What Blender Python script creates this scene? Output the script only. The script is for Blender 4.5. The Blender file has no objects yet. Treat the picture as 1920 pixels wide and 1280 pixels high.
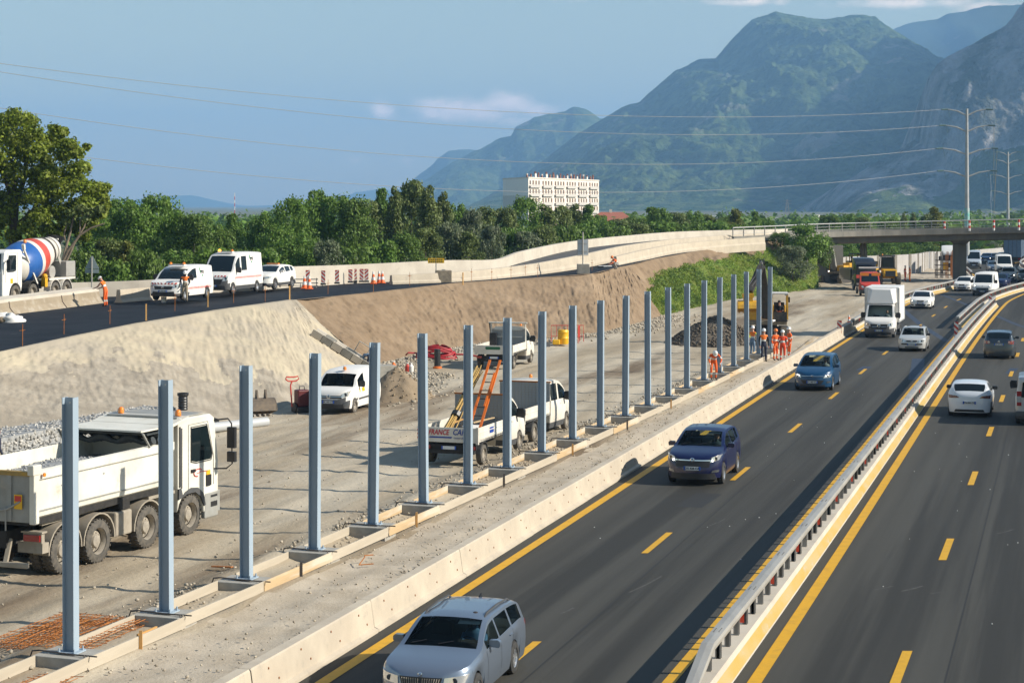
import bpy, bmesh, math, random
import numpy as np
from mathutils import Vector, Matrix, noise as mnoise

random.seed(7)
RNG = np.random.default_rng(11)
SC = bpy.context.scene
COL = SC.collection
R = math.radians

# ---------------------------------------------------------------- camera
CAM_H = 8.8          # metres above the carriageway (camera stands on a footbridge)
FPX = 3520.0         # focal length in pixels of the 1920 px wide photograph
HOR = 385.0          # picture row of the horizon
cam_data = bpy.data.cameras.new("camera")
cam = bpy.data.objects.new("camera", cam_data)
COL.objects.link(cam)
cam.location = (0.0, 0.0, CAM_H)
cam.rotation_euler = (R(90), 0, 0)
cam_data.sensor_width = 36.0
cam_data.lens = 36.0 * FPX / 1920.0
cam_data.shift_y = -(640.0 - HOR) / 1920.0
cam_data.clip_start = 0.5
cam_data.clip_end = 40000.0
SC.camera = cam

# ---------------------------------------------------------------- sky, sun, exposure
SUN_EL = R(31.0)
SUN_AZ = R(101.0)     # clockwise from +Y
sun_dir = Vector((math.sin(SUN_AZ) * math.cos(SUN_EL), math.cos(SUN_AZ) * math.cos(SUN_EL), math.sin(SUN_EL)))
sun_data = bpy.data.lights.new("sun", 'SUN')
sun_data.energy = 5.0
sun_data.angle = R(0.5)
sun_data.color = (1.0, 0.925, 0.80)
sun = bpy.data.objects.new("sun", sun_data)
COL.objects.link(sun)
sun.location = (60, -20, 80)
sun.rotation_euler = sun_dir.to_track_quat('Z', 'Y').to_euler()

world = bpy.data.worlds.new("World")
SC.world = world
world.use_nodes = True
wn, wl = world.node_tree.nodes, world.node_tree.links
wn.clear()
w_out = wn.new("ShaderNodeOutputWorld")
w_bg = wn.new("ShaderNodeBackground")
w_bg.inputs["Strength"].default_value = 0.078
w_sky = wn.new("ShaderNodeTexSky")
w_sky.sky_type = 'NISHITA'
w_sky.sun_disc = False
w_sky.sun_elevation = SUN_EL
w_sky.sun_rotation = SUN_AZ
w_sky.altitude = 200
w_sky.air_density = 1.4
w_sky.dust_density = 0.3
w_sky.ozone_density = 1.0

def wmath(op, a, b=None, c=None, clamp=False):
    n = wn.new("ShaderNodeMath"); n.operation = op; n.use_clamp = clamp
    for i, v in enumerate((a, b, c)):
        if v is None: continue
        if isinstance(v, (int, float)): n.inputs[i].default_value = v
        else: wl.new(v, n.inputs[i])
    return n.outputs[0]

# low fair-weather cumulus: a few soft banks plus noise, in sky directions (azimuth, elevation)
w_tc = wn.new("ShaderNodeTexCoord")
w_sep = wn.new("ShaderNodeSeparateXYZ"); wl.new(w_tc.outputs["Generated"], w_sep.inputs[0])
w_az = wmath('ARCTAN2', w_sep.outputs[0], w_sep.outputs[1])
w_el = wmath('ARCSINE', w_sep.outputs[2])
w_cmb = wn.new("ShaderNodeCombineXYZ")
wl.new(w_az, w_cmb.inputs[0]); wl.new(wmath('MULTIPLY', w_el, 1.5), w_cmb.inputs[1])
w_nz = wn.new("ShaderNodeTexNoise"); w_nz.inputs["Scale"].default_value = 75.0
w_nz.inputs["Detail"].default_value = 6.0; w_nz.inputs["Roughness"].default_value = 0.55
wl.new(w_cmb.outputs[0], w_nz.inputs["Vector"])
CLOUDS = [(880, 208, 135, 27, 1.0), (815, 205, 55, 25, 1.0), (950, 198, 70, 27, 1.0), (1010, 206, 60, 20, .8), (718, 209, 30, 21, .95), (960, 226, 50, 14, .75),
          (665, 300, 26, 11, .55), (770, 302, 38, 12, .5), (1400, 4, 110, 10, .7), (1700, 6, 160, 14, .75), (1080, 2, 120, 8, .35),
          (1860, 16, 80, 18, .7), (560, 215, 60, 10, .25), (300, 175, 160, 10, .15), (2150, 60, 200, 30, .6), (-300, 90, 220, 20, .35)]
w_sum = None
for (px, py, rx, ry, amp) in CLOUDS:
    az = math.atan((px - 960) / FPX); el = math.atan((HOR - py) / FPX * math.cos(az))
    dx = wmath('DIVIDE', wmath('SUBTRACT', w_az, az), rx / FPX)
    dy = wmath('DIVIDE', wmath('SUBTRACT', w_el, el), ry / FPX)
    r2 = wmath('ADD', wmath('MULTIPLY', dx, dx), wmath('MULTIPLY', dy, dy))
    g = wmath('MULTIPLY', wmath('POWER', 2.718, wmath('MULTIPLY', r2, -0.9)), amp)
    w_sum = g if w_sum is None else wmath('MAXIMUM', w_sum, g)
w_cl = wmath('MULTIPLY', wmath('SUBTRACT', wmath('ADD', w_sum, wmath('MULTIPLY', wmath('SUBTRACT', w_nz.outputs["Fac"], 0.5), 1.25)), 0.33), 1.5, clamp=True)
w_cl = wmath('MULTIPLY', wmath('MULTIPLY', w_cl, wmath('MULTIPLY', w_sum, 1.25, clamp=True)), 0.85)
w_mix = wn.new("ShaderNodeMix"); w_mix.data_type = 'RGBA'
wl.new(w_cl, w_mix.inputs["Factor"])
wl.new(w_sky.outputs[0], w_mix.inputs["A"])
CLOUD_RGB = (20.0, 15.0, 12.0, 1)
w_mix.inputs["B"].default_value = CLOUD_RGB
wl.new(w_mix.outputs["Result"], w_bg.inputs["Color"])
wl.new(w_bg.outputs[0], w_out.inputs["Surface"])

SC.view_settings.view_transform = 'Standard'
SC.view_settings.look = 'None'
SC.view_settings.gamma = 1.0
SC.view_settings.use_curve_mapping = False
SC.view_settings.exposure = 0.64
cy = SC.cycles
cy.use_denoising = True
cy.max_bounces = 6
cy.diffuse_bounces = 3
cy.glossy_bounces = 3
cy.transmission_bounces = 4
cy.transparent_max_bounces = 8
cy.volume_bounces = 1
cy.caustics_reflective = False
cy.caustics_refractive = False
cy.sample_clamp_indirect = 6.0

# ---------------------------------------------------------------- helpers
def at(px, py, z=0.0):
    """picture point of the 1920x1280 photograph at height z -> world point"""
    Y = FPX * (CAM_H - z) / (py - HOR)
    return Vector(((px - 960.0) / FPX * Y, Y, z))

def atY(px, py, Y):
    return Vector(((px - 960.0) / FPX * Y, Y, CAM_H - (py - HOR) / FPX * Y))

def lerp(a, b, t): return a + (b - a) * t

def interp(pts, x):
    if x <= pts[0][0]:
        (x0, y0), (x1, y1) = pts[0], pts[1]
        return y0 + (y1 - y0) / (x1 - x0) * (x - x0)
    for (x0, y0), (x1, y1) in zip(pts, pts[1:]):
        if x <= x1: return y0 + (y1 - y0) * (x - x0) / (x1 - x0)
    (x0, y0), (x1, y1) = pts[-2], pts[-1]
    return y1 + (y1 - y0) / (x1 - x0) * (x - x1)

def pchip(pts):
    xs = [p[0] for p in pts]; ys = [p[1] for p in pts]; n = len(xs)
    h = [xs[i+1]-xs[i] for i in range(n-1)]; d = [(ys[i+1]-ys[i])/h[i] for i in range(n-1)]
    m = [0.0]*n; m[0] = d[0]; m[-1] = d[-1]
    for i in range(1, n-1):
        if d[i-1]*d[i] > 0:
            w1, w2 = 2*h[i]+h[i-1], h[i]+2*h[i-1]
            m[i] = (w1+w2)/(w1/d[i-1]+w2/d[i])
    def f(x):
        if x <= xs[0]: return ys[0]
        if x >= xs[-1]: return ys[-1]
        i = 0
        while x > xs[i+1]: i += 1
        t = (x-xs[i])/h[i]; t2 = t*t; t3 = t2*t
        return (2*t3-3*t2+1)*ys[i]+(t3-2*t2+t)*h[i]*m[i]+(-2*t3+3*t2)*ys[i+1]+(t3-t2)*h[i]*m[i+1]
    return f

def _hash(ix, iy, seed):
    n = (ix.astype(np.int64) * 374761393 + iy.astype(np.int64) * 668265263 + seed * 974711) & 0x7fffffff
    n = ((n ^ (n >> 13)) * 1274126177) & 0x7fffffff
    n = (n ^ (n >> 16)) & 0xffff
    return n / 65535.0

def vnoise(x, y, seed=0):
    x = np.asarray(x, float); y = np.asarray(y, float)
    ix = np.floor(x); iy = np.floor(y); fx = x - ix; fy = y - iy
    fx = fx*fx*fx*(fx*(fx*6-15)+10); fy = fy*fy*fy*(fy*(fy*6-15)+10)
    a = _hash(ix, iy, seed); b = _hash(ix+1, iy, seed); c = _hash(ix, iy+1, seed); d = _hash(ix+1, iy+1, seed)
    return (a*(1-fx)+b*fx)*(1-fy)+(c*(1-fx)+d*fx)*fy

def fbm(x, y, octv=5, seed=0, gain=0.5, lac=2.03):
    s = 0; a = 1.0; t = 0
    for i in range(octv):
        s = s + a*vnoise(x, y, seed+i*17); t += a; a *= gain
        x = x*lac+3.1; y = y*lac+1.7
    return s/t

MATS = {}
def mat(name, c1, c2=None, scale=4.0, rough=0.6, metal=0.0, bump=0.0, bscale=30.0, bdist=0.02, coat=0.0, stretch=(1,1,1),
        lo=0.35, hi=0.65, rotz=0.0, spec=0.5, c3=None, c3scale=1.0, c3lo=.55, c3hi=.7, detail=8.0, island=0.0):
    if name in MATS: return MATS[name]
    m = bpy.data.materials.new(name); m.use_nodes = True; MATS[name] = m
    nt = m.node_tree; nodes, links = nt.nodes, nt.links
    bs = nodes["Principled BSDF"]
    bs.inputs["Roughness"].default_value = rough; bs.inputs["Metallic"].default_value = metal
    bs.inputs["Specular IOR Level"].default_value = spec
    bs.inputs["Coat Weight"].default_value = coat; bs.inputs["Coat Roughness"].default_value = 0.05
    bs.inputs["Base Color"].default_value = (*c1, 1)
    vec = None
    if c2 is not None or bump or c3 is not None:
        tc = nodes.new("ShaderNodeTexCoord"); mp = nodes.new("ShaderNodeMapping")
        mp.inputs["Rotation"].default_value = (0, 0, rotz); m2 = nodes.new("ShaderNodeMapping"); m2.inputs["Scale"].default_value = stretch
        links.new(tc.outputs["Object"], mp.inputs["Vector"]); links.new(mp.outputs[0], m2.inputs["Vector"]); vec = m2.outputs[0]; raw = tc.outputs["Object"]
    col = None
    def nz(sc, det=detail, v=None):
        n = nodes.new("ShaderNodeTexNoise"); n.inputs["Scale"].default_value = sc; n.inputs["Detail"].default_value = det
        n.inputs["Roughness"].default_value = 0.62
        links.new(v or vec, n.inputs["Vector"]); return n.outputs["Fac"]
    def ramp(f, a, b):
        r = nodes.new("ShaderNodeMapRange"); r.inputs["From Min"].default_value = a; r.inputs["From Max"].default_value = b
        r.interpolation_type = 'SMOOTHSTEP'
        links.new(f, r.inputs["Value"]); return r.outputs[0]
    def mix(f, a, b):
        x = nodes.new("ShaderNodeMix"); x.data_type = 'RGBA'; links.new(f, x.inputs["Factor"])
        for s, v in (("A", a), ("B", b)):
            if isinstance(v, tuple): x.inputs[s].default_value = (*v, 1)
            else: links.new(v, x.inputs[s])
        return x.outputs["Result"]
    if c2 is not None: col = mix(ramp(nz(scale), lo, hi), c1, c2)
    if c3 is not None: col = mix(ramp(nz(c3scale), c3lo, c3hi), col if col is not None else c1, c3)
    if island:
        g = nodes.new("ShaderNodeNewGeometry"); h = nodes.new("ShaderNodeHueSaturation")
        mr = nodes.new("ShaderNodeMapRange"); mr.inputs["To Min"].default_value = 1-island; mr.inputs["To Max"].default_value = 1+island
        links.new(g.outputs["Random Per Island"], mr.inputs["Value"]); links.new(mr.outputs[0], h.inputs["Value"])
        if col is not None: links.new(col, h.inputs["Color"])
        else: h.inputs["Color"].default_value = (*c1, 1)
        col = h.outputs[0]
    if col is not None: links.new(col, bs.inputs["Base Color"])
    if bump:
        b = nodes.new("ShaderNodeBump"); b.inputs["Strength"].default_value = bump; b.inputs["Distance"].default_value = bdist
        links.new(nz(bscale, 6.0, raw), b.inputs["Height"]); links.new(b.outputs[0], bs.inputs["Normal"])
    return m

def emis(name, col, strength):
    if name in MATS: return MATS[name]
    m = mat(name, col, rough=.3); bs = m.node_tree.nodes["Principled BSDF"]
    bs.inputs["Emission Color"].default_value = (*col, 1); bs.inputs["Emission Strength"].default_value = strength
    return m

class MB:
    """collects shapes, builds ONE mesh object"""
    def __init__(s): s.v = []; s.f = []; s.m = []; s.mi = 0
    def raw(s, verts, faces, mi=None):
        o = len(s.v); s.v += [tuple(p) for p in verts]
        for f in faces: s.f.append(tuple(i+o for i in f)); s.m.append(s.mi if mi is None else mi)
        return s
    def hexa(s, p, mi=None):   # 4 bottom, 4 top
        return s.raw(p, [(3,2,1,0),(4,5,6,7),(0,1,5,4),(1,2,6,5),(2,3,7,6),(3,0,4,7)], mi)
    def box(s, x0, x1, y0, y1, z0, z1, mi=None):
        return s.hexa([(x0,y0,z0),(x1,y0,z0),(x1,y1,z0),(x0,y1,z0),(x0,y0,z1),(x1,y0,z1),(x1,y1,z1),(x0,y1,z1)], mi)
    def bar(s, a, b, w, h=None, up=(0,0,1), mi=None):
        a = Vector(a); b = Vector(b); h = w if h is None else h
        d = (b-a).normalized(); u = Vector(up)
        if abs(d.dot(u)) > .97: u = Vector((1,0,0))
        sd = d.cross(u).normalized()*w/2; uu = sd.cross(d).normalized()*h/2
        return s.hexa([a-sd-uu, a+sd-uu, b+sd-uu, b-sd-uu, a-sd+uu, a+sd+uu, b+sd+uu, b-sd+uu], mi)
    def cyl(s, a, b, r0, r1=None, n=12, caps=True, mi=None):
        return s.tube([a, b], [r0, r0 if r1 is None else r1], n, caps, mi)
    def tube(s, pts, r, n=8, caps=True, mi=None):
        pts = [Vector(p) for p in pts]; k = len(pts)
        rr = r if isinstance(r, (list, tuple)) else [r]*k
        rings = []; prev = None
        for i, p in enumerate(pts):
            d = (pts[min(i+1,k-1)]-pts[max(i-1,0)]).normalized()
            if prev is None:
                u = Vector((0,0,1)) if abs(d.z) < .9 else Vector((1,0,0))
                u = (u-d*u.dot(d)).normalized()
            else:
                u = prev-d*prev.dot(d)
                u = u.normalized() if u.length > 1e-6 else prev
            prev = u; w = d.cross(u)
            rings.append([p+(u*math.cos(2*math.pi*j/n)+w*math.sin(2*math.pi*j/n))*rr[i] for j in range(n)])
        return s.loft(rings, True, caps, mi)
    def loft(s, rings, closed=True, caps=True, mi=None):
        n = len(rings[0]); v = [p for r in rings for p in r]; f = []
        for i in range(len(rings)-1):
            for j in range(n if closed else n-1):
                a = i*n+j; b = i*n+(j+1) % n
                f.append((a, b, b+n, a+n))
        if caps and closed:
            f.append(tuple(range(n))[::-1]); f.append(tuple((len(rings)-1)*n+j for j in range(n)))
        return s.raw(v, f, mi)
    def lathe(s, prof, origin=(0,0,0), axis=(0,0,1), n=20, mi=None, closed=False):
        o = Vector(origin); d = Vector(axis).normalized()
        u = Vector((0,0,1)) if abs(d.z) < .9 else Vector((1,0,0)); u = (u-d*u.dot(d)).normalized(); w = d.cross(u)
        rings = [[o+d*h+(u*math.cos(2*math.pi*j/n)+w*math.sin(2*math.pi*j/n))*max(r,1e-4) for j in range(n)] for (r, h) in prof]
        if closed: rings.append(rings[0])
        return s.loft(rings, True, not closed, mi)
    def prism(s, poly, a0, a1, axis='x', mi=None):
        def P(p, a):
            return {'x': (a, p[0], p[1]), 'y': (p[0], a, p[1]), 'z': (p[0], p[1], a)}[axis]
        n = len(poly)
        return s.raw([P(p, a0) for p in poly]+[P(p, a1) for p in poly],
                     [tuple(range(n))[::-1], tuple(range(n, 2*n))]+[(i, (i+1) % n, n+(i+1) % n, n+i) for i in range(n)], mi)
    def sphere(s, c, r, n=10, k=6, mi=None, sq=(1,1,1)):
        c = Vector(c); rings = []
        for i in range(k+1):
            t = math.pi*i/k; rr = math.sin(t)*r+1e-5; z = -math.cos(t)*r
            rings.append([c+Vector((rr*math.cos(2*math.pi*j/n)*sq[0], rr*math.sin(2*math.pi*j/n)*sq[1], z*sq[2])) for j in range(n)])
        return s.loft(rings, True, True, mi)
    def build(s, name, mats, parent=None, smooth=None, bevel=0.0, recalc=True):
        me = bpy.data.meshes.new(name); me.from_pydata(s.v, [], s.f)
        for m in (mats if isinstance(mats, (list, tuple)) else [mats]): me.materials.append(m)
        if any(s.m): me.polygons.foreach_set("material_index", s.m)
        if recalc:
            bm = bmesh.new(); bm.from_mesh(me); bmesh.ops.recalc_face_normals(bm, faces=bm.faces); bm.to_mesh(me); bm.free()
        if smooth is not None:
            me.polygons.foreach_set("use_smooth", [True]*len(me.polygons)); me.set_sharp_from_angle(angle=R(smooth))
        me.update()
        o = bpy.data.objects.new(name, me); COL.objects.link(o)
        if parent is not None: o.parent = parent
        if bevel:
            b = o.modifiers.new("bevel", 'BEVEL'); b.width = bevel; b.segments = 2; b.limit_method = 'ANGLE'; b.angle_limit = R(40)
        return o

def np_mesh(name, verts, quads, mats, parent=None, smooth=False, mat_idx=None):
    me = bpy.data.meshes.new(name)
    verts = np.asarray(verts, np.float32); quads = np.asarray(quads, np.int32)
    k = quads.shape[1]
    me.vertices.add(len(verts)); me.vertices.foreach_set("co", verts.ravel())
    me.loops.add(quads.size); me.loops.foreach_set("vertex_index", quads.ravel())
    me.polygons.add(len(quads)); me.polygons.foreach_set("loop_start", np.arange(0, quads.size, k, dtype=np.int32))
    me.polygons.foreach_set("loop_total", np.full(len(quads), k, np.int32))
    for m in (mats if isinstance(mats, (list, tuple)) else [mats]): me.materials.append(m)
    if mat_idx is not None: me.polygons.foreach_set("material_index", np.asarray(mat_idx, np.int32))
    if smooth: me.polygons.foreach_set("use_smooth", [True]*len(quads))
    me.update(calc_edges=True); me.validate()
    o = bpy.data.objects.new(name, me); COL.objects.link(o)
    if parent is not None: o.parent = parent
    return o

def grid_mesh(name, P, mats, parent=None, smooth=True, mat_idx=None):
    """P: (nu, nv, 3) array of points"""
    nu, nv = P.shape[:2]
    i = np.arange(nu*nv).reshape(nu, nv)
    q = np.stack([i[:-1,:-1], i[1:,:-1], i[1:,1:], i[:-1,1:]], -1).reshape(-1, 4)
    return np_mesh(name, P.reshape(-1, 3), q, mats, parent, smooth, mat_idx)

def tag(o, label=None, cat=None, group=None, kind=None):
    if label: o["label"] = label
    if cat: o["category"] = cat
    if group: o["group"] = group
    if kind: o["kind"] = kind
    return o

def thing(name, label, cat, loc=(0,0,0), rz=0.0, group=None, rot=None):
    o = bpy.data.objects.new(name, None); COL.objects.link(o)
    o.empty_display_size = .3
    o.location = loc; o.rotation_euler = rot if rot else (0, 0, rz)
    return tag(o, label, cat, group)

def part_empty(name, parent, loc=(0,0,0), rot=(0,0,0)):
    o = bpy.data.objects.new(name, None); COL.objects.link(o); o.parent = parent
    o.empty_display_size = .1; o.location = loc; o.rotation_euler = rot
    return o

def dup(o, parent=None):
    """copy of a thing with its parts and sub-parts (shared meshes)"""
    c = o.copy(); COL.objects.link(c)
    if parent is not None: c.parent = parent
    for ch in KIDS(o): dup(ch, c)
    return c
def KIDS(o): return list(o.children)

def text_mesh(s, size, name, m, parent=None, depth=0.004, shear=0.0, bold=0.0, align='CENTER'):
    cu = bpy.data.curves.new(name, 'FONT'); cu.body = s; cu.size = size; cu.align_x = align; cu.align_y = 'CENTER'
    cu.extrude = depth; cu.shear = shear; cu.offset = bold; cu.resolution_u = 2
    t = bpy.data.objects.new(name, cu); COL.objects.link(t)
    bpy.context.view_layer.update()
    dg = bpy.context.evaluated_depsgraph_get()
    me = bpy.data.meshes.new_from_object(t.evaluated_get(dg)); me.materials.clear(); me.materials.append(m)
    bpy.data.objects.remove(t); bpy.data.curves.remove(cu)
    o = bpy.data.objects.new(name, me); COL.objects.link(o)
    if parent is not None: o.parent = parent
    return o

def head(dx, dy): return math.atan2(-dx, dy)

ORD = "first second third fourth fifth sixth seventh eighth ninth tenth eleventh twelfth thirteenth fourteenth fifteenth sixteenth seventeenth eighteenth nineteenth twentieth twenty-first twenty-second twenty-third twenty-fourth twenty-fifth twenty-sixth twenty-seventh twenty-eighth twenty-ninth thirtieth".split()

# road reference: centre of the yellow line right of the median, X as a function of Y
REF = [(0,-5.83),(34.6,4.46),(165,43.25),(172,45.5),(185,50.3),(200,56.4),(220,63.2),(240,67.6),(258,71.0),(280,77.2),(300,85.0),(330,98),(430,142),(700,262)]
_ref = pchip(REF)
def refx(Y): return _ref(Y) if Y > 0 else -5.83+.2974*Y
def leftx(Y): return refx(Y)-(7.97+(min(max(Y,20),165)-34.6)*.0055)
ROAD = head(.285, .9585)      # heading of traffic going away
# ================================================================ materials of the ground
RD = math.atan2(.2974, 1.0)
def asphalt_mat(name, base, streaks=True):
    if name in MATS: return MATS[name]
    m = mat(name, base, tuple(c*1.55 for c in base), scale=.8, rough=.78, bump=.6, bscale=45, bdist=.012, rotz=RD, stretch=(1.0,.018,1), spec=.3, c3=tuple(c*.72 for c in base), c3scale=.55, c3lo=.5, c3hi=.62)
    return m
M_ASPH = asphalt_mat("asphalt_worn", (.040,.038,.032))
M_NEWASPH = mat("asphalt_fresh", (.009,.012,.017), (.019,.023,.029), scale=.5, spec=.15, rough=.75, bump=.3, bscale=40, bdist=.015, c3=(.10,.10,.10), c3scale=.9, c3lo=.62, c3hi=.78)
M_YEL = mat("road_paint_yellow", (.62,.33,.004), (.50,.27,.01), scale=3.0, rough=.6, lo=.4, hi=.75, c3=(.30,.17,.02), c3scale=9, c3lo=.62, c3hi=.8)
M_CONC = mat("concrete_precast", (.50,.435,.34), (.43,.37,.29), scale=.9, rough=.85, bump=.12, bscale=25, c3=(.36,.32,.26), c3scale=3.5, c3lo=.58, c3hi=.78, spec=.3)
M_CONCW = mat("concrete_pale", (.54,.49,.41), (.46,.41,.34), scale=.5, rough=.85, bump=.12, bscale=20, c3=(.40,.36,.3), c3scale=2.0, c3lo=.58, c3hi=.78, spec=.3)
M_CONCG = mat("concrete_grey", (.33,.31,.27), (.25,.24,.21), scale=2.0, rough=.9, bump=.2, bscale=30, spec=.3)
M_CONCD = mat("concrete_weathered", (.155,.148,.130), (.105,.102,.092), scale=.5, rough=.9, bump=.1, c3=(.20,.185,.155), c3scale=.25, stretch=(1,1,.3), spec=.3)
M_DIRT = mat("site_dirt", (.47,.41,.315), (.33,.27,.19), scale=.24, rough=.95, bump=.6, bscale=6.0, bdist=.06, rotz=RD, stretch=(1.3,.16,1),
             c3=(.175,.13,.085), c3scale=.14, c3lo=.50, c3hi=.66, spec=.15)
M_PALE = mat("sandy_fill", (.49,.42,.30), (.42,.355,.26), scale=.5, rough=.95, bump=.5, bscale=7, bdist=.05, c3=(.40,.345,.265), c3scale=.16, c3lo=.45, c3hi=.62, spec=.1)
M_GRAVELSL = mat("stony_fill", (.385,.335,.265), (.29,.25,.195), scale=.8, rough=.95, bump=.6, bscale=9, bdist=.06, spec=.1)
M_BROWN = mat("brown_soil", (.255,.185,.12), (.205,.145,.092), scale=.7, rough=.95, bump=.6, bscale=6, bdist=.06, c3=(.30,.22,.145), c3scale=.12, spec=.1)
M_GRASSB = mat("bank_turf", (.10,.16,.026), (.15,.17,.04), scale=.8, rough=.9, bump=.6, bscale=8, bdist=.06, c3=(.17,.12,.06), c3scale=.25, c3lo=.62, c3hi=.75, spec=.15)
M_FIELD = mat("field", (.10,.12,.05), (.14,.12,.07), scale=.02, rough=.95)

g = MB(); g.raw([(-6000,-300,-.35),(9000,-300,-.35),(9000,14000,-.35),(-6000,14000,-.35)], [(0,1,2,3)])
tag(g.build("ground", M_FIELD), "flat valley floor under the whole scene", "ground", kind="structure")

# ================================================================ post row geometry (needed for the berm)
def post_pos(i):
    Y = 35.75+3.50*i+.0138*i*i
    X = -8.4+.3253*(Y-35.75)-.000273*(Y-35.75)*(Y-68.3)
    return X, Y
def postx(Y): return -8.4+.3253*(Y-35.75)-.000273*(Y-35.75)*(Y-68.3)

# ================================================================ crest / toe of the embankment, from left to far right
PALE = [(at(-420,730,2.7), at(-420,862,1.05)), (at(-200,696,2.8), at(-200,826,1.05)), (at(0,660,2.9), at(0,800,1.05)), (at(130,632,3.0), at(150,779,1.05)),
        (at(250,608,3.1), at(300,757,1.0)), (at(335,594,3.16), at(352,768,.5)), (at(400,583,3.2), at(430,792,-.03)), (at(470,573,3.3), at(520,768,-.03)),
        (at(545,562.5,3.36), at(610,732,-.03)), (at(556,562,3.37), at(690,690,-.03))]
BROWN = [PALE[-1], (at(630,555,3.38), at(735,676,-.03)), (at(700,548,3.4), at(780,665,-.03)), (at(860,530,3.45), at(890,645,-.03)), (at(1000,521,3.5), at(1010,637,-.03)),
         (at(1110,513,3.6), at(1120,625,-.03)), (at(1165,500,3.75), at(1190,608,-.03)), (at(1182,497,3.8), at(1240,592,-.03))]
GRASS = [BROWN[-1], (at(1230,485,3.95), at(1275,582,-.03)), (at(1300,472,4.2), at(1345,567,-.03)), (at(1380,460,4.6), at(1425,554,-.03)),
         (at(1440,452,4.85), at(1500,546,-.03)), (at(1530,449,5.0), at(1535,539,-.03))]

def resample(pairs, n):
    d = [0]
    for a, b in zip(pairs, pairs[1:]): d.append(d[-1]+(b[0]-a[0]).length*.5+(b[1]-a[1]).length*.5)
    out = []
    for k in range(n):
        t = d[-1]*k/(n-1)
        i = max(j for j in range(len(d)-1) if d[j] <= t+1e-9)
        u = (t-d[i])/(d[i+1]-d[i])
        out.append((pairs[i][0].lerp(pairs[i+1][0], u), pairs[i][1].lerp(pairs[i+1][1], u)))
    return out, d[-1]

def BARE(q): return np.interp(q, [0, .12, .3, .55, .8, 1], [.52, .30, .20, .20, .20, .05])
def slope(name, pairs, nu, nv, m, label, amp, rill, seed, overhang=0.25):
    pr, L = resample(pairs, nu)
    P = np.zeros((nu, nv, 3))
    u = np.linspace(0, L, nu)[:, None]*np.ones((1, nv)); v = np.linspace(-overhang, 1.06, nv)[None, :]*np.ones((nu, 1))
    for k, (c, t) in enumerate(pr):
        for j in range(nv):
            w = v[k, j]; 
            if w < 0: P[k, j] = (c.x+(c.x-t.x)*(-w)*.15, c.y+(c.y-t.y)*(-w)*.15, c.z)
            else: P[k, j] = c.lerp(t, w)
    ww = np.clip(v, 0, 1)
    prof = np.sin(ww*np.pi)
    lean = u-ww*1.5
    h = (fbm(u*.5, v*3, 6, seed, .6)-.5)*amp*1.5 + (np.abs(fbm(lean*2.6, v*1.8, 5, seed+5, .65)-.5)*2-.3)*rill + (fbm(u*5, v*16, 4, seed+9, .7)-.5)*.10
    h = h*np.clip(prof*3, 0.08, 1)
    P[:, :, 2] += h
    P[:, :, 1] -= h*.45
    if name == "embankment" and m is M_PALE:
        uu = u[:-1,:-1]; vv = v[:-1,:-1]; idx = (vv+(fbm(uu*.35-vv*2, vv*4, 4, 77)-.5)*.7 > .40+.75*(uu/L)**2.5).astype(int).ravel()
        return tag(grid_mesh(name, P, [m, M_GRAVELSL], mat_idx=idx), label, "embankment", kind="structure")
    if name == "grass_bank":
        uu = u[:-1,:-1]; vv = v[:-1,:-1]; idx = (vv < BARE(uu/L)+(fbm(uu*.5, vv*6, 4, 78)-.5)*.35).astype(int).ravel()
        return tag(grid_mesh(name, P, [m, M_BROWN], mat_idx=idx), label, "embankment", kind="structure")
    return tag(grid_mesh(name, P, m), label, "embankment", kind="structure")

slope("embankment", PALE, 300, 110, M_PALE, "pale sandy fill slope below the fresh asphalt ramp", .12, .06, 3)
slope("embankment", BROWN, 320, 90, M_BROWN, "brown soil slope below the ramp behind the white tipper", .25, .17, 9)
slope("grass_bank", GRASS, 120, 50, M_GRASSB, "green grassy bank rising to the bridge end", .5, .2, 15)

# site ground: dirt between the toe of the slopes and the concrete barrier
TOE = sorted([(t.y, t.x) for _, t in PALE[3:]+BROWN[1:]+GRASS[1:]])
TOE = [(18, -26), (40, -22), (58, -18.5)]+[p for p in TOE if p[0] > 66]
tmp = [TOE[0]]
for p in TOE[1:]:
    if p[0] > tmp[-1][0]+.3: tmp.append(p)
TOE = tmp+[(225, 42), (262, 50)]
Ys = np.concatenate([np.arange(18, 130, .45), np.arange(130, 262, 1.0)])
nv = 110
P = np.zeros((len(Ys), nv, 3))
for k, Y in enumerate(Ys):
    x0 = interp(TOE, Y)-3.0; x1 = leftx(Y)-.72
    x0 = min(x0, x1-3)
    xs = np.linspace(x0, x1, nv)
    P[k, :, 0] = xs; P[k, :, 1] = Y
x, y = P[:, :, 0], P[:, :, 1]
px_ = -8.4+.3253*(y-35.75)-.000273*(y-35.75)*(y-68.3)
dpost = x-px_
along = y+.3*x; across = x-.3*y
z = (fbm(x*.35, y*.35, 5, 21)-.5)*.22 + (fbm(across*1.6, along*.10, 3, 33)-.5)*.10 + (fbm(x*1.9, y*1.9, 3, 41)-.5)*.05
berm = np.exp(-((dpost+1.0)/.55)**2)*.17*(fbm(x*.5, y*.5, 3, 51)*1.5) + np.clip(1-np.abs(dpost-.2)/1.6, 0, 1)*.06
z = z+np.where(y < 118, berm, 0)-.02
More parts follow.
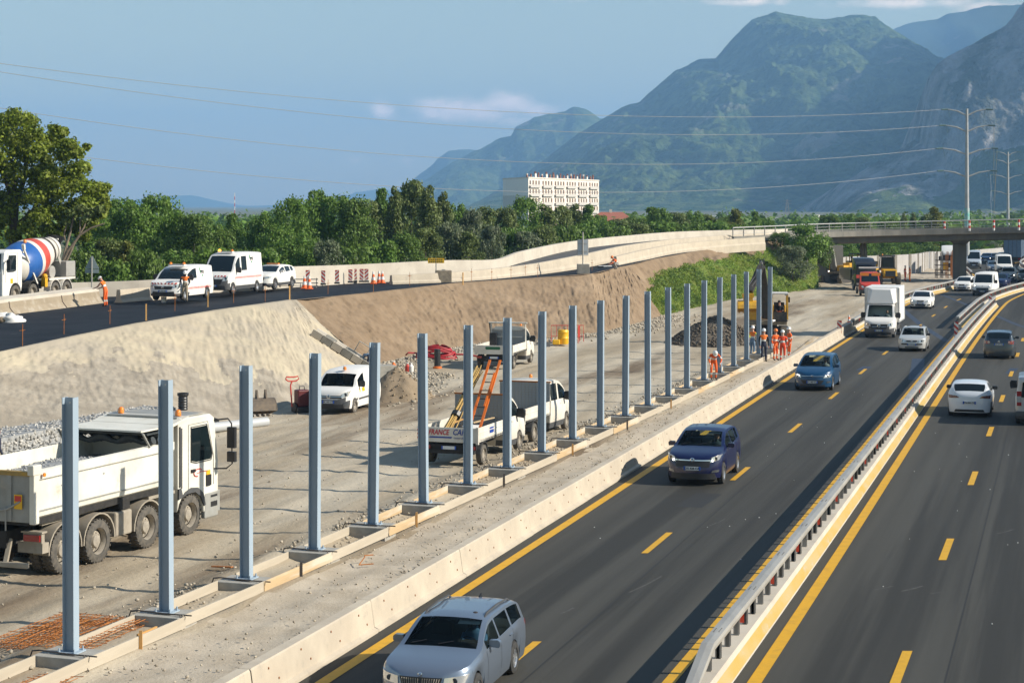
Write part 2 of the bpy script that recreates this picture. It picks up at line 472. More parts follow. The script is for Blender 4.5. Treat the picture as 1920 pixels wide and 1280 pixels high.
# gentle fall-off so the dirt meets the asphalt level at the barrier
P[:, :, 2] = z
vi = (dpost[:-1,:-1] > .45+.5*fbm(x[:-1,:-1]*.8, y[:-1,:-1]*.8, 3, 61)).astype(int).ravel()
M_VERGE = mat("verge_dirt", (.47,.405,.315), (.39,.33,.25), scale=1.1, rough=.95, bump=.5, bscale=14, bdist=.04, c3=(.31,.255,.185), c3scale=.5, c3lo=.58, c3hi=.72, spec=.15)
tag(grid_mesh("site_ground", P, [M_DIRT, M_VERGE], mat_idx=vi), "trampled pale dirt of the construction site", "ground", kind="structure")

# ================================================================ carriageways and markings
def ribbon(name, f0, f1, Y0, Y1, z, m, label, step=2.0, kind="structure", cat="road"):
    n = max(2, int((Y1-Y0)/step)+1)
    P = np.zeros((n, 2, 3))
    for k in range(n):
        Y = Y0+(Y1-Y0)*k/(n-1); P[k, 0] = (f0(Y), Y, z); P[k, 1] = (f1(Y), Y, z)
    o = grid_mesh(name, P, m, smooth=False)
    return tag(o, label, cat, kind=kind)

ribbon("road", lambda Y: leftx(Y)-.75, lambda Y: refx(Y)-.6, -5, 640, 0.0, M_ASPH, "worn grey carriageway for oncoming traffic")
ribbon("road", lambda Y: refx(Y)-.6, lambda Y: refx(Y)+13, -5, 640, 0.0, M_ASPH, "worn grey carriageway for traffic going away")
# ghost of older markings ground out of the surface
M_JOINT = mat("asphalt_joint", (.018,.018,.017), rough=.8)
M_GHOST = mat("asphalt_patch", (.018,.032,.058), (.024,.038,.066), scale=2.0, rough=.7)
def strip(pts, w, z, name, m, label, cat="road marking"):
    P = np.zeros((len(pts), 2, 3))
    for k in range(len(pts)):
        a = Vector(pts[max(k-1,0)]); b = Vector(pts[min(k+1,len(pts)-1)]); d = (b-a).normalized()
        p = Vector(pts[k]); P[k,0] = (p.x-d.y*w/2, p.y+d.x*w/2, z); P[k,1] = (p.x+d.y*w/2, p.y-d.x*w/2, z)
    return tag(grid_mesh(name, P, m, smooth=False), label, cat, kind="structure")
strip([at(1690,578), at(1728,610), at(1775,640)], .45, .004, "road_patch", M_GHOST, "dark ground-out old marking crossing the oncoming lanes")
strip([at(1765,552), at(1800,566), at(1832,580)], .35, .004, "road_patch", M_GHOST, "faint far ground-out marking beside the dashes")
strip([at(1868,592), at(1900,606), at(1935,618)], .4, .004, "road_patch", M_GHOST, "dark ground-out old marking crossing the right carriageway")
strip([at(1614,694), at(1627,687)], .5, .004, "road_patch", M_GHOST, "small dark repair square beside a yellow dash")
strip([at(1893,700), at(1902,690)], .45, .004, "road_patch", M_GHOST, "small dark repair square on the right carriageway")
strip([at(1722,672), at(1720,690), at(1716,712)], .7, .004, "road_patch", M_GHOST, "short dark repair strip below the small silver hatchback")

def line(offf, w, Y0, Y1, label, z=.008, step=1.5):
    ribbon("road_marking", lambda Y: offf(Y)-w/2, lambda Y: offf(Y)+w/2, Y0, Y1, z, M_YEL, label, step, cat="road marking")
ribbon("road_joint", lambda Y: refx(Y)-4.32, lambda Y: refx(Y)-4.28, 20, 160, .004, M_JOINT, "thin dark paving joint beside the lane dashes")
ribbon("road_joint", lambda Y: refx(Y)+3.5, lambda Y: refx(Y)+3.53, 20, 160, .004, M_JOINT, "thin dark paving joint on the right carriageway")
line(lambda Y: leftx(Y), .27, 20, 330, "continuous yellow edge line along the concrete barrier")
line(lambda Y: refx(Y), .27, 20, 330, "continuous yellow edge line right of the median barrier")
line(lambda Y: refx(Y)-1.58, .25, 20, 132, "continuous yellow edge line left of the median barrier")
line(lambda Y: refx(Y)-2.7, .22, 150, 320, "far yellow edge line left of the median barrier")
for k in range(-1, 22):
    Y = 36.4+12.62*k
    ribbon("road_marking", lambda Y: refx(Y)-4.93-.09, lambda Y: refx(Y)-4.93+.09, Y-1.5, Y+1.5, .008, M_YEL, "short yellow lane dash between the oncoming lanes", 1.0, cat="road marking")["group"] = "lane dashes of the oncoming carriageway"
    Y = 35.6+12.5*k
    ribbon("road_marking", lambda Y: refx(Y)+2.6+min(.4,(Y-35)*.006)-.1, lambda Y: refx(Y)+2.6+min(.4,(Y-35)*.006)+.1, Y-1.5, Y+1.5, .008, M_YEL, "short yellow lane dash on the right carriageway", 1.0, cat="road marking")["group"] = "lane dashes of the right carriageway"

M_SCUFF = mat("asphalt_scuff", (.085,.082,.075), (.05,.048,.044), scale=6, rough=.85)
for (x0, y0, x1, y1, w) in ((1640,1105,1675,1098,.05),(1690,1108,1730,1098,.06),(1745,1112,1765,1109,.05),(1180,1110,1240,1080,.05),(1480,960,1520,948,.05),(1050,1150,1075,1139,.06),(1870,1000,1900,992,.05),(1330,985,1360,972,.04)):
    strip([at(x0,y0), at((x0+x1)/2+3,(y0+y1)/2), at(x1,y1)], w, .004, "road_scuff", M_SCUFF, "pale scuff worn into the asphalt")
strip([at(1290,805+145), at(1330,925)], .8, .003, "road_patch", M_JOINT, "dark oily stain behind the navy crossover's lane dash")
# ================================================================ ramp road on the embankment
CR = PALE+BROWN[1:]+GRASS[1:]
MIDB = [atY(733,516,129), atY(847,510,132), atY(973,498,141), atY(1077,480,153), atY(1173,460,172), atY(1280,447,192), atY(1360,441,204), atY(1440,437,213)]
FARW = [atY(-500,552,100), atY(-200,540,108), atY(0,531,114), atY(130,530,117), atY(280,525,119), atY(420,510,122), atY(540,500,126), atY(640,497,130), atY(833,488,138), atY(923,487,143),
        atY(973,472,150), atY(1077,452,170), atY(1173,442,188), atY(1280,434,203), atY(1430,430,217), atY(1475,429,222)]
FARB = [2.6, 2.8, 3.0, 3.1, 3.25, 3.3, 3.35, 3.4, 3.5, 3.8, 4.2, 4.8, 5.0, 5.2, 5.3, 5.4]
RZ = [(30,2.4),(77,2.88),(107,3.33),(125,3.42),(137,3.47),(150,3.7),(170,3.95),(186,4.2),(200,4.7),(212,5.0),(225,5.2)]
def rampz(Y): return interp(RZ, Y)
def smooth_line(pts, n):
    d = [0]
    for a, b in zip(pts, pts[1:]): d.append(d[-1]+(b-a).length)
    fx, fy, fz = (pchip([(d[i], pts[i][k]) for i in range(len(pts))]) for k in range(3))
    return [Vector((fx(t), fy(t), fz(t))) for t in np.linspace(0, d[-1], n)]
crest = smooth_line([p[0] for p in CR], 140)
far = smooth_line([Vector((p.x, p.y, FARB[i])) for i, p in enumerate(FARW)], 140)
# main deck: from the crest to the middle barrier / far wall at ramp height
P = np.zeros((140, 12, 3))
for k in range(140):
    c = crest[k]; f = far[k]
    for j in range(12):
        t = j/11; p = c.lerp(f, t)
        P[k, j] = (p.x, p.y, c.z-.012)
tag(grid_mesh("ramp_road", P, M_NEWASPH, smooth=False), "fresh black asphalt of the slip road on the embankment", "road", kind="structure")
# upper carriageway with orange edge line between middle barrier and far wall
mid = smooth_line(MIDB, 60)
fseg = smooth_line([Vector((p.x, p.y, FARB[i])) for i, p in enumerate(FARW)][8:15], 60)
P = np.zeros((60, 6, 3))
for k in range(60):
    a = mid[k].copy(); a.z -= .38
    for j in range(6): P[k, j] = a.lerp(fseg[k], j/5)
M_UPPER = mat("asphalt_upper", (.055,.055,.055), (.075,.075,.072), scale=.6, rough=.8)
tag(grid_mesh("slip_road", P, M_UPPER, smooth=False), "older slip road climbing between two pale barriers", "road", kind="structure")
M_ORL = mat("road_paint_orange", (.62,.30,.02), rough=.6)
pts = []
for k in range(8, 60):
    p = Vector(P[k, 0]).lerp(Vector(P[k, 5]), .30); pts.append(p+Vector((0,0,.02)))
mb = MB(); mb.loft([[p+Vector((0,-.22,0)), p+Vector((0,.22,0.04))] for p in pts], False, False)
tag(mb.build("road_marking", M_ORL), "orange line curving up the slip road", "road marking", kind="structure")
# ================================================================ haze: one closed box of even air
M_HAZE = bpy.data.materials.new("haze_air"); M_HAZE.use_nodes = True
hn = M_HAZE.node_tree.nodes; hn.clear()
h_out = hn.new("ShaderNodeOutputMaterial"); h_vol = hn.new("ShaderNodeVolumePrincipled")
h_vol.inputs["Color"].default_value = (.30, .56, .92, 1)
h_vol.inputs["Density"].default_value = 1.45e-4
h_vol.inputs["Anisotropy"].default_value = 0.1
M_HAZE.node_tree.links.new(h_vol.outputs[0], h_out.inputs["Volume"])
mb = MB(); mb.box(-6500, 9500, -400, 14500, -1.6, 720)
tag(mb.build("haze", M_HAZE), "thin bluish summer haze over the whole valley", "haze", kind="stuff")

# ================================================================ mountains
M_FOREST = mat("forest_slope", (.035,.068,.020), (.115,.15,.048), scale=.022, rough=1.0, bump=1.0, bscale=.035, bdist=30, c3=(.30,.26,.19), c3scale=.006, c3lo=.58, c3hi=.68, spec=.05)
M_CLIFF = mat("limestone_cliff", (.36,.335,.32), (.10,.105,.075), scale=.016, rough=1.0, bump=1.0, bscale=.03, bdist=40, c3=(.045,.06,.026), c3scale=.011, c3lo=.54, c3hi=.62, stretch=(1.6,1,.35), spec=.05)
M_FAR = mat("far_hill", (.04,.06,.03), (.055,.07,.035), scale=.004, rough=1.0, bump=.6, bscale=.01, bdist=30, c3=(.22,.2,.17), c3scale=.006, c3lo=.64, c3hi=.72, spec=.05)

def mountain(name, ridge, Yd, depth, m, label, nu=240, nv=90, amp=60, gul=90, prof=1.15, seed=1, rough=6.0, cliff=None, skew=0.0, fine=24.0, foot=None):
    rp = [((px-960)/FPX*Yd, CAM_H+(HOR-py)/FPX*Yd) for px, py in ridge]
    X0, X1 = rp[0][0], rp[-1][0]
    xs = np.linspace(X0, X1, nu)
    vs = np.concatenate([np.linspace(0, 1, nv), [1.06, 1.15, 1.3]])
    rz = np.array([interp(rp, x) for x in xs])
    rz = rz + (fbm(xs/rough/9, xs*0+seed, 5, seed)-.5)*rough*1.6
    P = np.zeros((nu, len(vs), 3))
    U, V = np.meshgrid(xs, vs, indexing='ij')
    Yg = Yd-depth*(1-V)
    if cliff: pr = np.interp(V, [c[0] for c in cliff], [c[1] for c in cliff])
    else: pr = np.where(V <= 1, np.clip(V, 0, 1)**prof, 1-(V-1)*1.6)
    pr = np.where(V > 1, 1-(V-1)*1.6, pr)
    Z = rz[:, None]*pr
    lat = np.clip(np.minimum(V, 1)*(1-np.minimum(V, 1))*4, 0, 1)**1.3
    ef = np.clip(np.minimum(U-X0, X1-U)/((X1-X0)*.10), 0, 1)*np.clip(rz/160, 0.05, 1)[:, None]; lat = lat*ef
    rid = 1-np.abs(fbm((U+Yg*skew)/420, Yg/1500, 5, seed+3)*2-1)*2
    Z = Z+lat*((rid-.75)*gul+(fbm(U/160, Yg/160, 5, seed+8)-.5)*amp)
    Z = Z+np.clip(np.minimum(V,1)*6, 0, 1)*ef*((fbm(U/46, Yg/46, 4, seed+21, .6)-.5)*fine + (fbm(U/14, Yg/30, 3, seed+27, .6)-.5)*fine*.45)*np.clip((1-np.minimum(V,1))*8+.25, 0, 1)
    P[:, :, 0] = U + lat*(fbm(U/300, Yg/300, 3, seed+12)-.5)*60; P[:, :, 1] = Yg; P[:, :, 2] = np.maximum(Z, -1.2)
    if foot:
        w = V[:-1,:-1]; mi = (w+(fbm(U[:-1,:-1]/60, Yg[:-1,:-1]/60, 4, 5)-.5)*.3 < foot).astype(int).ravel()
        return tag(grid_mesh(name, P, [m, M_FOREST], mat_idx=mi), label, "mountain", kind="structure")
    return tag(grid_mesh(name, P, m), label, "mountain", kind="structure")

mountain("hills", [(-700,372),(-300,376),(100,384),(200,379),(322,369),(356,365),(382,370),(420,384),(450,390),(502,384),(560,386),(645,372),(667,360),(697,356),(742,356),(800,352),(900,330),(1000,340),(1300,300)],
         12500, 2500, M_FAR, "low blue hills on the far horizon behind the trees", nu=200, nv=30, amp=50, gul=40, seed=31, rough=10)
mountain("mountain", [(700,384),(767,345),(813,306),(826,293),(840,284),(868,281),(897,282),(960,282),(1040,300),(1100,330)], 8600, 1500, M_FAR,
         "far pale plateau with a small white cliff", nu=160, nv=50, amp=50, gul=60, seed=41, rough=7)
mountain("mountain", [(720,386),(800,338),(850,302),(897,281),(936,259),(959,255),(967,238),(1001,220),(1030,214),(1061,210),(1069,204),(1077,201),(1095,203),(1125,222),(1180,225),(1260,260),(1330,330),(1380,384)], 6700, 1500, M_FOREST,
         "blue stepped ridge left of the big mountain", nu=220, nv=60, amp=60, gul=90, seed=51, rough=8)
mountain("mountain", [(1500,60),(1600,70),(1674,56),(1706,43),(1755,39),(1781,26),(1852,11),(1920,8),(2050,-30),(2300,-60),(2700,20)], 7800, 2200, M_FAR,
         "hazy back ridge with cloud on its top", nu=160, nv=50, amp=70, gul=90, seed=61, rough=8)
mountain("mountain", [(880,387),(960,345),(1020,300),(1080,255),(1130,222),(1165,200),(1200,189),(1235,160),(1267,131),(1312,112),(1342,109),(1365,82),(1391,56),(1410,39),(1455,24),(1481,28),(1549,37),(1597,30),(1642,33),(1674,56),(1720,84),(1762,109),(1820,150),(1900,200),(2000,240)],
         5000, 1900, M_FOREST, "big forested mountain with a broad flat summit", nu=520, nv=230, amp=60, gul=110, prof=1.0, seed=72, rough=7, skew=.35)
mountain("mountain", [(1500,408),(1522,397),(1575,341),(1631,311),(1684,281),(1717,262),(1725,225),(1740,150),(1759,120),(1774,110),(1837,75),(1886,49),(1905,22),(1920,4),(2000,-70),(2150,-130),(2300,-150)],
         2700, 620, M_CLIFF, "steep grey limestone cliff on the right", nu=430, nv=150, amp=34, gul=40, seed=83, rough=5, foot=.60, cliff=[(0,0),(.3,.14),(.5,.30),(.62,.60),(.8,.86),(1,1)])
# massif further right, out of the frame, whose shadow lies across the foot of the big mountain
mountain("mountain", [(1945,420),(1968,60),(1995,-150),(2100,-162),(2600,-140),(3400,-100),(4200,-60),(4700,200)], 4600, 2700, M_CLIFF,
         "high massif continuing the cliff to the right", nu=120, nv=50, amp=30, gul=20, seed=97, cliff=[(0,0),(.05,.72),(.3,.86),(1,1)])

# ================================================================ concrete barrier along the site
def dirp(f, Y): return (f(Y+.5)-f(Y-.5))
seg = thing("concrete_barrier", "", "barrier", group="concrete barrier blocks between site and carriageway")
mb = MB()
prof = [(-.30,0),(.30,0),(.30,.06),(.21,.10),(.13,.62),(.11,.65),(-.11,.65),(-.13,.62),(-.21,.10),(-.30,.06)]
mb.loft([[(x*k, y, z-d if z > .5 else z) for x, z in prof] for y, k, d in ((-2.985,.94,.015),(-2.955,1,0),(2.955,1,0),(2.985,.94,.015))])
mb.build("block", M_CONC, seg, smooth=20)
M_RUST = mat("rust_spot", (.22,.085,.03), (.30,.14,.06), scale=8, rough=.9)
mb = MB()
for k in range(4):
    y = -2.3+1.5*k
    for (yy, zz, xx) in ((y, .50, .150), (y+.38, .24, .190)):
        mb.cyl((xx+.002, yy, zz), (xx+.012, yy, zz+.002), .022, n=6)
h = mb.build("anchor_hole", M_RUST, seg); h["kind"] = "stuff"
Y = 30.2; k = 0; segs = []
while Y < 128.5:
    f = lambda q: leftx(q)-.76
    o = seg if k == 0 else dup(seg)
    o.location = (f(Y), Y, 0); s = dirp(f, Y); o.rotation_euler = (0, R(RNG.normal()*.15), head(s, 1)+R(RNG.normal()*.12))
    segs.append(o)
    Y += 6.002/math.sqrt(1+s*s); k += 1
LANDM = {0: "at the bottom edge of the picture", 4: "beside the front of the silver estate's rear lane line"}
for i, o in enumerate(segs):
    o["label"] = f"pale concrete barrier block, {ORD[i]} from the bottom of the picture along the building site"

# ================================================================ steel topped barriers
M_GALV = mat("galvanised_weathered", (.40,.385,.35), (.34,.325,.295), scale=2, rough=.55, metal=.25, stretch=(1,.3,1), c3=(.30,.26,.2), c3scale=5, c3lo=.65, c3hi=.8)
M_GALVD = mat("galvanised_post", (.30,.29,.27), (.24,.23,.22), scale=3, rough=.6, metal=.3)
M_YFADE = mat("faded_yellow_paint", (.42,.275,.055), (.42,.31,.13), scale=1.2, rough=.75, c3=(.40,.34,.24), c3scale=2.5, c3lo=.55, c3hi=.75, stretch=(1,.35,1))
M_REDREF = mat("red_reflector", (.45,.045,.02), rough=.4)
def rail_barrier(offf, Y0, Y1, label, dip0=False, yellow=(False, True), step=1.0, post_gap=1.0, group=None):
    t = thing("median_barrier", label, "barrier", (offf(Y0), Y0, 0), group=group)
    ox, oy = offf(Y0), Y0
    n = int((Y1-Y0)/step)+1
    sec = [(.35,0),(.345,.035),(.21,.21),(.185,.33),(-.185,.33),(-.21,.21),(-.345,.035),(-.35,0)]
    rings = []
    for k in range(n):
        Y = Y0+k*step; s = dirp(offf, Y); L = math.hypot(s, 1); nx, ny = 1/L, -s/L
        rings.append([(offf(Y)-ox+x*nx, Y-oy+x*ny, z) for x, z in sec])
    m1 = MB(); m1.loft(rings, False, False)
    cols = []
    for k in range(n-1):
        for j in range(7): cols.append(1 if (j == 1 and yellow[1]) or (j == 5 and yellow[0]) else 0)
    m1.m = cols
    m1.raw(rings[0], [tuple(range(8))], 0); m1.raw(rings[-1], [tuple(range(8))], 0)
    m1.build("concrete_base", [M_CONCW, M_YFADE], t)
    rr = []
    def rz(Y): return .86 if not dip0 else .86-.42*max(0, min(1, (Y0+1.6-Y)/1.6))
    YY = [Y0+k*step*.8 for k in range(int((Y1-Y0)/(step*.8))+1)]
    for Y in YY:
        s = dirp(offf, Y); L = math.hypot(s, 1); nx, ny = 1/L, -s/L; z = rz(Y)
        rr.append([(offf(Y)-ox+x*nx, Y-oy+x*ny, z+dz) for x, dz in ((-.115,-.14),(.115,-.14),(.128,-.07),(.115,0),(0,.01),(-.115,0),(-.128,-.07))])
    m2 = MB(); m2.loft(rr, True, True); m2.build("top_rail", M_GALV, t)
    pm = MB(); pm.box(-.03,.03,-.055,.055,.32,.77); pm.box(-.055,.055,-.055,-.04,.32,.77); pm.box(-.055,.055,.04,.055,.32,.77)
    proto = None; c = 0; Y = Y0+(1.7 if dip0 else .4)
    rm = MB(); lm = MB()
    while Y < Y1-.2 and c < 290:
        s = dirp(offf, Y); p = (offf(Y)-ox, Y-oy, 0)
        if proto is None: o = proto = pm.build("rail_post", M_GALVD, t)
        else: o = proto.copy(); COL.objects.link(o); o.parent = t
        o.location = p; o.rotation_euler = (0, 0, head(s, 1))
        L = math.hypot(s, 1)
        if c % 4 == 3:
            q = Y+.5*post_gap; qx = offf(q)-ox
            rm.bar((qx-.0, q-oy, .46), (qx, q-oy, .68), .12, .04, up=(0,1,0))
        if c % 2 == 0:
            a = Vector((p[0]+.225, p[1]+.15, .19)); lm.tube([a, a+Vector((.03,.02,-.07)), a+Vector((.12,.06,-.12))], .014, 5)
        Y += post_gap/L; c += 1
    rm.build("reflector", M_REDREF, t)
    o = lm.build("lifting_loop", M_GALVD, t); o["kind"] = "stuff"
    # bolt rows on the rail joints
    bm_ = MB(); Y = Y0+2.6
    while Y < min(Y1, Y0+70):
        s = dirp(offf, Y)
        for i in range(4):
            for dx in (-.05, .05):
                q = Y+(i-1.5)*.09; bm_.cyl((offf(q)-ox+dx, q-oy, .862), (offf(q)-ox+dx, q-oy, .878), .014, n=5)
        Y += 3.85
    o = bm_.build("rail_bolt", M_GALVD, t); o["kind"] = "stuff"
    return t
rail_barrier(lambda Y: refx(Y)-.76, 32.5, 164, "long steel topped median barrier with yellow foot, from the bottom edge to the far bend", dip0=True, group="steel topped barriers")
rail_barrier(lambda Y: refx(Y)-1.95+min(1, max(0,(Y-160)/50))*1.0, 134, 300, "steel topped median barrier beginning beside the red and white panel in the bend", yellow=(False, True), group="steel topped barriers")
rail_barrier(lambda Y: leftx(Y)-.62, 131.5, 216, "steel topped barrier with yellow foot between site and far oncoming lanes", yellow=(False, True), group="steel topped barriers")
rail_barrier(lambda Y: leftx(Y)-.7, 224, 300, "far steel topped barrier behind the bridge pier", yellow=(False, True), step=2.0, post_gap=2.0, group="steel topped barriers")

# ================================================================ ramp barriers and walls
def wall_loft(name, pts, zb, label, cat, m, th=.32, foot=.5, top_pts=True, kind=None, n=90, jersey=True, smooth=None):
    """pts: top edge points (world), zb: base heights"""
    tops = smooth_line(pts, n); bases = smooth_line([Vector((p.x, p.y, zb[i] if isinstance(zb, list) else zb)) for i, p in enumerate(pts)], n)
    rings = []
    for k in range(n):
        a = tops[max(k-1,0)]; b = tops[min(k+1,n-1)]; d = Vector((b.x-a.x, b.y-a.y, 0)).normalized(); nx = Vector((d.y, -d.x, 0))
        T, B = tops[k], bases[k]; h = T.z-B.z
        if jersey: sec = [(foot/2, -.75), (foot/2, .10/h if h > .2 else .1), (th/2+.02, .32), (th/2-.03, 1), (-th/2+.03, 1), (-th/2-.02, .32), (-foot/2, .1), (-foot/2, -.75)]
        else: sec = [(th/2, -.2), (th/2, 1), (-th/2, 1), (-th/2, -.2)]
        rings.append([Vector((T.x, T.y, 0))+nx*x+Vector((0,0,B.z+h*t)) for x, t in sec])
    o0 = tops[0]
    mb = MB(); mb.loft([[p-o0 for p in r] for r in rings]); o = mb.build(name, m, smooth=smooth); o.location = o0
    return tag(o, label, cat, kind=kind)
wall_loft("ramp_wall", FARW, FARB, "long pale concrete wall between the slip road and the trees", "wall", M_CONCW, th=.3, jersey=False, n=140)
wall_loft("ramp_barrier", MIDB, [3.42,3.45,3.53,3.70,3.95,4.33,4.75,5.0], "pale concrete barrier between fresh ramp and climbing slip road", "barrier", M_CONC, n=70)
NEARP = [at(1153,481,4.5), at(1200,470,4.75), at(1280,456,5.05), at(1360,449,5.3), at(1432,444,5.5)]
wall_loft("ramp_parapet", NEARP, [3.72,3.95,4.25,4.5,4.7], "pale concrete parapet at the top of the grassy bank", "barrier", M_CONC, n=50)
# fresh slip-formed barrier beside the mixer with damp lower face
M_DAMP = mat("concrete_damp", (.30,.245,.17), (.26,.21,.145), scale=1.5, rough=.8, c3=(.36,.31,.24), c3scale=2, c3lo=.5, c3hi=.7)
fb_top = [at(-260,612,3.62), at(-60,574,3.72), at(0,563,3.76), at(100,551,3.84), at(185,541,3.9)]
t = thing("ramp_barrier", "fresh barrier with damp brown face between the mixer and the black asphalt", "barrier", (0,0,0))
n = 40; tops = smooth_line(fb_top, n)
mA, mB_ = MB(), MB(); rA, rB, rC = [], [], []
for k in range(n):
    a = tops[max(k-1,0)]; b = tops[min(k+1,n-1)]; d = Vector((b.x-a.x, b.y-a.y, 0)).normalized(); nx = Vector((d.y,-d.x,0)); T = tops[k]
    def Q(x, dz): return T+nx*x+Vector((0,0,dz))
    rA.append([Q(.02,-.16), Q(.0,0), Q(-.75,.10), Q(-.75,-1.05), Q(-.7,-1.05)])
    rB.append([Q(.40,-.98), Q(.38,-.84), Q(.09,-.48), Q(.035,-.165), Q(-.6,-.165), Q(-.6,-.98)])
mA.loft(rA); mA.build("barrier_top", M_CONCW, t)
mB_.loft(rB); mB_.build("damp_face", M_DAMP, t)
jm = MB()
for k in (4, 12, 17, 23, 26, 33):
    a = tops[max(k-1,0)]; b = tops[min(k+1,n-1)]; d = Vector((b.x-a.x, b.y-a.y, 0)).normalized(); nx = Vector((d.y,-d.x,0)); T = tops[k]
    jm.tube([T+nx*.06+Vector((0,0,-.12)), T+nx*.12+Vector((0,0,-.47)), T+nx*.41+Vector((0,0,-.84)), T+nx*.43+Vector((0,0,-1.0))], .018, 5)
jm.build("formwork_rod", mat("rod_rust", (.09,.06,.045), rough=.8), t)
# old barrier piece right of the worker, ends in the shade of the van
wall_loft("ramp_barrier", [at(222,543,3.85), at(255,540,3.87), at(300,537,3.9), at(335,533,3.92)], [3.02,3.05,3.08,3.1], "short old concrete barrier block between the leaning worker and the first van", "barrier", M_CONC, th=.3, foot=.6, n=8)

# ================================================================ gabion wall
M_STONE = mat("gabion_stone", (.42,.40,.36), (.30,.29,.27), scale=3, rough=.95, island=.35)
M_WIRE = mat("gabion_wire", (.35,.36,.37), rough=.5, metal=.6)
M_GRAVG = mat("grey_gravel", (.36,.36,.35), (.25,.255,.255), scale=8, rough=.95, bump=.8, bscale=30, bdist=.04)
gt = thing("gabion_wall", "two tier gabion wall of pale stones at the foot of the sandy slope", "wall", (0,0,0))
def gabion_line(off, za):
    return [at(-420,905,0), at(-200,890,0), at(0,872,0), at(120,846,0), at(240,822,0), at(352,803,0)]
GB = [Vector((p.x, p.y, 0)) for p in [at(-420,960,0), at(-200,920,0), at(0,886,0), at(150,853,0), at(260,832,0), at(352,815,0)]]
gl = smooth_line(GB, 60)
def tier(z0, z1, back0, back1, nm):
    rings = []
    for k in range(60):
        a = gl[max(k-1,0)]; b = gl[min(k+1,59)]; d = (b-a).normalized(); nx = Vector((-d.y, d.x, 0)); p = gl[k]
        rings.append([p+nx*back0+Vector((0,0,z0)), p+nx*back0+Vector((0,0,z1-.03)), p+nx*back1+Vector((0,0,z1-.03)), p+nx*back1+Vector((0,0,z0))])
    mb = MB(); mb.loft(rings); mb.build(nm, M_GRAVG, gt)
tier(-.1, .52, 0.06, 3.4, "lower_tier"); tier(.4, 1.05, .56, 3.2, "upper_tier")
ico = bmesh.new(); bmesh.ops.create_icosphere(ico, subdivisions=1, radius=1.0)
ICV = np.array([v.co[:] for v in ico.verts]); ICF = np.array([[v.index for v in f.verts] for f in ico.faces]); ico.free()
def stones(name, centers, sizes, m, parent=None, seed=0, flat=.75):
    rg = np.random.default_rng(seed); nS = len(centers); nvv = len(ICV)
    V = np.zeros((nS, nvv, 3))
    for i in range(nS):
        q = ICV*(1+rg.normal(0, .16, (nvv, 1)))
        a = rg.uniform(0, 6.28); c, s = math.cos(a), math.sin(a); b = rg.uniform(0, 6.28); cb, sb = math.cos(b), math.sin(b)
        q = q*np.array([1.15, .9, flat]); M1 = np.array([[c,-s,0],[s,c,0],[0,0,1]]); M2 = np.array([[1,0,0],[0,cb,-sb],[0,sb,cb]])
        q = q @ M2.T if flat > .7 else q
        V[i] = (q @ M1.T)*sizes[i]+centers[i]
    F = (ICF[None]+np.arange(nS)[:, None, None]*nvv).reshape(-1, 3)
    o = np_mesh(name, V.reshape(-1, 3), F, m, parent)
    o["kind"] = "stuff"; return o
cs, ss = [], []
rg = np.random.default_rng(5)
for k in range(59):
    a, b = gl[k], gl[k+1]; d = (b-a).normalized(); nx = Vector((-d.y, d.x, 0)); L = (b-a).length
    for tz0, tz1, bk in ((0, .50, .06), (.52, 1.03, .56)):
        nst = int(L*(tz1-tz0)/.013)
        for i in range(min(nst, 45)):
            p = a.lerp(b, rg.uniform())+nx*(bk+rg.uniform(-.03,.03)); cs.append((p.x, p.y, rg.uniform(tz0+.03, tz1-.04))); ss.append(rg.uniform(.055,.085))
    for (b0, b1, zz) in ((.1, .5, .5), (.6, 2.6, 1.02)):
        for i in range(int(L*(b1-b0)*22)):
            p = a.lerp(b, rg.uniform())+nx*rg.uniform(b0, b1); cs.append((p.x, p.y, zz)); ss.append(rg.uniform(.04,.075))
stones("stones", cs, ss, M_STONE, gt, 3)
wm = MB()
for k in range(0, 60, 3):
    a = gl[max(k-1,0)]; b = gl[min(k+1,59)]; d = (b-a).normalized(); nx = Vector((-d.y,d.x,0)); p = gl[k]
    wm.tube([p-nx*.03, p-nx*.03+Vector((0,0,.55)), p+nx*.5+Vector((0,0,.56)), p+nx*.5+Vector((0,0,1.09)), p+nx*1.5+Vector((0,0,1.09))], .012, 4)
wm.build("wire", M_WIRE, gt)

# ================================================================ bridge
BR = [(24.0,203,5.15),(29.5,208,5.3),(34.5,212.3,5.45),(39.5,214.8,5.55),(45,215.6,5.68),(52,215.0,5.85),(64,212.7,6.12),(80,209.6,6.48),(130,200,7.6)]
bl = smooth_line([Vector(p) for p in BR], 64)
bt = thing("road_bridge", "grey concrete road bridge crossing the motorway", "bridge", (0,0,0))
rings, r2 = [], []
for k in range(64):
    a = bl[max(k-1,0)]; b = bl[min(k+1,63)]; d = Vector((b.x-a.x, b.y-a.y, 0)).normalized(); nx = Vector((-d.y, d.x, 0)); p = bl[k]
    rings.append([p+nx*x+Vector((0,0,z)) for x, z in ((.75,-.42),(.75,-.98),(.95,-1.15),(8.2,-1.15),(8.4,-.98),(8.4,-.42))])
    r2.append([p+nx*x+Vector((0,0,z)) for x, z in ((0,.28),(0,-.30),(.04,-.34),(.8,-.42),(8.35,-.42),(9.1,-.34),(9.14,-.3),(9.14,.28),(8.85,.28),(8.85,0),(.3,0),(.3,.28))])
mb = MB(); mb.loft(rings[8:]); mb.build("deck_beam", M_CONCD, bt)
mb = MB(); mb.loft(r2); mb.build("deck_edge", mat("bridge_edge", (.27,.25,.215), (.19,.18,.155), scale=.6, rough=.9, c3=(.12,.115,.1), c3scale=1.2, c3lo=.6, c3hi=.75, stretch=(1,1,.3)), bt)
mb = MB(); tr = [[], [], []]
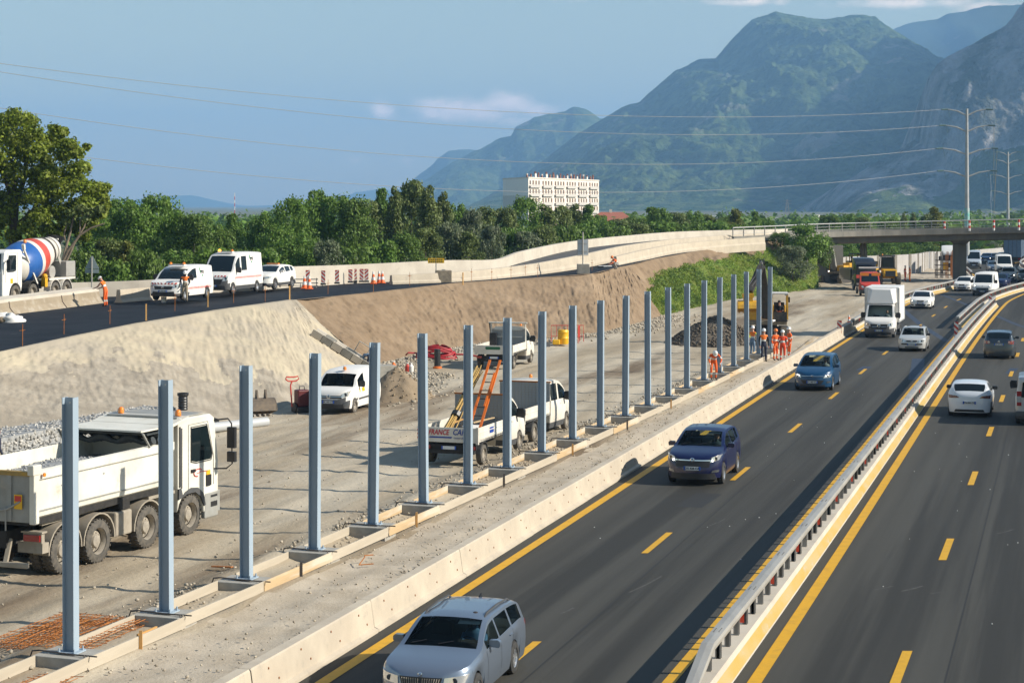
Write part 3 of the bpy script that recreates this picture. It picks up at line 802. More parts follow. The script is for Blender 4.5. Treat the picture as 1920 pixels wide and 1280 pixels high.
for k in range(64):
    a = bl[max(k-1,0)]; b = bl[min(k+1,63)]; d = Vector((b.x-a.x, b.y-a.y, 0)).normalized(); nx = Vector((-d.y, d.x, 0))
    for i, z in enumerate((1.22, .85, .55)): tr[i].append(bl[k]+nx*.15+Vector((0,0,z)))
M_RAIL = mat("rail_pale", (.50,.49,.46), rough=.5, metal=.2)
mb.tube(tr[0], .06, 6); mb.tube(tr[1], .022, 5); mb.tube(tr[2], .022, 5); mb.build("handrail", M_RAIL, bt)
d = 0; pm = MB(); pm.box(-.035,.035,-.05,.05,.26,1.2); proto = None
for k in range(1, 64):
    L = (bl[k]-bl[k-1]).length; m = max(1, round(L/1.3))
    for i in range(m):
        p = bl[k-1].lerp(bl[k], i/m); dd = (bl[k]-bl[k-1]).normalized(); nx = Vector((-dd.y, dd.x, 0)).normalized()
        if proto is None: o = proto = pm.build("rail_post", M_GALVD, bt)
        else: o = proto.copy(); COL.objects.link(o); o.parent = bt
        o.location = p+nx*.15; o.rotation_euler = (0,0,math.atan2(dd.y, dd.x))
# pier
mb = MB()
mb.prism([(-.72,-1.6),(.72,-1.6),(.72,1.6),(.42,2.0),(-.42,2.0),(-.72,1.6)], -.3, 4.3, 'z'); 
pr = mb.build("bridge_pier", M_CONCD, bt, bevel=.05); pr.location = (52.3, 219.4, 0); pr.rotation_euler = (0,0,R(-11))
mb = MB(); mb.hexa([(-.72,-1.6,4.3),(.72,-1.6,4.3),(.72,1.7,4.3),(-.72,1.7,4.3),(-1.1,-2.2,4.72),(1.1,-2.2,4.72),(1.1,2.6,4.72),(-1.1,2.6,4.72)])
o = mb.build("pier_head", M_CONCD, bt); o.location = (52.3,219.4,0); o.rotation_euler = (0,0,R(-11))
# abutment
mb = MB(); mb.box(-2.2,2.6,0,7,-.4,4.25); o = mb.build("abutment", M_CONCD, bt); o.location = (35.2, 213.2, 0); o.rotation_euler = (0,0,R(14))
mb = MB(); mb.prism([(0,-.4),(3.2,-.4),(3.2,3.9),(2.6,4.0),(0,1.2)], 0, .4, 'y'); o = mb.build("wing_wall", M_CONCW, bt); o.location = (30.3,209.9,0); o.rotation_euler = (0,0,R(32))
# graffiti on the deck edge
M_GRAF = mat("chalk_graffiti", (.24,.25,.25), (.15,.16,.16), scale=6, rough=.9)
g = text_mesh("SORTONS DU NUCLEAIRE", .62, "graffiti", M_GRAF, bt, depth=.006)
dirb = Vector((64-52, 212.7-215.0, .27)).normalized()
g.location = Vector((55.4, 214.3, 5.92))+Vector((.19*.0,-.03,-.03)); g.rotation_euler = (R(90), R(-1.3), math.atan2(dirb.y, dirb.x)); g.scale = (1.0, .8, 1)

# far noise wall beyond the bridge
wp = [Vector((36.5,222,2.5)), Vector((42,231,2.5)), Vector((52,243,2.5)), Vector((58,262,2.3)), Vector((65.5,283,1.85)), Vector((76,306,1.6)), Vector((87,330,1.45)), Vector((128,420,1.5)), Vector((200,580,1.5))]
wall_loft("noise_wall", wp, -.2, "long pale concrete noise wall beyond the bridge", "wall", mat("noise_wall_panel", (.42,.40,.38), (.36,.34,.32), scale=.4, rough=.9), th=.25, jersey=False, n=90)
wj = MB()
for i in range(24):
    t_ = i/23; p = smooth_line(wp[:6], 24)[i]
    wj.box(p.x-.15, p.x+.15, p.y-.35, p.y-.12, -.2, p.z+.05)
o = wj.build("wall_pilaster", M_CONCW); o.parent = [q for q in bpy.data.objects if q.name.startswith("noise_wall")][0]; o.matrix_parent_inverse = Matrix.Translation(-Vector(o.parent.location))

# ================================================================ apartment block and distant buildings
M_FACADE = mat("facade_cream", (.72,.66,.58), (.66,.60,.53), scale=.3, rough=.85)
M_GABLE = mat("gable_grey", (.82,.82,.81), rough=.85); M_GABLE2 = mat("gable_grey_dark", (.60,.62,.60), rough=.85)
M_WINB = mat("window_brown", (.10,.06,.045), rough=.3); M_SHUT = mat("shutter", (.45,.33,.25), rough=.7); M_BALC = mat("balcony_rail", (.5,.47,.43), rough=.8)
M_CHIM = mat("chimney_brick", (.22,.10,.07), rough=.9)
bY = 580.0; A = atY(943, 335, bY+30); B = atY(990.5, 335, bY); C = atY(1123, 348, bY+70)
ax = (C-B); ax.z = 0; Lf = ax.length; ax.normalize(); sd = (A-B); sd.z = 0; Ld = sd.length; sd.normalize()
bd = thing("apartment_block", "long cream apartment block with balconies rising behind the trees", "building", (B.x, B.y, -.5))
Hh = 8.8+(385-334)/FPX*bY+.5
def bp(u, v, z): return ax*u+sd*v+Vector((0,0,z))
def bbox(mb, u0,u1,v0,v1,z0,z1, mi=None):
    mb.hexa([bp(u0,v0,z0),bp(u1,v0,z0),bp(u1,v1,z0),bp(u0,v1,z0),bp(u0,v0,z1),bp(u1,v0,z1),bp(u1,v1,z1),bp(u0,v1,z1)], mi)
mb = MB(); bbox(mb, .06, Lf, .0, Ld, 0, Hh); mb.build("wall", M_FACADE, bd)
mb = MB(); bbox(mb, 0, .05, -.05, Ld+.05, Hh-5.3, Hh+.1, 0); bbox(mb, 0, .05, -.05, Ld+.05, 0, Hh-5.3, 1); mb.build("gable_cladding", [M_GABLE, M_GABLE2], bd)
mb = MB(); bbox(mb, -.1, Lf+.2, -.35, Ld+.2, Hh, Hh+.35); mb.build("roof_edge", M_FACADE, bd)
nb = 6; fl = 2.72; pmw = None
for f in range(6):
    z0 = Hh-2.3-f*fl
    for b in range(nb):
        u0 = Lf*(b+.06)/nb
        for q in range(4):
            mb = MB(); uu = u0+.5+q*(Lf/nb-1.2)/4
            bbox(mb, uu, uu+1.15, -.06, -.01, z0-.2 if q in (1,2) else z0+.35, z0+1.6); w = mb.build("window", M_WINB, bd)
            if (b*7+f*3+q) % 3:
                m2 = MB(); bbox(m2, uu+.85, uu+1.5, -.14, -.07, z0-.1, z0+1.6); m2.build("shutter", M_SHUT, w)
    mb = MB()
    for b in range(nb):
        u0 = Lf*(b+.12)/nb; u1 = Lf*(b+.88)/nb
        bbox(mb, u0, u1, -1.1, -.0, z0-.62, z0-.45); bbox(mb, u0, u1, -1.1, -1.04, z0-.45, z0+.35)
    mb.build("balcony", M_BALC, bd)
mb = MB(); rg2 = random.Random(4)
for i in range(20):
    u = Lf*(.02+.049*i)+rg2.uniform(-.4,.4); hgt = rg2.uniform(.9, 2.0)
    bbox(mb, u, u+rg2.uniform(.7,1.5), 3, 4.2, Hh+.35, Hh+.35+hgt*.7, i % 3 == 2 and 1 or 0); mb.cyl(bp(u+.4,3.5,Hh+.3+hgt*.7), bp(u+.4,3.5,Hh+.5+hgt), .28, n=6, mi=(1 if i % 4 == 0 else 0))
mb.build("chimney", [M_CHIM, M_FACADE], bd)
M_TILE = mat("roof_tile", (.36,.12,.065), (.30,.10,.06), scale=2, rough=.85)
p = atY(1145, 408, 560); hs = thing("house", "house with red tiled roof right of the apartment block", "house", (p.x, p.y, -.4))
mb = MB(); mb.box(-6.5,6.5,-4,4,0,4.6); mb.build("wall", M_FACADE, hs)
mb = MB(); mb.hexa([(-7.2,-4.6,4.6),(7.2,-4.6,4.6),(7.2,4.6,4.6),(-7.2,4.6,4.6),(-3,-.1,7.2),(3.5,-.1,7.2),(3.5,.1,7.2),(-3,.1,7.2)]); rf = mb.build("roof", M_TILE, hs)
mb = MB(); mb.box(-.4,.4,-.4,.4,6,8); mb.build("chimney", M_FACADE, rf)
M_WHITEB = mat("distant_white", (.55,.53,.5), rough=.8)
FARB_ = [(1528,405,20,30,900,"white silo","round white silo standing beyond the bridge railing"),(1462,410,30,10,900,"","low white shed left of the white silo"),(1496,412,14,7,850,"","small white building just left of the white silo"),
         (1340,406,26,10,700,"","flat roofed building behind the yellowish poplar"),(1312,409,12,8,700,"","small house left of the flat roofed building"),(1445,414,10,6,800,"","tiny white house left of the low white shed")]
for (px, py, w, hpx, Yb, kk, lab) in FARB_:
    p = atY(px, py, Yb); wm_ = w/FPX*Yb
    o = thing("silo" if kk else "distant_building", lab, "silo" if kk else "building", (p.x, p.y, -.4), group="far buildings beyond the bridge")
    mb = MB()
    if kk: mb.lathe([(wm_/2,0),(wm_/2,p.z+.4),(wm_/2*.9,p.z+.9),(0,p.z+1.2)], n=16); mb.build("tank", M_WHITEB, o, smooth=30)
    else:
        mb.box(-wm_/2,wm_/2,-4,4,0,p.z+.4); mb.build("wall", M_WHITEB, o)
        mb = MB(); mb.box(-wm_/2-.2,wm_/2+.2,-4.2,4.2,p.z+.4,p.z+.7); mb.build("roof", M_GABLE2, o)
        mb = MB()
        for q in range(3): mb.box(-wm_/2+wm_*(q+.3)/3, -wm_/2+wm_*(q+.6)/3, -4.06, -4.0, p.z*.45, p.z*.45+1.6)
        mb.build("window", M_WINB, o)

# ================================================================ pylons, wires, mast
M_PYL = mat("pylon_steel", (.40,.41,.41), (.34,.35,.35), scale=1.5, rough=.5, metal=.25); M_INS = mat("insulator", (.10,.16,.15), rough=.3)
def pylon(px, Yp, ytop, arms, label, scale=1.0, graffiti=False):
    base = atY(px+5, 430, Yp); ztop = CAM_H+(HOR-ytop)/FPX*Yp
    t = thing("power_pylon", label, "pylon", (base.x, base.y, -.5), group="tubular power pylons")
    mb = MB(); mb.cyl((0,0,0), (0,0,ztop+.5), .40*scale, .17*scale, n=14); mb.build("mast", M_PYL, t, smooth=40)
    tips = []
    for (ya, w) in arms:
        za = CAM_H+(HOR-ya)/FPX*Yp+.5
        mb = MB(); wl_ = w/FPX*Yp
        for sgn in (-1, 1):
            mb.tube([(0,0,za-.9*scale), (sgn*wl_*.5,0,za-.25*scale), (sgn*wl_,0,za)], [.13*scale,.10*scale,.06*scale], 6)
        arm = mb.build("crossarm", M_PYL, t)
        mb = MB()
        for sgn in (-1, 1):
            mb.tube([(sgn*wl_,0,za),(sgn*(wl_+.9*scale),-.2,za-.05)], .11*scale, 6); mb.tube([(sgn*wl_*.96,0,za),(sgn*wl_*.9,.1,za-1.1*scale),(sgn*(wl_*.75),.2,za-.5)], .03, 4)
        mb.build("insulator", M_INS, arm)
        tips.append(Vector((base.x-wl_-.8*scale, base.y, za-.55)))
    if graffiti:
        zg0, zg1 = 6.4, 8.9
        mb = MB(); mb.cyl((0,0,zg0), (0,0,zg1), .372, .352, n=14, caps=False); mb.build("graffiti", mat("turquoise_graffiti", (.10,.42,.38), (.45,.5,.48), scale=1.4, rough=.6), t, smooth=40)
    return t, tips
p1, tips1 = pylon(1808, 262, 204, [(205,36),(235,40),(278,46),(320,44)], "tall tubular power pylon with four pairs of arms beyond the bridge", 1.0, True)
p2, tips2 = pylon(1885, 480, 285, [(285,16),(300,20),(328,26),(358,26)], "smaller farther power pylon right of the tall one", 1.15)
p3, tips3 = pylon(2420, 420, 250, [(250,20),(275,24),(300,26),(325,26)], "power pylon beyond the right edge", 1.1)
M_WIRES = mat("wire", (.42,.42,.42), rough=.5, metal=.5)
LW = [("highest",(1765,204),(1190,212),(560,182)),("second",(1752,236),(1000,243),(0,135)),("third",(1742,280),(1200,305),(60,212)),("lowest",(1752,322),(1150,360),(160,295))]
for i, (nm, pR, pM, pL) in enumerate(LW):
    # catenary through tip, a mid point and a left point, hung between the pylon and a support left of the frame
    P0 = tips1[i]; YL = 175.0
    PM = atY(pM[0], pM[1], 222.0); PL = atY(pL[0], pL[1], lerp(222, YL, (pM[0]-pL[0])/(pM[0]+400)))
    # parabola z(x) through the three points, Y linear in x
    x0, x1, x2 = P0.x, PM.x, PL.x
    def para(x):
        return (P0.z*(x-x1)*(x-x2)/((x0-x1)*(x0-x2))+PM.z*(x-x0)*(x-x2)/((x1-x0)*(x1-x2))+PL.z*(x-x0)*(x-x1)/((x2-x0)*(x2-x1)))
    xe = -80.0; slopeY = (PL.y-P0.y)/(PL.x-P0.x)
    pts = []
    for k in range(61):
        x = P0.x+(xe-P0.x)*k/60; pts.append(Vector((x, P0.y+slopeY*(x-P0.x), para(x)))-P0)
    mb = MB(); mb.tube(pts, .027, 4); o = mb.build("power_line", M_WIRES); o.location = P0
    tag(o, f"thin power line, {nm} of the four crossing the sky from the tall pylon", "cable", "power lines across the sky")
for i in range(1, 4):
    a, b = tips1[i].copy(), tips2[i]; a.x += 2*(p1.location.x-a.x)
    pts = [a.lerp(b, k/16)+Vector((0,0,-7*(1-(2*k/16-1)**2)))-a for k in range(17)]
    mb = MB(); mb.tube(pts, .03, 4); o = mb.build("power_line", M_WIRES); o.location = a
    tag(o, f"sagging wire between the two pylons, {['','upper','middle','lower'][i]} one", "cable", "wires between the pylons")
p = atY(440, 362, 1500); mt = thing("antenna_mast", "thin red and white antenna mast far behind the trees", "mast", (p.x, p.y, -.4))
M_REDP = mat("paint_red", (.50,.055,.035), rough=.5); M_WHP = mat("paint_white", (.72,.70,.66), rough=.5)
mb = MB(); zt = p.z+.4
for k in range(7): mb.cyl((0,0,zt*k/7), (0,0,zt*(k+1)/7), .3, n=6, mi=k % 2)
mb.build("mast", [M_WHP, M_REDP], mt)
p = atY(1476, 374, 1400); lt = thing("lattice_pylon", "far grey lattice pylon in front of the mountain", "pylon", (p.x, p.y, -.4))
mb = MB(); zt = p.z+.4
for sx in (-1, 1):
    for sy in (-1, 1): mb.bar((sx*2,sy*2,0), (sx*.3,sy*.3,zt), .25)
for k in range(8):
    a = k/8; w0 = 2-1.7*a; w1 = 2-1.7*(k+1)/8
    for s in (-1, 1): mb.bar((s*w0,-w0,zt*a), (-s*w1,-w1,zt*(k+1)/8), .16)
for z in (.78, .92): mb.bar((-3.2,0,zt*z), (3.2,0,zt*z), .25)
mb.build("lattice", M_GALVD, lt)
# ================================================================ trees
def leaf_mat(name, c1, c2, trans=.38):
    m = mat(name, c1, c2, scale=.8, rough=.55, island=.45, spec=.3)
    nt = m.node_tree; bs = nt.nodes["Principled BSDF"]; out = nt.nodes["Material Output"]
    tr = nt.nodes.new("ShaderNodeBsdfTranslucent"); mx = nt.nodes.new("ShaderNodeMixShader"); mx.inputs[0].default_value = trans
    src = bs.inputs["Base Color"].links[0].from_socket
    nt.links.new(src, tr.inputs["Color"]); nt.links.new(bs.outputs[0], mx.inputs[1]); nt.links.new(tr.outputs[0], mx.inputs[2]); nt.links.new(mx.outputs[0], out.inputs["Surface"])
    return m
L_DARK = leaf_mat("leaf_dark", (.10,.185,.024), (.165,.26,.046))
L_MID = leaf_mat("leaf_mid", (.09,.155,.024), (.14,.21,.042))
L_OLIVE = leaf_mat("leaf_olive", (.125,.165,.04), (.18,.22,.068))
L_GREY = leaf_mat("leaf_grey", (.13,.165,.085), (.19,.22,.125))
L_YEL = leaf_mat("leaf_yellowish", (.12,.14,.022), (.18,.19,.04))
L_BIG = leaf_mat("leaf_bigtree", (.15,.20,.018), (.23,.275,.036), .42)
M_BARK = mat("bark", (.085,.07,.052), (.12,.10,.08), scale=3, rough=.95, bump=.6, bscale=14, bdist=.03, stretch=(1,1,.25))
M_BARKP = mat("bark_pale", (.27,.21,.145), (.20,.155,.11), scale=3, rough=.95, bump=.5, bscale=14, bdist=.03)

def leaves(clumps, nper, size, rg, up=.35, shell=.55):
    C = np.repeat(np.array([c[:3] for c in clumps]), nper, 0); Rr = np.repeat(np.array([c[3] for c in clumps]), nper)
    N = len(C); d = rg.normal(size=(N, 3)); d /= np.linalg.norm(d, axis=1)[:, None]
    r = Rr*(shell+(1-shell)*rg.random(N)**.6)*np.where(rg.random(N) < .3, rg.uniform(1.0, 1.55, N), 1.0)
    p = C+d*r[:, None]*np.array([1, 1, .8])
    nrm = d+rg.normal(size=(N, 3))*.65+np.array([0, 0, up]); nrm /= np.linalg.norm(nrm, axis=1)[:, None]
    t = np.cross(nrm, rg.normal(size=(N, 3))); t /= np.linalg.norm(t, axis=1)[:, None]; b = np.cross(nrm, t)
    s = size*rg.uniform(.65, 1.35, N)[:, None]
    V = np.stack([p-t*s*.5-b*s*.18, p+b*s*-.42, p+t*s*.55, p+b*s*.42], 1)
    return V.reshape(-1, 3)
def crown_obj(name, V, m, parent=None):
    n = len(V)//4
    return np_mesh(name, V, np.arange(n*4).reshape(n, 4), m, parent)

def make_crown(H, rx, nclump, nper, size, seed, shape="round", cr=(.9,1.5), zlow=.12):
    rg = np.random.default_rng(seed); cl = []
    while len(cl) < nclump:
        t = rg.random(); z = H*(zlow+(1-zlow)*t)
        if shape == "round": w = rx*math.sqrt(max(.05, 1-((t-.42)/.62)**2))
        elif shape == "poplar": w = rx*(1-(2*t-.9)**2*.62)*.8*(1.0 if t < .85 else .7)
        else: w = rx*(1-.55*t**2)
        a = rg.uniform(0, 6.283); q = w*math.sqrt(rg.random())**.6
        r = rg.uniform(*cr)*(1 if t < .8 else .75)
        cl.append((q*math.cos(a)*.95, q*math.sin(a)*.95, min(z, H-r*.6), r))
    return leaves(cl, nper, size, rg)

def trunk_mb(H, r, seed, branches=5):
    rg = random.Random(seed); mb = MB()
    top = H*.72
    pts = [(rg.uniform(-.1,.1)*k*.6, rg.uniform(-.1,.1)*k*.6, top*k/5) for k in range(6)]
    mb.tube(pts, [r*(1-.14*k) for k in range(6)], 8)
    for b in range(branches):
        k = rg.choice((1, 2, 3)); a = rg.uniform(0, 6.28); L = H*rg.uniform(.2, .33); p = Vector(pts[k])
        e = p+Vector((math.cos(a)*L*.8, math.sin(a)*L*.8, L*.75)); mb.tube([p, p.lerp(e, .5)+Vector((0,0,L*.06)), e], [r*.5, r*.32, r*.12], 6)
    return mb
KIND = {}
def kind(key, H, rx, ncl, nper, size, seed, shape, m, cr=(.9,1.5), bark=None):
    KIND[key] = (crown_proto(key, H, rx, ncl, nper, size, seed, shape, m, cr), trunk_proto(H, seed, bark), H)
def crown_proto(key, H, rx, ncl, nper, size, seed, shape, m, cr):
    V = make_crown(H, rx, ncl, nper, size, seed, shape, cr); o = crown_obj("crown", V, m); me = o.data; bpy.data.objects.remove(o); return me
def trunk_proto(H, seed, bark):
    o = trunk_mb(H, .2, seed).build("trunk", bark or M_BARK, smooth=50); me = o.data; bpy.data.objects.remove(o); return me
kind("broad_a", 10, 3.6, 60, 150, .30, 1, "round", L_DARK)
kind("broad_b", 10, 4.2, 66, 150, .30, 2, "round", L_DARK, (.9,1.7))
kind("broad_c", 10, 3.2, 54, 150, .28, 3, "round", L_MID)
kind("olive_a", 10, 2.9, 54, 150, .27, 4, "cone", L_OLIVE, (.7,1.3))
kind("poplar_a", 10, 2.1, 52, 140, .26, 5, "poplar", L_OLIVE, (.6,1.1))
kind("poplar_b", 10, 1.9, 46, 140, .26, 6, "poplar", L_DARK, (.6,1.1))
kind("grey_a", 7, 3.0, 46, 140, .26, 7, "round", L_GREY, (.6,1.2))
kind("yellow_a", 8, 2.2, 44, 120, .28, 8, "poplar", L_YEL, (.6,1.1))
kind("bush_a", 4, 2.4, 34, 120, .24, 9, "round", L_MID, (.6,1.0))
kind("bush_b", 4, 2.2, 34, 120, .24, 10, "round", L_DARK, (.6,1.0))
WORDS = {"broad_a":"dark broad-leaved tree","broad_b":"wide dark broad-leaved tree","broad_c":"mid green rounded tree","olive_a":"olive green tapering tree","poplar_a":"upright olive poplar","poplar_b":"upright dark poplar",
         "grey_a":"silvery willow","yellow_a":"yellowish young poplar","bush_a":"mid green bush","bush_b":"dark green bush"}
def place_tree(px, ytop, key, Y, zb, wpx, where, group):
    cm, tm, H = KIND[key]
    p = atY(px, ytop, Y); h = p.z-zb; s = h/H
    o = bpy.data.objects.new("tree" if not key.startswith("bush") else "bush", None); COL.objects.link(o); o.location = (p.x, p.y, zb)
    wide = {"broad_a":3.9,"broad_b":4.5,"broad_c":3.6,"olive_a":3.2,"poplar_a":2.3,"poplar_b":2.1,"grey_a":3.2,"yellow_a":2.3,"bush_a":2.6,"bush_b":2.4}[key]
    sx = (wpx/FPX*Y/2)/wide if wpx else s
    tag(o, f"{WORDS[key]}, {where}", "tree" if not key.startswith("bush") else "bush", group)
    for nm, me, k in (("crown", cm, 1), ("trunk", tm, 1)):
        c = bpy.data.objects.new(nm, me); COL.objects.link(c); c.parent = o
    o.rotation_euler = (0, 0, RNG.uniform(0, 6.28)); o.scale = (sx, sx, s)
    return o
GT = "trees in the belt behind the slip road"
ROW = [(205,392,"broad_a",150,100),(232,376,"broad_b",158,110),(262,384,"broad_a",150,95),(298,369,"broad_b",160,100),(335,398,"broad_a",152,80),(362,405,"broad_c",148,95),(395,422,"broad_a",150,70),
       (418,432,"broad_c",150,60),(436,403,"poplar_b",168,46),(458,418,"broad_a",175,60),(478,424,"olive_a",180,55),(496,401,"broad_a",172,70),(520,425,"broad_b",160,80),(548,374,"broad_b",166,90),(592,360,"broad_a",172,95),
       (630,370,"broad_b",170,90),(668,374,"broad_c",168,85),(690,378,"olive_a",176,70),(716,356,"poplar_b",178,46),(740,352,"poplar_a",176,46),(770,341,"olive_a",180,80),(803,350,"poplar_a",176,56),(832,362,"poplar_a",182,48),
       (855,385,"broad_a",186,60),(886,396,"grey_a",182,60),(912,390,"olive_a",196,60),(945,392,"olive_a",200,60),(985,373,"broad_b",215,80),(1022,385,"poplar_a",215,60),(1050,388,"olive_a",220,60),(1078,384,"poplar_a",225,50),(1103,386,"poplar_b",225,44),
       (1128,405,"broad_a",232,60),(1160,412,"olive_a",235,60),(1192,408,"broad_c",240,60),(1222,390,"poplar_b",250,44),(1238,392,"broad_a",250,50),(1268,400,"olive_a",255,60),(1298,398,"broad_a",258,56),(1330,404,"olive_a",262,60),
       (1358,408,"broad_c",265,50),(1380,394,"yellow_a",262,44),(1416,398,"poplar_b",268,28),(1440,412,"bush_b",270,40)]
for i, (px, yt, k, Y, w) in enumerate(ROW):
    place_tree(px, yt, k, Y, .2, w*1.12, f"{['first','second','third','fourth'][i%4]} from left in the belt {['behind the triangle sign','behind the two vans','behind the white off-roader','behind the cones','behind the striped panels','above the yellow sign','left of the apartment block','before the apartment block','below the red roof','behind the small sign','at the bridge end'][i//4]}", GT)
FRONT = [(160,470,"bush_a",130,90),(205,450,"olive_a",132,70),(240,455,"yellow_a",131,50),(268,470,"bush_a",130,70),(215,492,"bush_b",126,80),(330,470,"broad_a",138,90),(395,468,"bush_b",138,80),(440,470,"bush_a",140,80),(500,470,"bush_b",142,80),(555,440,"broad_a",146,90),
         (612,452,"grey_a",144,60),(655,464,"bush_a",146,110),(712,455,"bush_b",150,80),(760,440,"broad_c",154,80),(800,430,"olive_a",158,70),(845,420,"grey_a",160,60),(880,436,"olive_a",160,60),(925,425,"grey_a",166,60),(965,430,"bush_b",176,70),(985,436,"grey_a",175,60),(1020,426,"olive_a",184,60),
         (1012,425,"broad_c",184,50),(1060,424,"bush_a",196,70),(1100,418,"bush_b",204,60),(1150,424,"bush_a",214,80),(1195,420,"olive_a",220,70),(1240,418,"bush_b",226,80),(1290,418,"bush_a",232,80),(1345,416,"bush_b",236,90),(1400,420,"bush_a",240,80)]
for i, (px, yt, k, Y, w) in enumerate(FRONT):
    place_tree(px, yt, k, Y, .6, w*1.15, f"just behind the pale wall, {ORD[i]} in its row from the mixer", "low trees just behind the pale wall")
BEY = [(1555,404,"broad_c",300,50),(1590,402,"broad_a",310,54),(1618,408,"olive_a",300,40),(1695,400,"poplar_a",320,20),(1712,399,"poplar_a",330,18),(1738,402,"olive_a",330,36),(1750,390,"yellow_a",300,44),(1668,410,"bush_a",300,40),
       (1575,452,"broad_a",262,60),(1612,448,"broad_b",272,60),(1650,450,"broad_a",276,60),(1690,450,"broad_b",280,64),(1725,448,"broad_c",286,60),(1760,446,"broad_a",296,60),(1785,450,"broad_b",300,50),(1822,446,"broad_c",345,50),(1850,452,"grey_a",350,44),(1880,448,"broad_a",355,50),(1910,446,"broad_b",360,50),(1640,470,"bush_a",268,50),(1745,462,"bush_a",280,40),(1600,455,"bush_b",266,50),(1890,400,"broad_c",700,60),(1940,392,"broad_a",720,70)]
for i, (px, yt, k, Y, w) in enumerate(BEY):
    place_tree(px, yt, k, Y, -.2, w*1.1, f"seen {'above the bridge railing' if i < 8 or i > 20 else 'under the bridge deck'}, {ORD[i % 8 if i < 8 else i-8]} from the left", "trees beyond the bridge")
# two bushes at the end of the bank
place_tree(1512, 423, "bush_b", 203, 2.6, 78, "tall and leafy at the left end of the bridge", "bushes at the bridge end")
place_tree(1548, 446, "bush_a", 209, 2.0, 40, "spilling over the dark abutment", "bushes at the bridge end")
place_tree(1486, 462, "grey_a", 196, .9, 70, "on the grassy bank left of the abutment", "bushes at the bridge end")
place_tree(1464, 436, "bush_a", 206, 4.2, 44, "small one on top of the bank by the parapet", "bushes at the bridge end")
place_tree(1580, 515, "bush_a", 224, -.1, 40, "low weeds at the foot of the abutment wall", "bushes at the bridge end")

# the big plane tree behind the mixer
YB = 126.0
bt_ = thing("plane_tree", "tall leafy tree with yellowish green crown towering behind the concrete mixer", "tree", (atY(28, 430, YB).x, YB, 1.0))
ox = bt_.location.x
rg = np.random.default_rng(77); cl = []
def addc(px, py, r, dY=0.0, n=1, spread=0):
    for _ in range(n):
        p = atY(px+rg.normal()*spread, py+rg.normal()*spread, YB+dY+rg.normal()*1.2); cl.append((p.x-ox, p.y-YB, p.z-1.0, r*rg.uniform(.8, 1.2)/FPX*YB))
for (px, py, r) in [(8,228,20),(30,222,16),(52,226,14),(-20,235,26),(-60,250,30),(20,255,26),(52,258,20),(-10,290,30),(40,290,26),(70,285,20),(75,320,24),(30,330,28),(-40,330,34),(100,262,16),(112,250,10),(118,290,18),(130,270,12),(142,285,12),
                    (115,320,22),(145,315,14),(140,345,20),(105,355,24),(65,365,26),(20,375,28),(-30,380,34),(160,350,14),(178,352,12),(192,352,9),(185,375,14),(165,385,18),(140,390,20),(110,395,20),(75,405,18),(195,372,7),(188,398,10),(170,415,12),(145,425,13),(120,425,14),(90,430,14),
                    (50,425,15),(-10,420,20),(-60,420,30),(-80,350,40),(-70,290,36),(195,388,8),(155,440,9),(25,440,10),(5,405,20),(88,275,14),(85,345,18)]:
    addc(px, py, r, 0); addc(px, py, r*.9, rg.choice((-2.2, 2.2)))
    addc(px, py, r*.55, rg.normal()*1.5, 2, r*.7)
V = leaves([(a,b,c,r*1.3) for a,b,c,r in cl], 230, .22, rg, up=.3, shell=.25)
crown_obj("crown", V, L_BIG, bt_)
mb = MB()
def T(px, py, dy=0): p = atY(px, py, YB+dy); return Vector((p.x-ox, p.y-YB, p.z-1.0))
mb.tube([(0,0,-1), T(27,440), T(26,405), T(30,375), T(24,330), T(20,280)], [.42,.34,.30,.24,.16,.06], 9)
for pth in ([T(28,400), T(15,350), T(-5,300), T(-10,250)], [T(28,425), T(60,400), T(80,360), T(95,300)], [T(29,380), T(48,330), T(50,270)], [T(26,410), T(-10,380), T(-50,330)], [T(60,402), T(90,385), T(130,350)]):
    mb.tube(pth, [.20-.04*i for i in range(len(pth))], 7)
mb.build("trunk", M_BARK, bt_, smooth=50)
lean = thing("leaning_tree", "pale bare stems leaning right out of the big tree's foot", "tree", (atY(118, 520, 122).x, 122, 1.5))
lo_ = lean.location.copy()
def T2(px, py, dy=0): return atY(px, py, 122+dy)-lo_
mb = MB()
for pth, r in (([T2(105,520), T2(128,470), T2(150,440), T2(172,427), T2(196,419)], .12), ([T2(112,515), T2(122,470), T2(132,435), T2(138,405)], .10), ([T2(120,500), T2(140,455), T2(158,425), T2(168,395)], .08), ([T2(128,470), T2(120,440), T2(128,410)], .06), ([T2(150,440), T2(150,415), T2(158,395)], .05)):
    mb.tube(pth, [r*(1-.16*i) for i in range(len(pth))], 7)
mb.build("trunk", M_BARKP, lean, smooth=50)
cl = []
for (px, py, r) in [(150,392,12),(170,398,11),(186,392,9),(135,400,12),(160,412,9),(125,415,9)]:
    p = T2(px, py); cl.append((p.x, p.y, p.z, r/FPX*122))
crown_obj("crown", leaves(cl, 130, .2, np.random.default_rng(3), shell=.3), L_OLIVE, lean)

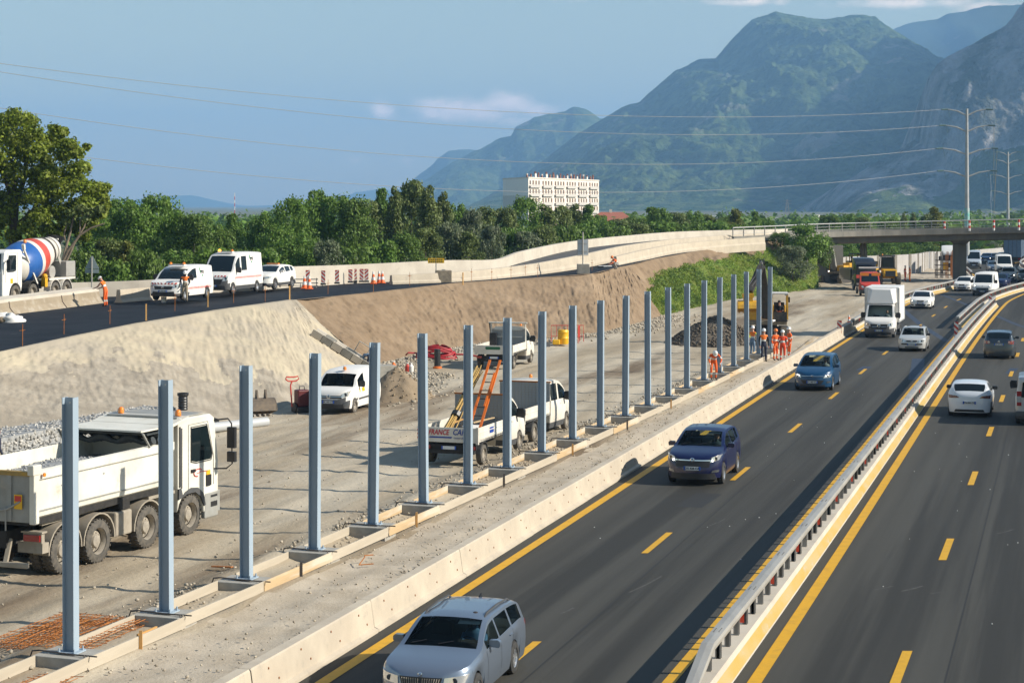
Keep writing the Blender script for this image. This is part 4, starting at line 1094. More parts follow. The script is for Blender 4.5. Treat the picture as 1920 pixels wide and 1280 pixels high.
# grass tufts on the bank
rg = np.random.default_rng(9); pr, Lg = resample(GRASS, 200); base = []
for i in range(40000):
    k = rg.integers(2, 199); w = rg.uniform(.02, 1.02); c, t_ = pr[k]
    if w < BARE(k/199)+(fbm(np.array(k/199*Lg*.5), np.array(w*6), 4, 78)-.5)*.35: continue
    p = c.lerp(t_, min(w, 1)); base.append((p.x+rg.normal()*.15, p.y+rg.normal()*.15, p.z+.02))
base = np.array(base); n = len(base)
a = rg.uniform(0, 6.28, n); hgt = rg.uniform(.04, .17, n)*(.6+.8*fbm(base[:,0]*.5, base[:,1]*.5, 3, 4)); wd = rg.uniform(.02, .06, n)
dx = np.stack([np.cos(a), np.sin(a), np.zeros(n)], 1)*wd[:, None]; lean_ = np.stack([rg.normal(0,.12,n), rg.normal(0,.12,n), hgt], 1)
V = np.stack([base-dx, base+dx, base+lean_+dx*.4, base+lean_-dx*.4], 1).reshape(-1, 3)
o = crown_obj("grass", V, leaf_mat("leaf_grass", (.16,.25,.028), (.26,.31,.06), .35))
tag(o, "long green grass growing on the bank", "grass", kind="stuff")
cl = []
while len(cl) < 260:
    k = rg.integers(3, 199); w = rg.uniform(.1, 1); c, t_ = pr[k]; p = c.lerp(t_, w)
    if w < BARE(k/199)+.08 or fbm(np.array(p.x*.22), np.array(p.y*.22), 3, 91) < .50: continue
    cl.append((p.x, p.y, p.z+.08, rg.uniform(.2, .5)))
o = crown_obj("weeds", leaves(cl, 60, .13, rg, up=.6, shell=.2), L_MID); tag(o, "clumps of taller dark weeds among the grass of the bank", "weeds", kind="stuff")
# ================================================================ road vehicles
def paint(name, c, rough=.32, metal=0.0, coat=.7, c2=None):
    return mat("paint_"+name, c, c2, scale=.9, rough=rough, metal=metal, coat=coat, c3=tuple(v*.85+.02 for v in c) if not metal and min(c) > .3 else None, c3scale=1.7, c3lo=.62, c3hi=.85)
M_TYRE = mat("tyre_rubber", (.022,.022,.022), (.045,.042,.038), scale=6, rough=.85)
M_TYRED = mat("tyre_dusty", (.12,.105,.085), (.065,.06,.052), scale=7, rough=.9)
M_RIM = mat("alloy_rim", (.62,.62,.62), rough=.3, metal=.8); M_RIMD = mat("steel_rim_dusty", (.34,.30,.24), (.24,.21,.17), scale=9, rough=.7)
M_BLK = mat("black_plastic", (.018,.018,.019), rough=.45); M_TRIM = mat("grey_plastic", (.06,.062,.065), (.075,.075,.075), scale=4, rough=.6)
M_DARK = mat("cabin_dark", (.010,.011,.012), rough=.8); M_SEAT = mat("seat_cloth", (.03,.032,.036), rough=.9)
M_UNDER = mat("underbody", (.016,.015,.014), (.03,.027,.024), scale=5, rough=.9)
M_CHROME = mat("chrome", (.75,.75,.75), rough=.12, metal=1.0)
M_LAMP = mat("lamp_glass", (.55,.57,.58), rough=.08, metal=.55, coat=1.0); M_LAMPD = mat("lamp_dark", (.10,.11,.12), rough=.1, metal=.4, coat=1.0)
M_TAIL = mat("tail_lamp", (.28,.012,.012), rough=.15, coat=1.0); M_TAILD = mat("tail_lamp_dark", (.09,.006,.008), rough=.12, coat=1.0); M_AMBER = mat("amber_lamp", (.75,.22,.015), rough=.2, coat=1.0)
M_PLATE = mat("plate_white", (.62,.64,.64), rough=.5); M_PLBLUE = mat("plate_blue", (.02,.09,.42), rough=.5); M_INK = mat("plate_ink", (.02,.02,.025), rough=.6)
M_SKIN = mat("skin", (.48,.27,.19), (.42,.23,.16), scale=8, rough=.55); M_HAIR = mat("hair_dark", (.03,.022,.017), rough=.7)
M_ON = emis("lit_headlamp", (1.0,.92,.80), 2.6); M_ONO = emis("lit_amber", (1.0,.42,.04), 3.0)
def glass_mat(name, trans, tint=(.55,.68,.66)):
    if name in MATS: return MATS[name]
    m = mat(name, (.006,.010,.011), rough=.04, spec=.5, coat=.0); nt = m.node_tree
    bs = nt.nodes["Principled BSDF"]; out = nt.nodes["Material Output"]
    t = nt.nodes.new("ShaderNodeBsdfTransparent"); t.inputs[0].default_value = (*tint, 1); mx = nt.nodes.new("ShaderNodeMixShader")
    lw = nt.nodes.new("ShaderNodeFresnel"); lw.inputs[0].default_value = 1.45
    mr = nt.nodes.new("ShaderNodeMapRange"); mr.inputs["To Min"].default_value = 1-trans; mr.inputs["To Max"].default_value = 1.0
    nt.links.new(lw.outputs[0], mr.inputs[0]); nt.links.new(mr.outputs[0], mx.inputs[0]); nt.links.new(t.outputs[0], mx.inputs[1]); nt.links.new(bs.outputs[0], mx.inputs[2])
    nt.links.new(mx.outputs[0], out.inputs["Surface"]); return m
M_GLASS = mat("window_glass", (.008,.014,.016), rough=.04, spec=.55); M_GLASST = glass_mat("window_glass_clear", .86, (.80,.90,.88))

WHEEL_CACHE = {}
def wheel_meshes(r, w, style, dusty=False):
    key = (round(r,3), round(w,3), style, dusty)
    if key in WHEEL_CACHE: return WHEEL_CACHE[key]
    n = 28
    mb = MB(); mb.lathe([(r*.62,-w/2),(r*.86,-w/2),(r*.97,-w*.42),(r,-w*.3),(r,w*.3),(r*.97,w*.42),(r*.86,w/2),(r*.62,w/2)], axis=(1,0,0), n=n, closed=True)
    if style == "truck":   # tread blocks
        for k in range(n):
            a = 2*math.pi*k/n
            c = Vector((0, math.cos(a)*r*1.0, math.sin(a)*r*1.0)); 
            mb.bar(c+Vector((-w*.46,0,0)), c+Vector((-w*.08, math.cos(a+.1)*.0, 0)), .05, .03, up=tuple(c.normalized())); 
            a2 = a+math.pi/n; c = Vector((0, math.cos(a2)*r, math.sin(a2)*r)); mb.bar(c+Vector((w*.08,0,0)), c+Vector((w*.46,0,0)), .05, .03, up=tuple(c.normalized()))
    t = mb.build("tyre", M_TYRED if dusty else M_TYRE, smooth=35); tm = t.data; bpy.data.objects.remove(t)
    mb = MB(); R_ = r*.66
    mb.lathe([(R_*.98,-w*.2),(R_,w*.42),(R_*.93,w*.44),(R_*.86,w*.30),(R_*.84,-w*.1)], axis=(1,0,0), n=n, closed=True, mi=0)
    mb.lathe([(R_*.86,w*.02),(0.001,w*.02),(0.001,-w*.1),(R_*.86,-w*.1)], axis=(1,0,0), n=20, mi=1)
    if style == "alloy":
        for k in range(10):
            a = 2*math.pi*(k//2)/5+(.16 if k % 2 else -.16); d = Vector((0, math.cos(a), math.sin(a)))
            mb.bar(d*R_*.15+Vector((w*.36,0,0)), d*R_*.9+Vector((w*.30,0,0)), R_*.13, w*.12, up=(1,0,0), mi=0)
        mb.cyl((w*.2,0,0), (w*.40,0,0), R_*.2, R_*.16, n=10, mi=0)
    elif style == "steel":
        mb.lathe([(R_*.86,w*.22),(R_*.55,w*.34),(R_*.3,w*.2),(.001,w*.22)], axis=(1,0,0), n=20, mi=0)
        for k in range(8):
            a = 2*math.pi*k/8; mb.cyl((w*.2,math.cos(a)*R_*.68,math.sin(a)*R_*.68), (w*.295,math.cos(a)*R_*.68,math.sin(a)*R_*.68), R_*.085, n=6, mi=1)
    else:
        mb.lathe([(R_*.86,-w*.05),(R_*.72,w*.06),(R_*.5,w*.08),(R_*.42,w*.3),(R_*.3,w*.34),(.001,w*.36)], axis=(1,0,0), n=22, mi=0)
        for k in range(10):
            a = 2*math.pi*k/10; mb.cyl((w*.05,math.cos(a)*R_*.56,math.sin(a)*R_*.56), (w*.16,math.cos(a)*R_*.56,math.sin(a)*R_*.56), R_*.05, n=6, mi=0)
    o = mb.build("rim", [M_RIMD if dusty else M_RIM, M_BLK], smooth=35); rm = o.data; bpy.data.objects.remove(o)
    WHEEL_CACHE[key] = (tm, rm); return tm, rm
def add_wheel(parent, x, y, r, w, style="alloy", dusty=False, z=None, steer=0.0, name="wheel"):
    """outer face towards the sign of x"""
    tm, rm = wheel_meshes(r, w, style, dusty)
    e = part_empty(name, parent, (x, y, r if z is None else z), (0, 0, steer+(0 if x > 0 else math.pi)))
    for nm, me in (("tyre", tm), ("rim", rm)):
        c = bpy.data.objects.new(nm, me); COL.objects.link(c); c.parent = e
    return e

class Body:
    def __init__(B, sp):
        B.sp = sp; B.L, B.W = sp["L"], sp["W"]; B.top = pchip(sp["top"]); B.belt = pchip(sp["belt"])
        B.cf, B.cr = sp.get("cf", .55), sp.get("cr", .35); B.pf, B.pr_ = sp.get("pf", 2.6), sp.get("pr", 3.2)
        B.lf, B.lr = sp.get("lf", .18), sp.get("lr", .10); B.sill = sp.get("sill", .19); B.tum = sp.get("tumble", .80)
        B.H = max(z for _, z in sp["top"]); B.ws = [s for s in sp["axles"] if s < B.L]; B.ra = sp["r"]*1.13; B.r = sp["r"]
    def hw(B, s):
        h = B.W/2
        if s < B.cf: h *= max(0.0, 1-((B.cf-s)/B.cf)**B.pf)**(1/B.pf)
        e = B.L-s
        if e < B.cr: h *= max(0.0, 1-((B.cr-e)/B.cr)**B.pr_)**(1/B.pr_)
        t = s/B.L*2-1
        return h*(1-.035*abs(t)**3)
    def front_s(B, y):
        q = min(.999, abs(y)/(B.W/2*.966)); return B.cf*(1-(1-q**B.pf)**(1/B.pf))
    def rear_s(B, y):
        q = min(.999, abs(y)/(B.W/2*.966)); return B.L-B.cr*(1-(1-q**B.pr_)**(1/B.pr_))
    def shift(B, s, z):
        d = 0
        if s < B.cf: d += B.lf*max(0, z-.5)*(1-s/B.cf)
        e = B.L-s
        if e < B.cr: d -= B.lr*max(0, z-.5)*(1-e/B.cr)
        return d
    def zlow(B, s):
        z = B.sill
        for w in B.ws:
            d = abs(s-w)
            if d < B.ra: z = max(z, B.r+math.sqrt(B.ra**2-d*d))
        if s < B.cf*.8: z = max(z, B.sill+.03*(1-s/(B.cf*.8)))
        return z
    def sec(B, s):
        hw = B.hw(s); zt = B.top(s); zl = B.zlow(s); zb = min(B.belt(s), zt-.055); zl = min(zl, zb-.04)
        g = zt-zb; gf = B.H-B.belt(B.L*.5); k = min(1, g/gf)
        wb = hw*.955; wr = wb-(hw*.955-hw*B.tum)*k; cr = .022+.03*k
        rel = lambda t: zl+(zb-zl)*t
        ze = zt-cr-.012*k
        pts = [(hw*.945, zl), (hw*.985, rel(.22)), (hw*1.0, rel(.5)), (hw*.992, rel(.80)), (wb, zb)]
        for t in (.07, .86): pts.append((lerp(wb, wr, t), lerp(zb, ze, t)))
        pts += [(wr, ze), (wr*.87, ze+cr*.62), (wr*.45, zt-.006), (0, zt)]
        return pts
    def side_y(B, s, z):
        p = B.sec(s)
        for (y0, z0), (y1, z1) in zip(p, p[1:]):
            if z0 <= z <= z1 and z1 > z0: return lerp(y0, y1, (z-z0)/(z1-z0))
        return p[0][0] if z < p[0][1] else p[7][0]
    def P(B, s, y, z): return (y, B.L/2-(s+B.shift(s, z)), z)
    def front(B, y, z, out=.008): s = B.front_s(y); q = B.P(s, y, z); return (q[0]*1.0, q[1]+out, q[2])
    def rear(B, y, z, out=.008): s = B.rear_s(y); q = B.P(s, y, z); return (q[0], q[1]-out, q[2])
    def side(B, s, z, sg=1, out=.004): y = B.side_y(s, z)+out; q = B.P(s, y, z); return (sg*q[0], q[1], q[2])
    def stations(B):
        S = set([B.cf*q for q in (0, .004, .015, .04, .09, .17, .28, .42, .58, .76, 1)]); S |= set([B.L-B.cr*q for q in (0, .004, .015, .045, .1, .2, .34, .52, .74, 1)])
        x = B.cf
        while x < B.L-B.cr: S.add(x); x += .13
        for w in B.ws:
            for q in (1.004, .999, .98, .93, .84, .7, .5, .25, 0): S |= {w-B.ra*q, w+B.ra*q}
        for k in ("cowl","rf","rr","tail"):
            if B.sp.get(k): S.add(B.sp[k])
        for a, b in B.sp.get("win", []): S |= {a, b}
        S = sorted(s for s in S if -1e-6 <= s <= B.L+1e-6); out = [S[0]]
        for s in S[1:]:
            if s-out[-1] > .0012: out.append(s)
        return out
    def build(B, parent, pm, glass, clad=None, trans=False):
        S = B.stations(); secs = [B.sec(s) for s in S]; nr = len(secs[0]); sp = B.sp
        V = []; 
        for s, sc in zip(S, secs):
            V += [B.P(s, y, z) for y, z in sc]+[B.P(s, -y, z) for y, z in sc[-2::-1]]
        n = 2*nr-1
        bodyF, bm_, gl = [], [], {"windscreen": [], "rear_window": [], "side_window": {}}
        for i in range(len(S)-1):
            sm = (S[i]+S[i+1])/2
            for j in range(n-1):
                jj = j if j < nr-1 else n-2-j; f = (i*n+j, i*n+j+1, (i+1)*n+j+1, (i+1)*n+j)
                key = None
                if jj == 5:
                    for q, (a, b) in enumerate(sp.get("win", [])):
                        if a < sm < b: key = ("side_window", q, j < nr-1)
                if jj >= 8:
                    if sp.get("rf") and sp["cowl"] < sm < sp["rf"]: key = ("windscreen",)
                    if sp.get("rr") and sp["rr"] < sm < sp["tail"]: key = ("rear_window",)
                if key is None:
                    zc = sum(V[q][2] for q in f)/4; bodyF.append(f); bm_.append(1 if clad and clad(sm, zc) else 0)
                elif key[0] == "side_window": gl["side_window"].setdefault(key[1:], []).append(f)
                else: gl[key[0]].append(f)
        bodyF.append(tuple(range(n))[::-1]); bm_.append(0); bodyF.append(tuple((len(S)-1)*n+j for j in range(n))); bm_.append(0)
        def sub(faces, nm, m, mi=None, off=0):
            used = sorted({q for f in faces for q in f}); mp = {q: k for k, q in enumerate(used)}
            mb = MB(); mb.v = [V[q] for q in used]; mb.f = [tuple(mp[q] for q in f) for f in faces]; mb.m = mi or [0]*len(faces)
            return mb.build(nm, m, parent, smooth=38)
        sub(bodyF, "body", [pm, M_TRIM], bm_)
        if gl["windscreen"]: sub(gl["windscreen"], "windscreen", glass)
        if gl["rear_window"]: sub(gl["rear_window"], "rear_window", glass if not sp.get("dark_rear") else M_GLASS)
        for k, f in gl["side_window"].items(): sub(f, "side_window", glass)
        # floor pan / wheel housings
        mb = MB(); w = B.W/2-.25; mb.box(-w, w, -B.L/2+.22, B.L/2-.25, B.sill-.02, min(.62, B.belt(B.L/2)-.15)); 
        mb.box(-B.W/2*.9, B.W/2*.9, -B.L/2+B.cr*.9, B.L/2-B.cf*.9, B.sill-.01, B.sill+.05) if not B.ws else None
        mb.build("underbody", M_UNDER, parent)
        if trans:   # dark lining so that one looks into a cabin, not into the paint shell
            mb = MB(); c = B.sp["cowl"]; rr_ = B.sp.get("lin_end", (B.sp.get("tail") or B.L)-.25)
            secl = [s for s in S if c-.25 <= s <= rr_]; rings = []
            for s in secl:
                zt = B.top(s)-.07; hwv = B.hw(s)*.93; zb = min(B.belt(s), zt-.05)
                rings.append([(-hwv, B.L/2-s, .35), (-hwv, B.L/2-s, zb-.02), (hwv, B.L/2-s, zb-.02), (hwv, B.L/2-s, .35)])
            mb.loft(rings, True, True); mb.build("cabin_floor", M_DARK, parent)

def patch(f, q, nu=8, nv=4):
    """q: four (a,b) corners (bl, br, tr, tl); f maps (a,b) to a point"""
    g = [[f(lerp(lerp(q[0][0],q[1][0],i/nu), lerp(q[3][0],q[2][0],i/nu), j/nv), lerp(lerp(q[0][1],q[1][1],i/nu), lerp(q[3][1],q[2][1],i/nu), j/nv)) for i in range(nu+1)] for j in range(nv+1)]
    return g
def patch_obj(name, parent, f, f_in, q, m, nu=8, nv=3):
    mb = MB(); a = patch(f, q, nu, nv); b = patch(f_in, q, nu, nv)
    mb.loft(a, False, False)
    rim = lambda g: g[0]+[r[-1] for r in g[1:]]+g[-1][-2::-1]+[r[0] for r in g[-2:0:-1]]
    mb.loft([rim(a), rim(b)], True, False)
    return mb.build(name, m, parent, smooth=40)
def mir(q): return [(-q[1][0],q[1][1]),(-q[0][0],q[0][1]),(-q[3][0],q[3][1]),(-q[2][0],q[2][1])]

def driver(parent, x, y, z, shirt=(.10,.16,.22), hair=True):
    mb = MB(); mb.loft([[(x+math.cos(a)*w, y+math.sin(a)*d, zz) for a in np.linspace(0, 2*math.pi, 11)[:-1]] for w, d, zz in ((.17,.12,z),(.20,.13,z+.25),(.22,.12,z+.42),(.16,.09,z+.50),(.06,.06,z+.54),(.055,.055,z+.60))])
    for sx in (-1, 1): mb.tube([(x+sx*.21,y,z+.40),(x+sx*.25,y+.20,z+.20),(x+sx*.14,y+.44,z+.28)], [.055,.048,.035], 7)
    d = mb.build("driver", mat("shirt_%d" % int(shirt[2]*100), shirt, rough=.9), parent, smooth=60)
    mb = MB(); mb.sphere((x, y+.02, z+.70), .105, 12, 8, sq=(.85,1,1.15)); mb.sphere((x, y+.125, z+.69), .02, 6, 4); mb.build("head", M_SKIN, d, smooth=70)
    mb = MB(); mb.sphere((x, y-.012, z+.725), .112, 12, 8, sq=(.88,.98,1.1)); h = mb.build("hair", M_HAIR, d, smooth=70)

def seats(parent, B, s, zb, n=2, rows=1):
    for r_ in range(rows):
        for x in ((-.37, .37) if n == 2 else (-.55, 0, .5)):
            y = B.L/2-s-r_*.85; mb = MB()
            mb.hexa([(x-.24,y-.18,zb),(x+.24,y-.18,zb),(x+.24,y-.05,zb),(x-.24,y-.05,zb),(x-.2,y-.34,zb+.58),(x+.2,y-.34,zb+.58),(x+.2,y-.24,zb+.58),(x-.2,y-.24,zb+.58)])
            mb.box(x-.12,x+.12,y-.38,y-.29,zb+.60,zb+.80); mb.build("seat", M_SEAT, parent, bevel=.02)

def number_plate(parent, pos, back=False, txt="", w=.52, h=.11, tilt=0):
    mb = MB(); mb.box(-w/2, w/2, -.008, .008, -h/2, h/2, 0); mb.box(-w/2-.001, -w/2+.05, -.011, .011, -h/2-.001, h/2+.001, 1); mb.box(w/2-.05, w/2+.001, -.011, .011, -h/2-.001, h/2+.001, 1)
    o = mb.build("number_plate", [M_PLATE, M_PLBLUE], parent); o.location = pos; o.rotation_euler = (0, 0, 0 if back else math.pi)
    if txt:
        t = text_mesh(txt, .095, "plate_text", M_INK, o, depth=.003, bold=.002); t.location = (0,-.0125,0); t.rotation_euler = (R(90),0,0)
    return o

def car(sp, label, pm, p, hd, name="car", cat="car", group=None, glass=None, details=2, trans=False, drv=None, lights_on=None, wheel="alloy", plate="", rear_plate="", dusty=False, extra=None, z=0.0, center=True, clad=None, sc=1.0):
    """p: world point of the vehicle's centre on the road, hd: heading"""
    B = Body(sp); t = thing(name, label, cat, (p[0], p[1], z if len(p) < 3 else p[2]), hd, group)
    if sc != 1.0: t.scale = (sc, sc, sc)
    B.build(t, pm, (M_GLASST if trans else (glass or M_GLASS)), clad or sp.get("clad"), trans)
    W2 = B.W/2; r = sp["r"]; ww = sp.get("ww", .2)
    for s in sp["axles"]:
        for sg in (1, -1): add_wheel(t, sg*(W2-.015-ww/2), B.L/2-s, r, ww, wheel, dusty)
    ff = lambda y, zz: B.front(y, zz, .010); fi = lambda y, zz: B.front(y, zz, -.05)
    rf_ = lambda y, zz: B.rear(y, zz, .012); ri = lambda y, zz: B.rear(y, zz, -.05)
    for q in sp.get("grille", []): patch_obj("grille", t, ff, fi, q, M_BLK, 10, 3)
    for q in sp.get("chrome", []): patch_obj("chrome_trim", t, lambda y, zz: B.front(y, zz, .022), fi, q, M_CHROME, 10, 1)
    for q in sp.get("intake", []): patch_obj("air_intake", t, ff, fi, q, M_BLK, 10, 2)
    for q in sp.get("head", []):
        for qq in (q, mir(q)):
            h = patch_obj("headlight", t, lambda y, zz: B.front(y, zz, .014), fi, qq, M_LAMP, 8, 3)
            if details > 1:
                cy_ = sum(a for a, _ in qq)/4; cz = sum(b for _, b in qq)/4; hh = abs(qq[3][1]-qq[0][1])
                c0 = Vector(B.front(cy_, cz, .012)); mb = MB(); mb.cyl(c0, c0+Vector((0,.014,0)), hh*.36, n=12); mb.build("lamp_reflector", M_LAMPD, h)
    if lights_on:
        for (y, zz, rad) in lights_on:
            for sg in (1, -1):
                c0 = Vector(B.front(sg*y, zz, .012)); mb = MB(); mb.cyl(c0, c0+Vector((0,.022,0)), rad, n=10); mb.build("lit_lamp", M_ON, t)
    for q in sp.get("fog", []):
        for qq in (q, mir(q)): patch_obj("fog_light", t, lambda y, zz: B.front(y, zz, .013), fi, qq, M_LAMPD, 4, 2)
    for q in sp.get("taill", []):
        for qq in (q, mir(q)): patch_obj("tail_light", t, rf_, ri, qq, sp.get("tail_mat", M_TAIL), 6, 3)
    for q in sp.get("rear_dark", []): patch_obj("rear_trim", t, rf_, ri, q, M_BLK, 8, 2)
    if sp.get("badge"):
        y_, zz, rad = sp["badge"]; c0 = Vector(B.front(y_, zz, .02)); mb = MB(); mb.lathe([(rad,0),(rad,.012),(rad*.7,.018),(rad*.66,.006)], c0, (0,1,0), 14, closed=True); mb.bar(c0+Vector((-rad*.5,.01,-rad*.5)), c0+Vector((rad*.5,.01,rad*.5)), rad*.25, .012); mb.build("badge", M_CHROME, t)
    if sp.get("plate_z"): number_plate(t, Vector(B.front(0, sp["plate_z"], .03)), False, plate)
    if sp.get("rplate_z"): number_plate(t, Vector(B.rear(0, sp["rplate_z"], .03)), True, rear_plate)
    sm, zm = sp["mirror"]; big = sp.get("mirror_big", 1.0)
    for sg in (1, -1):
        y0 = B.side_y(sm, zm); yb = B.L/2-sm
        mb = MB(); c = Vector((sg*(y0+.13*big), yb, zm+.03*big))
        mb.loft([[c+Vector((sg*a*.11*big, dy, b*.075*big*sp.get("mirror_tall", 1))) for a, b in ((-1,-.8),(.75,-1),(1,-.4),(1,.5),(.6,1),(-.9,.9))] for dy in (-.05,.02,.07)])
        mb.bar((sg*y0*.97, yb, zm-.03), c, .05); mb.build("mirror", sp.get("mirror_mat") or pm, t, smooth=50)
    if details > 0:
        for (s_, z_) in sp.get("handles", []):
            for sg in (1, -1):
                a = Vector(B.side(s_-.09, z_, sg, .012)); b = Vector(B.side(s_+.09, z_, sg, .012)); mb = MB(); mb.bar(a, b, .03, .025); mb.build("door_handle", pm if details > 1 else M_BLK, t)
        sm_ = MB()
        for s_ in sp.get("seams", []):
            for sg in (1, -1):
                zs = np.linspace(max(B.zlow(s_), B.sill)+.08, B.belt(s_)-.01, 6)
                sm_.loft([[B.side(s_-.006, z_, sg, .003), B.side(s_+.006, z_, sg, .003)] for z_ in zs], False, False)
        if sm_.v: o = sm_.build("door_gap", M_BLK, t); o["kind"] = "stuff"
        if sp.get("strip"):
            for sg in (1, -1):
                s0, s1, z0, z1 = sp["strip"]; patch_obj("side_moulding", t, lambda a, b: B.side(a, b, sg, .014), lambda a, b: B.side(a, b, sg, -.02), [(s0,z0),(s1,z0),(s1,z1),(s0,z1)], M_TRIM, 8, 1)
        if sp.get("wiper", True) and sp.get("cowl"):
            c = sp["cowl"]; mb = MB()
            for x0 in (-.15, .45):
                pts = []
                for q in range(5):
                    s_ = c+.06+.025*q; x = x0*W2-.5*q/4*W2*.62+.2*W2; zz = B.top(s_)-.02*(x/W2)**2; pts.append((x, B.L/2-s_+.02, zz+.012))
                mb.tube(pts, .011, 4)
            o = mb.build("wiper", M_BLK, t); o["kind"] = "stuff"
    if trans:
        yd = B.L/2-sp["cowl"]; zc = B.top(sp["cowl"])
        mb = MB(); mb.hexa([(-W2*.86,yd-.62,zc-.35),(W2*.86,yd-.62,zc-.35),(W2*.86,yd-.02,zc-.35),(-W2*.86,yd-.02,zc-.35),(-W2*.84,yd-.55,zc-.03),(W2*.84,yd-.55,zc-.03),(W2*.86,yd-.04,zc-.05),(-W2*.86,yd-.04,zc-.05)]); mb.build("dashboard", M_BLK, t)
        ss_ = sp.get("seat_s", sp["cowl"]+1.15); zb = sp.get("seat_z", .62); seats(t, B, ss_, zb)
        if drv is not None:
            driver(t, -.37, B.L/2-ss_-.02, zb, drv)
            mb = MB(); c = Vector((-.37, B.L/2-ss_+.40, zb+.30)); mb.lathe([(.18,-.012),(.195,0),(.18,.012)], c, (0,-.9,.5), 16, closed=True); mb.build("steering_wheel", M_BLK, t)
    if extra: extra(t, B)
    return t, B

S_ESTATE = dict(L=4.69, W=1.83, r=.325, axles=(.88, 3.56), top=[(0,.66),(.05,.78),(.2,.86),(.6,.935),(1.25,1.02),(1.75,1.27),(2.15,1.425),(2.6,1.465),(3.3,1.465),(4.0,1.42),(4.3,1.34),(4.52,1.12),(4.64,.98),(4.69,.90)],
    belt=[(0,.62),(.25,.78),(1.2,.925),(2.5,.96),(4.0,1.0),(4.69,.9)], cowl=1.27, rf=2.10, rr=4.25, tail=4.56, win=[(1.55,2.42),(2.50,3.32),(3.42,4.18)], tumble=.76, cf=.62, pf=2.5,
    grille=[[(-.36,.56),(.36,.56),(.42,.72),(-.42,.72)]], head=[[(.44,.57),(.80,.60),(.86,.76),(.46,.72)]], intake=[[(-.62,.26),(.62,.26),(.55,.40),(-.55,.40)]], fog=[[(.66,.30),(.82,.32),(.82,.40),(.66,.39)]],
    badge=(0,.775,.045), plate_z=.46, rplate_z=.75, taill=[[(.52,.78),(.86,.78),(.84,.92),(.56,.9)]], mirror=(1.75,1.0), handles=[(2.35,.86),(3.2,.88)], seams=(1.5,2.46,3.36), mirror_mat=None)
S_CROSS = dict(L=4.29, W=1.79, r=.34, axles=(.84, 3.45), top=[(0,.74),(.05,.86),(.25,.96),(.7,1.05),(1.15,1.13),(1.7,1.40),(2.1,1.54),(2.5,1.6),(3.2,1.6),(3.75,1.53),(4.05,1.33),(4.22,1.05),(4.29,.95)],
    belt=[(0,.68),(.25,.86),(1.1,1.02),(2.5,1.06),(3.9,1.14),(4.29,.95)], cowl=1.16, rf=2.03, rr=3.8, tail=4.18, win=[(1.45,2.35),(2.44,3.2),(3.3,3.62)], tumble=.75, cf=.62, pf=2.4, sill=.24,
    grille=[[(-.52,.60),(.52,.60),(.58,.80),(-.58,.80)]], chrome=[[(-.62,.79),(.62,.79),(.62,.825),(-.62,.825)]], head=[[(.54,.74),(.80,.82),(.88,.98),(.60,.90)]], intake=[[(-.74,.22),(.74,.22),(.68,.40),(-.68,.40)]], fog=[[(.58,.42),(.80,.44),(.80,.52),(.62,.50)]],
    badge=(0,.82,.07), plate_z=.56, mirror=(1.62,1.1), handles=[(2.3,.98)], seams=(1.4,2.4,3.3), taill=[[(.5,.85),(.86,.85),(.84,1.0),(.6,1.0)]])
S_MPV = dict(L=4.43, W=1.83, r=.33, axles=(.88, 3.66), top=[(0,.66),(.06,.80),(.3,.92),(.7,1.03),(1.0,1.10),(1.6,1.38),(2.1,1.545),(2.6,1.61),(3.4,1.61),(4.0,1.52),(4.28,1.2),(4.43,.95)],
    belt=[(0,.6),(.25,.8),(1.0,.98),(2.5,1.04),(4.0,1.1),(4.43,.95)], cowl=1.0, rf=2.12, rr=3.95, tail=4.36, win=[(1.25,1.62),(1.7,2.5),(2.6,3.4),(3.5,4.0)], tumble=.75, cf=.68, pf=2.3,
    grille=[[(-.42,.34),(.42,.34),(.56,.52),(-.56,.52)]], head=[[(.52,.62),(.82,.66),(.90,.80),(.58,.74)]], intake=[[(-.6,.24),(.6,.24),(.6,.30),(-.6,.30)]], fog=[[(.66,.38),(.84,.40),(.84,.48),(.68,.47)]], chrome=[[(-.5,.70),(.5,.70),(.55,.715),(-.55,.715)]],
    badge=(0,.72,.05), plate_z=.43, mirror=(1.6,1.06), handles=[(2.45,.95),(3.3,.97)], seams=(1.6,2.55), taill=[[(.5,.8),(.86,.8),(.84,1.0),(.6,1.0)]])
S_SMALL = dict(L=3.77, W=1.65, r=.285, axles=(.73, 3.2), top=[(0,.60),(.06,.72),(.3,.83),(.9,.95),(1.4,1.2),(1.8,1.355),(2.2,1.415),(2.9,1.41),(3.35,1.33),(3.6,1.02),(3.77,.88)],
    belt=[(0,.55),(.25,.74),(.9,.86),(2.2,.9),(3.3,.94),(3.77,.85)], cowl=.95, rf=1.76, rr=3.2, tail=3.62, win=[(1.2,2.1),(2.2,3.05)], tumble=.78, cf=.5, pf=2.5,
    grille=[[(-.30,.60),(-.06,.60),(-.06,.68),(-.32,.68)],[(.06,.60),(.30,.60),(.32,.68),(.06,.68)]], head=[[(.40,.57),(.70,.60),(.74,.76),(.42,.70)]], intake=[[(-.62,.42),(.62,.42),(.62,.50),(-.62,.50)],[(-.4,.24),(.4,.24),(.4,.30),(-.4,.30)]],
    badge=(0,.66,.05), plate_z=.44, mirror=(1.35,.95), handles=[(2.0,.8)], seams=(1.15,2.15), taill=[[(.5,.7),(.76,.7),(.74,.9),(.6,.9)]], mirror_mat=M_BLK)
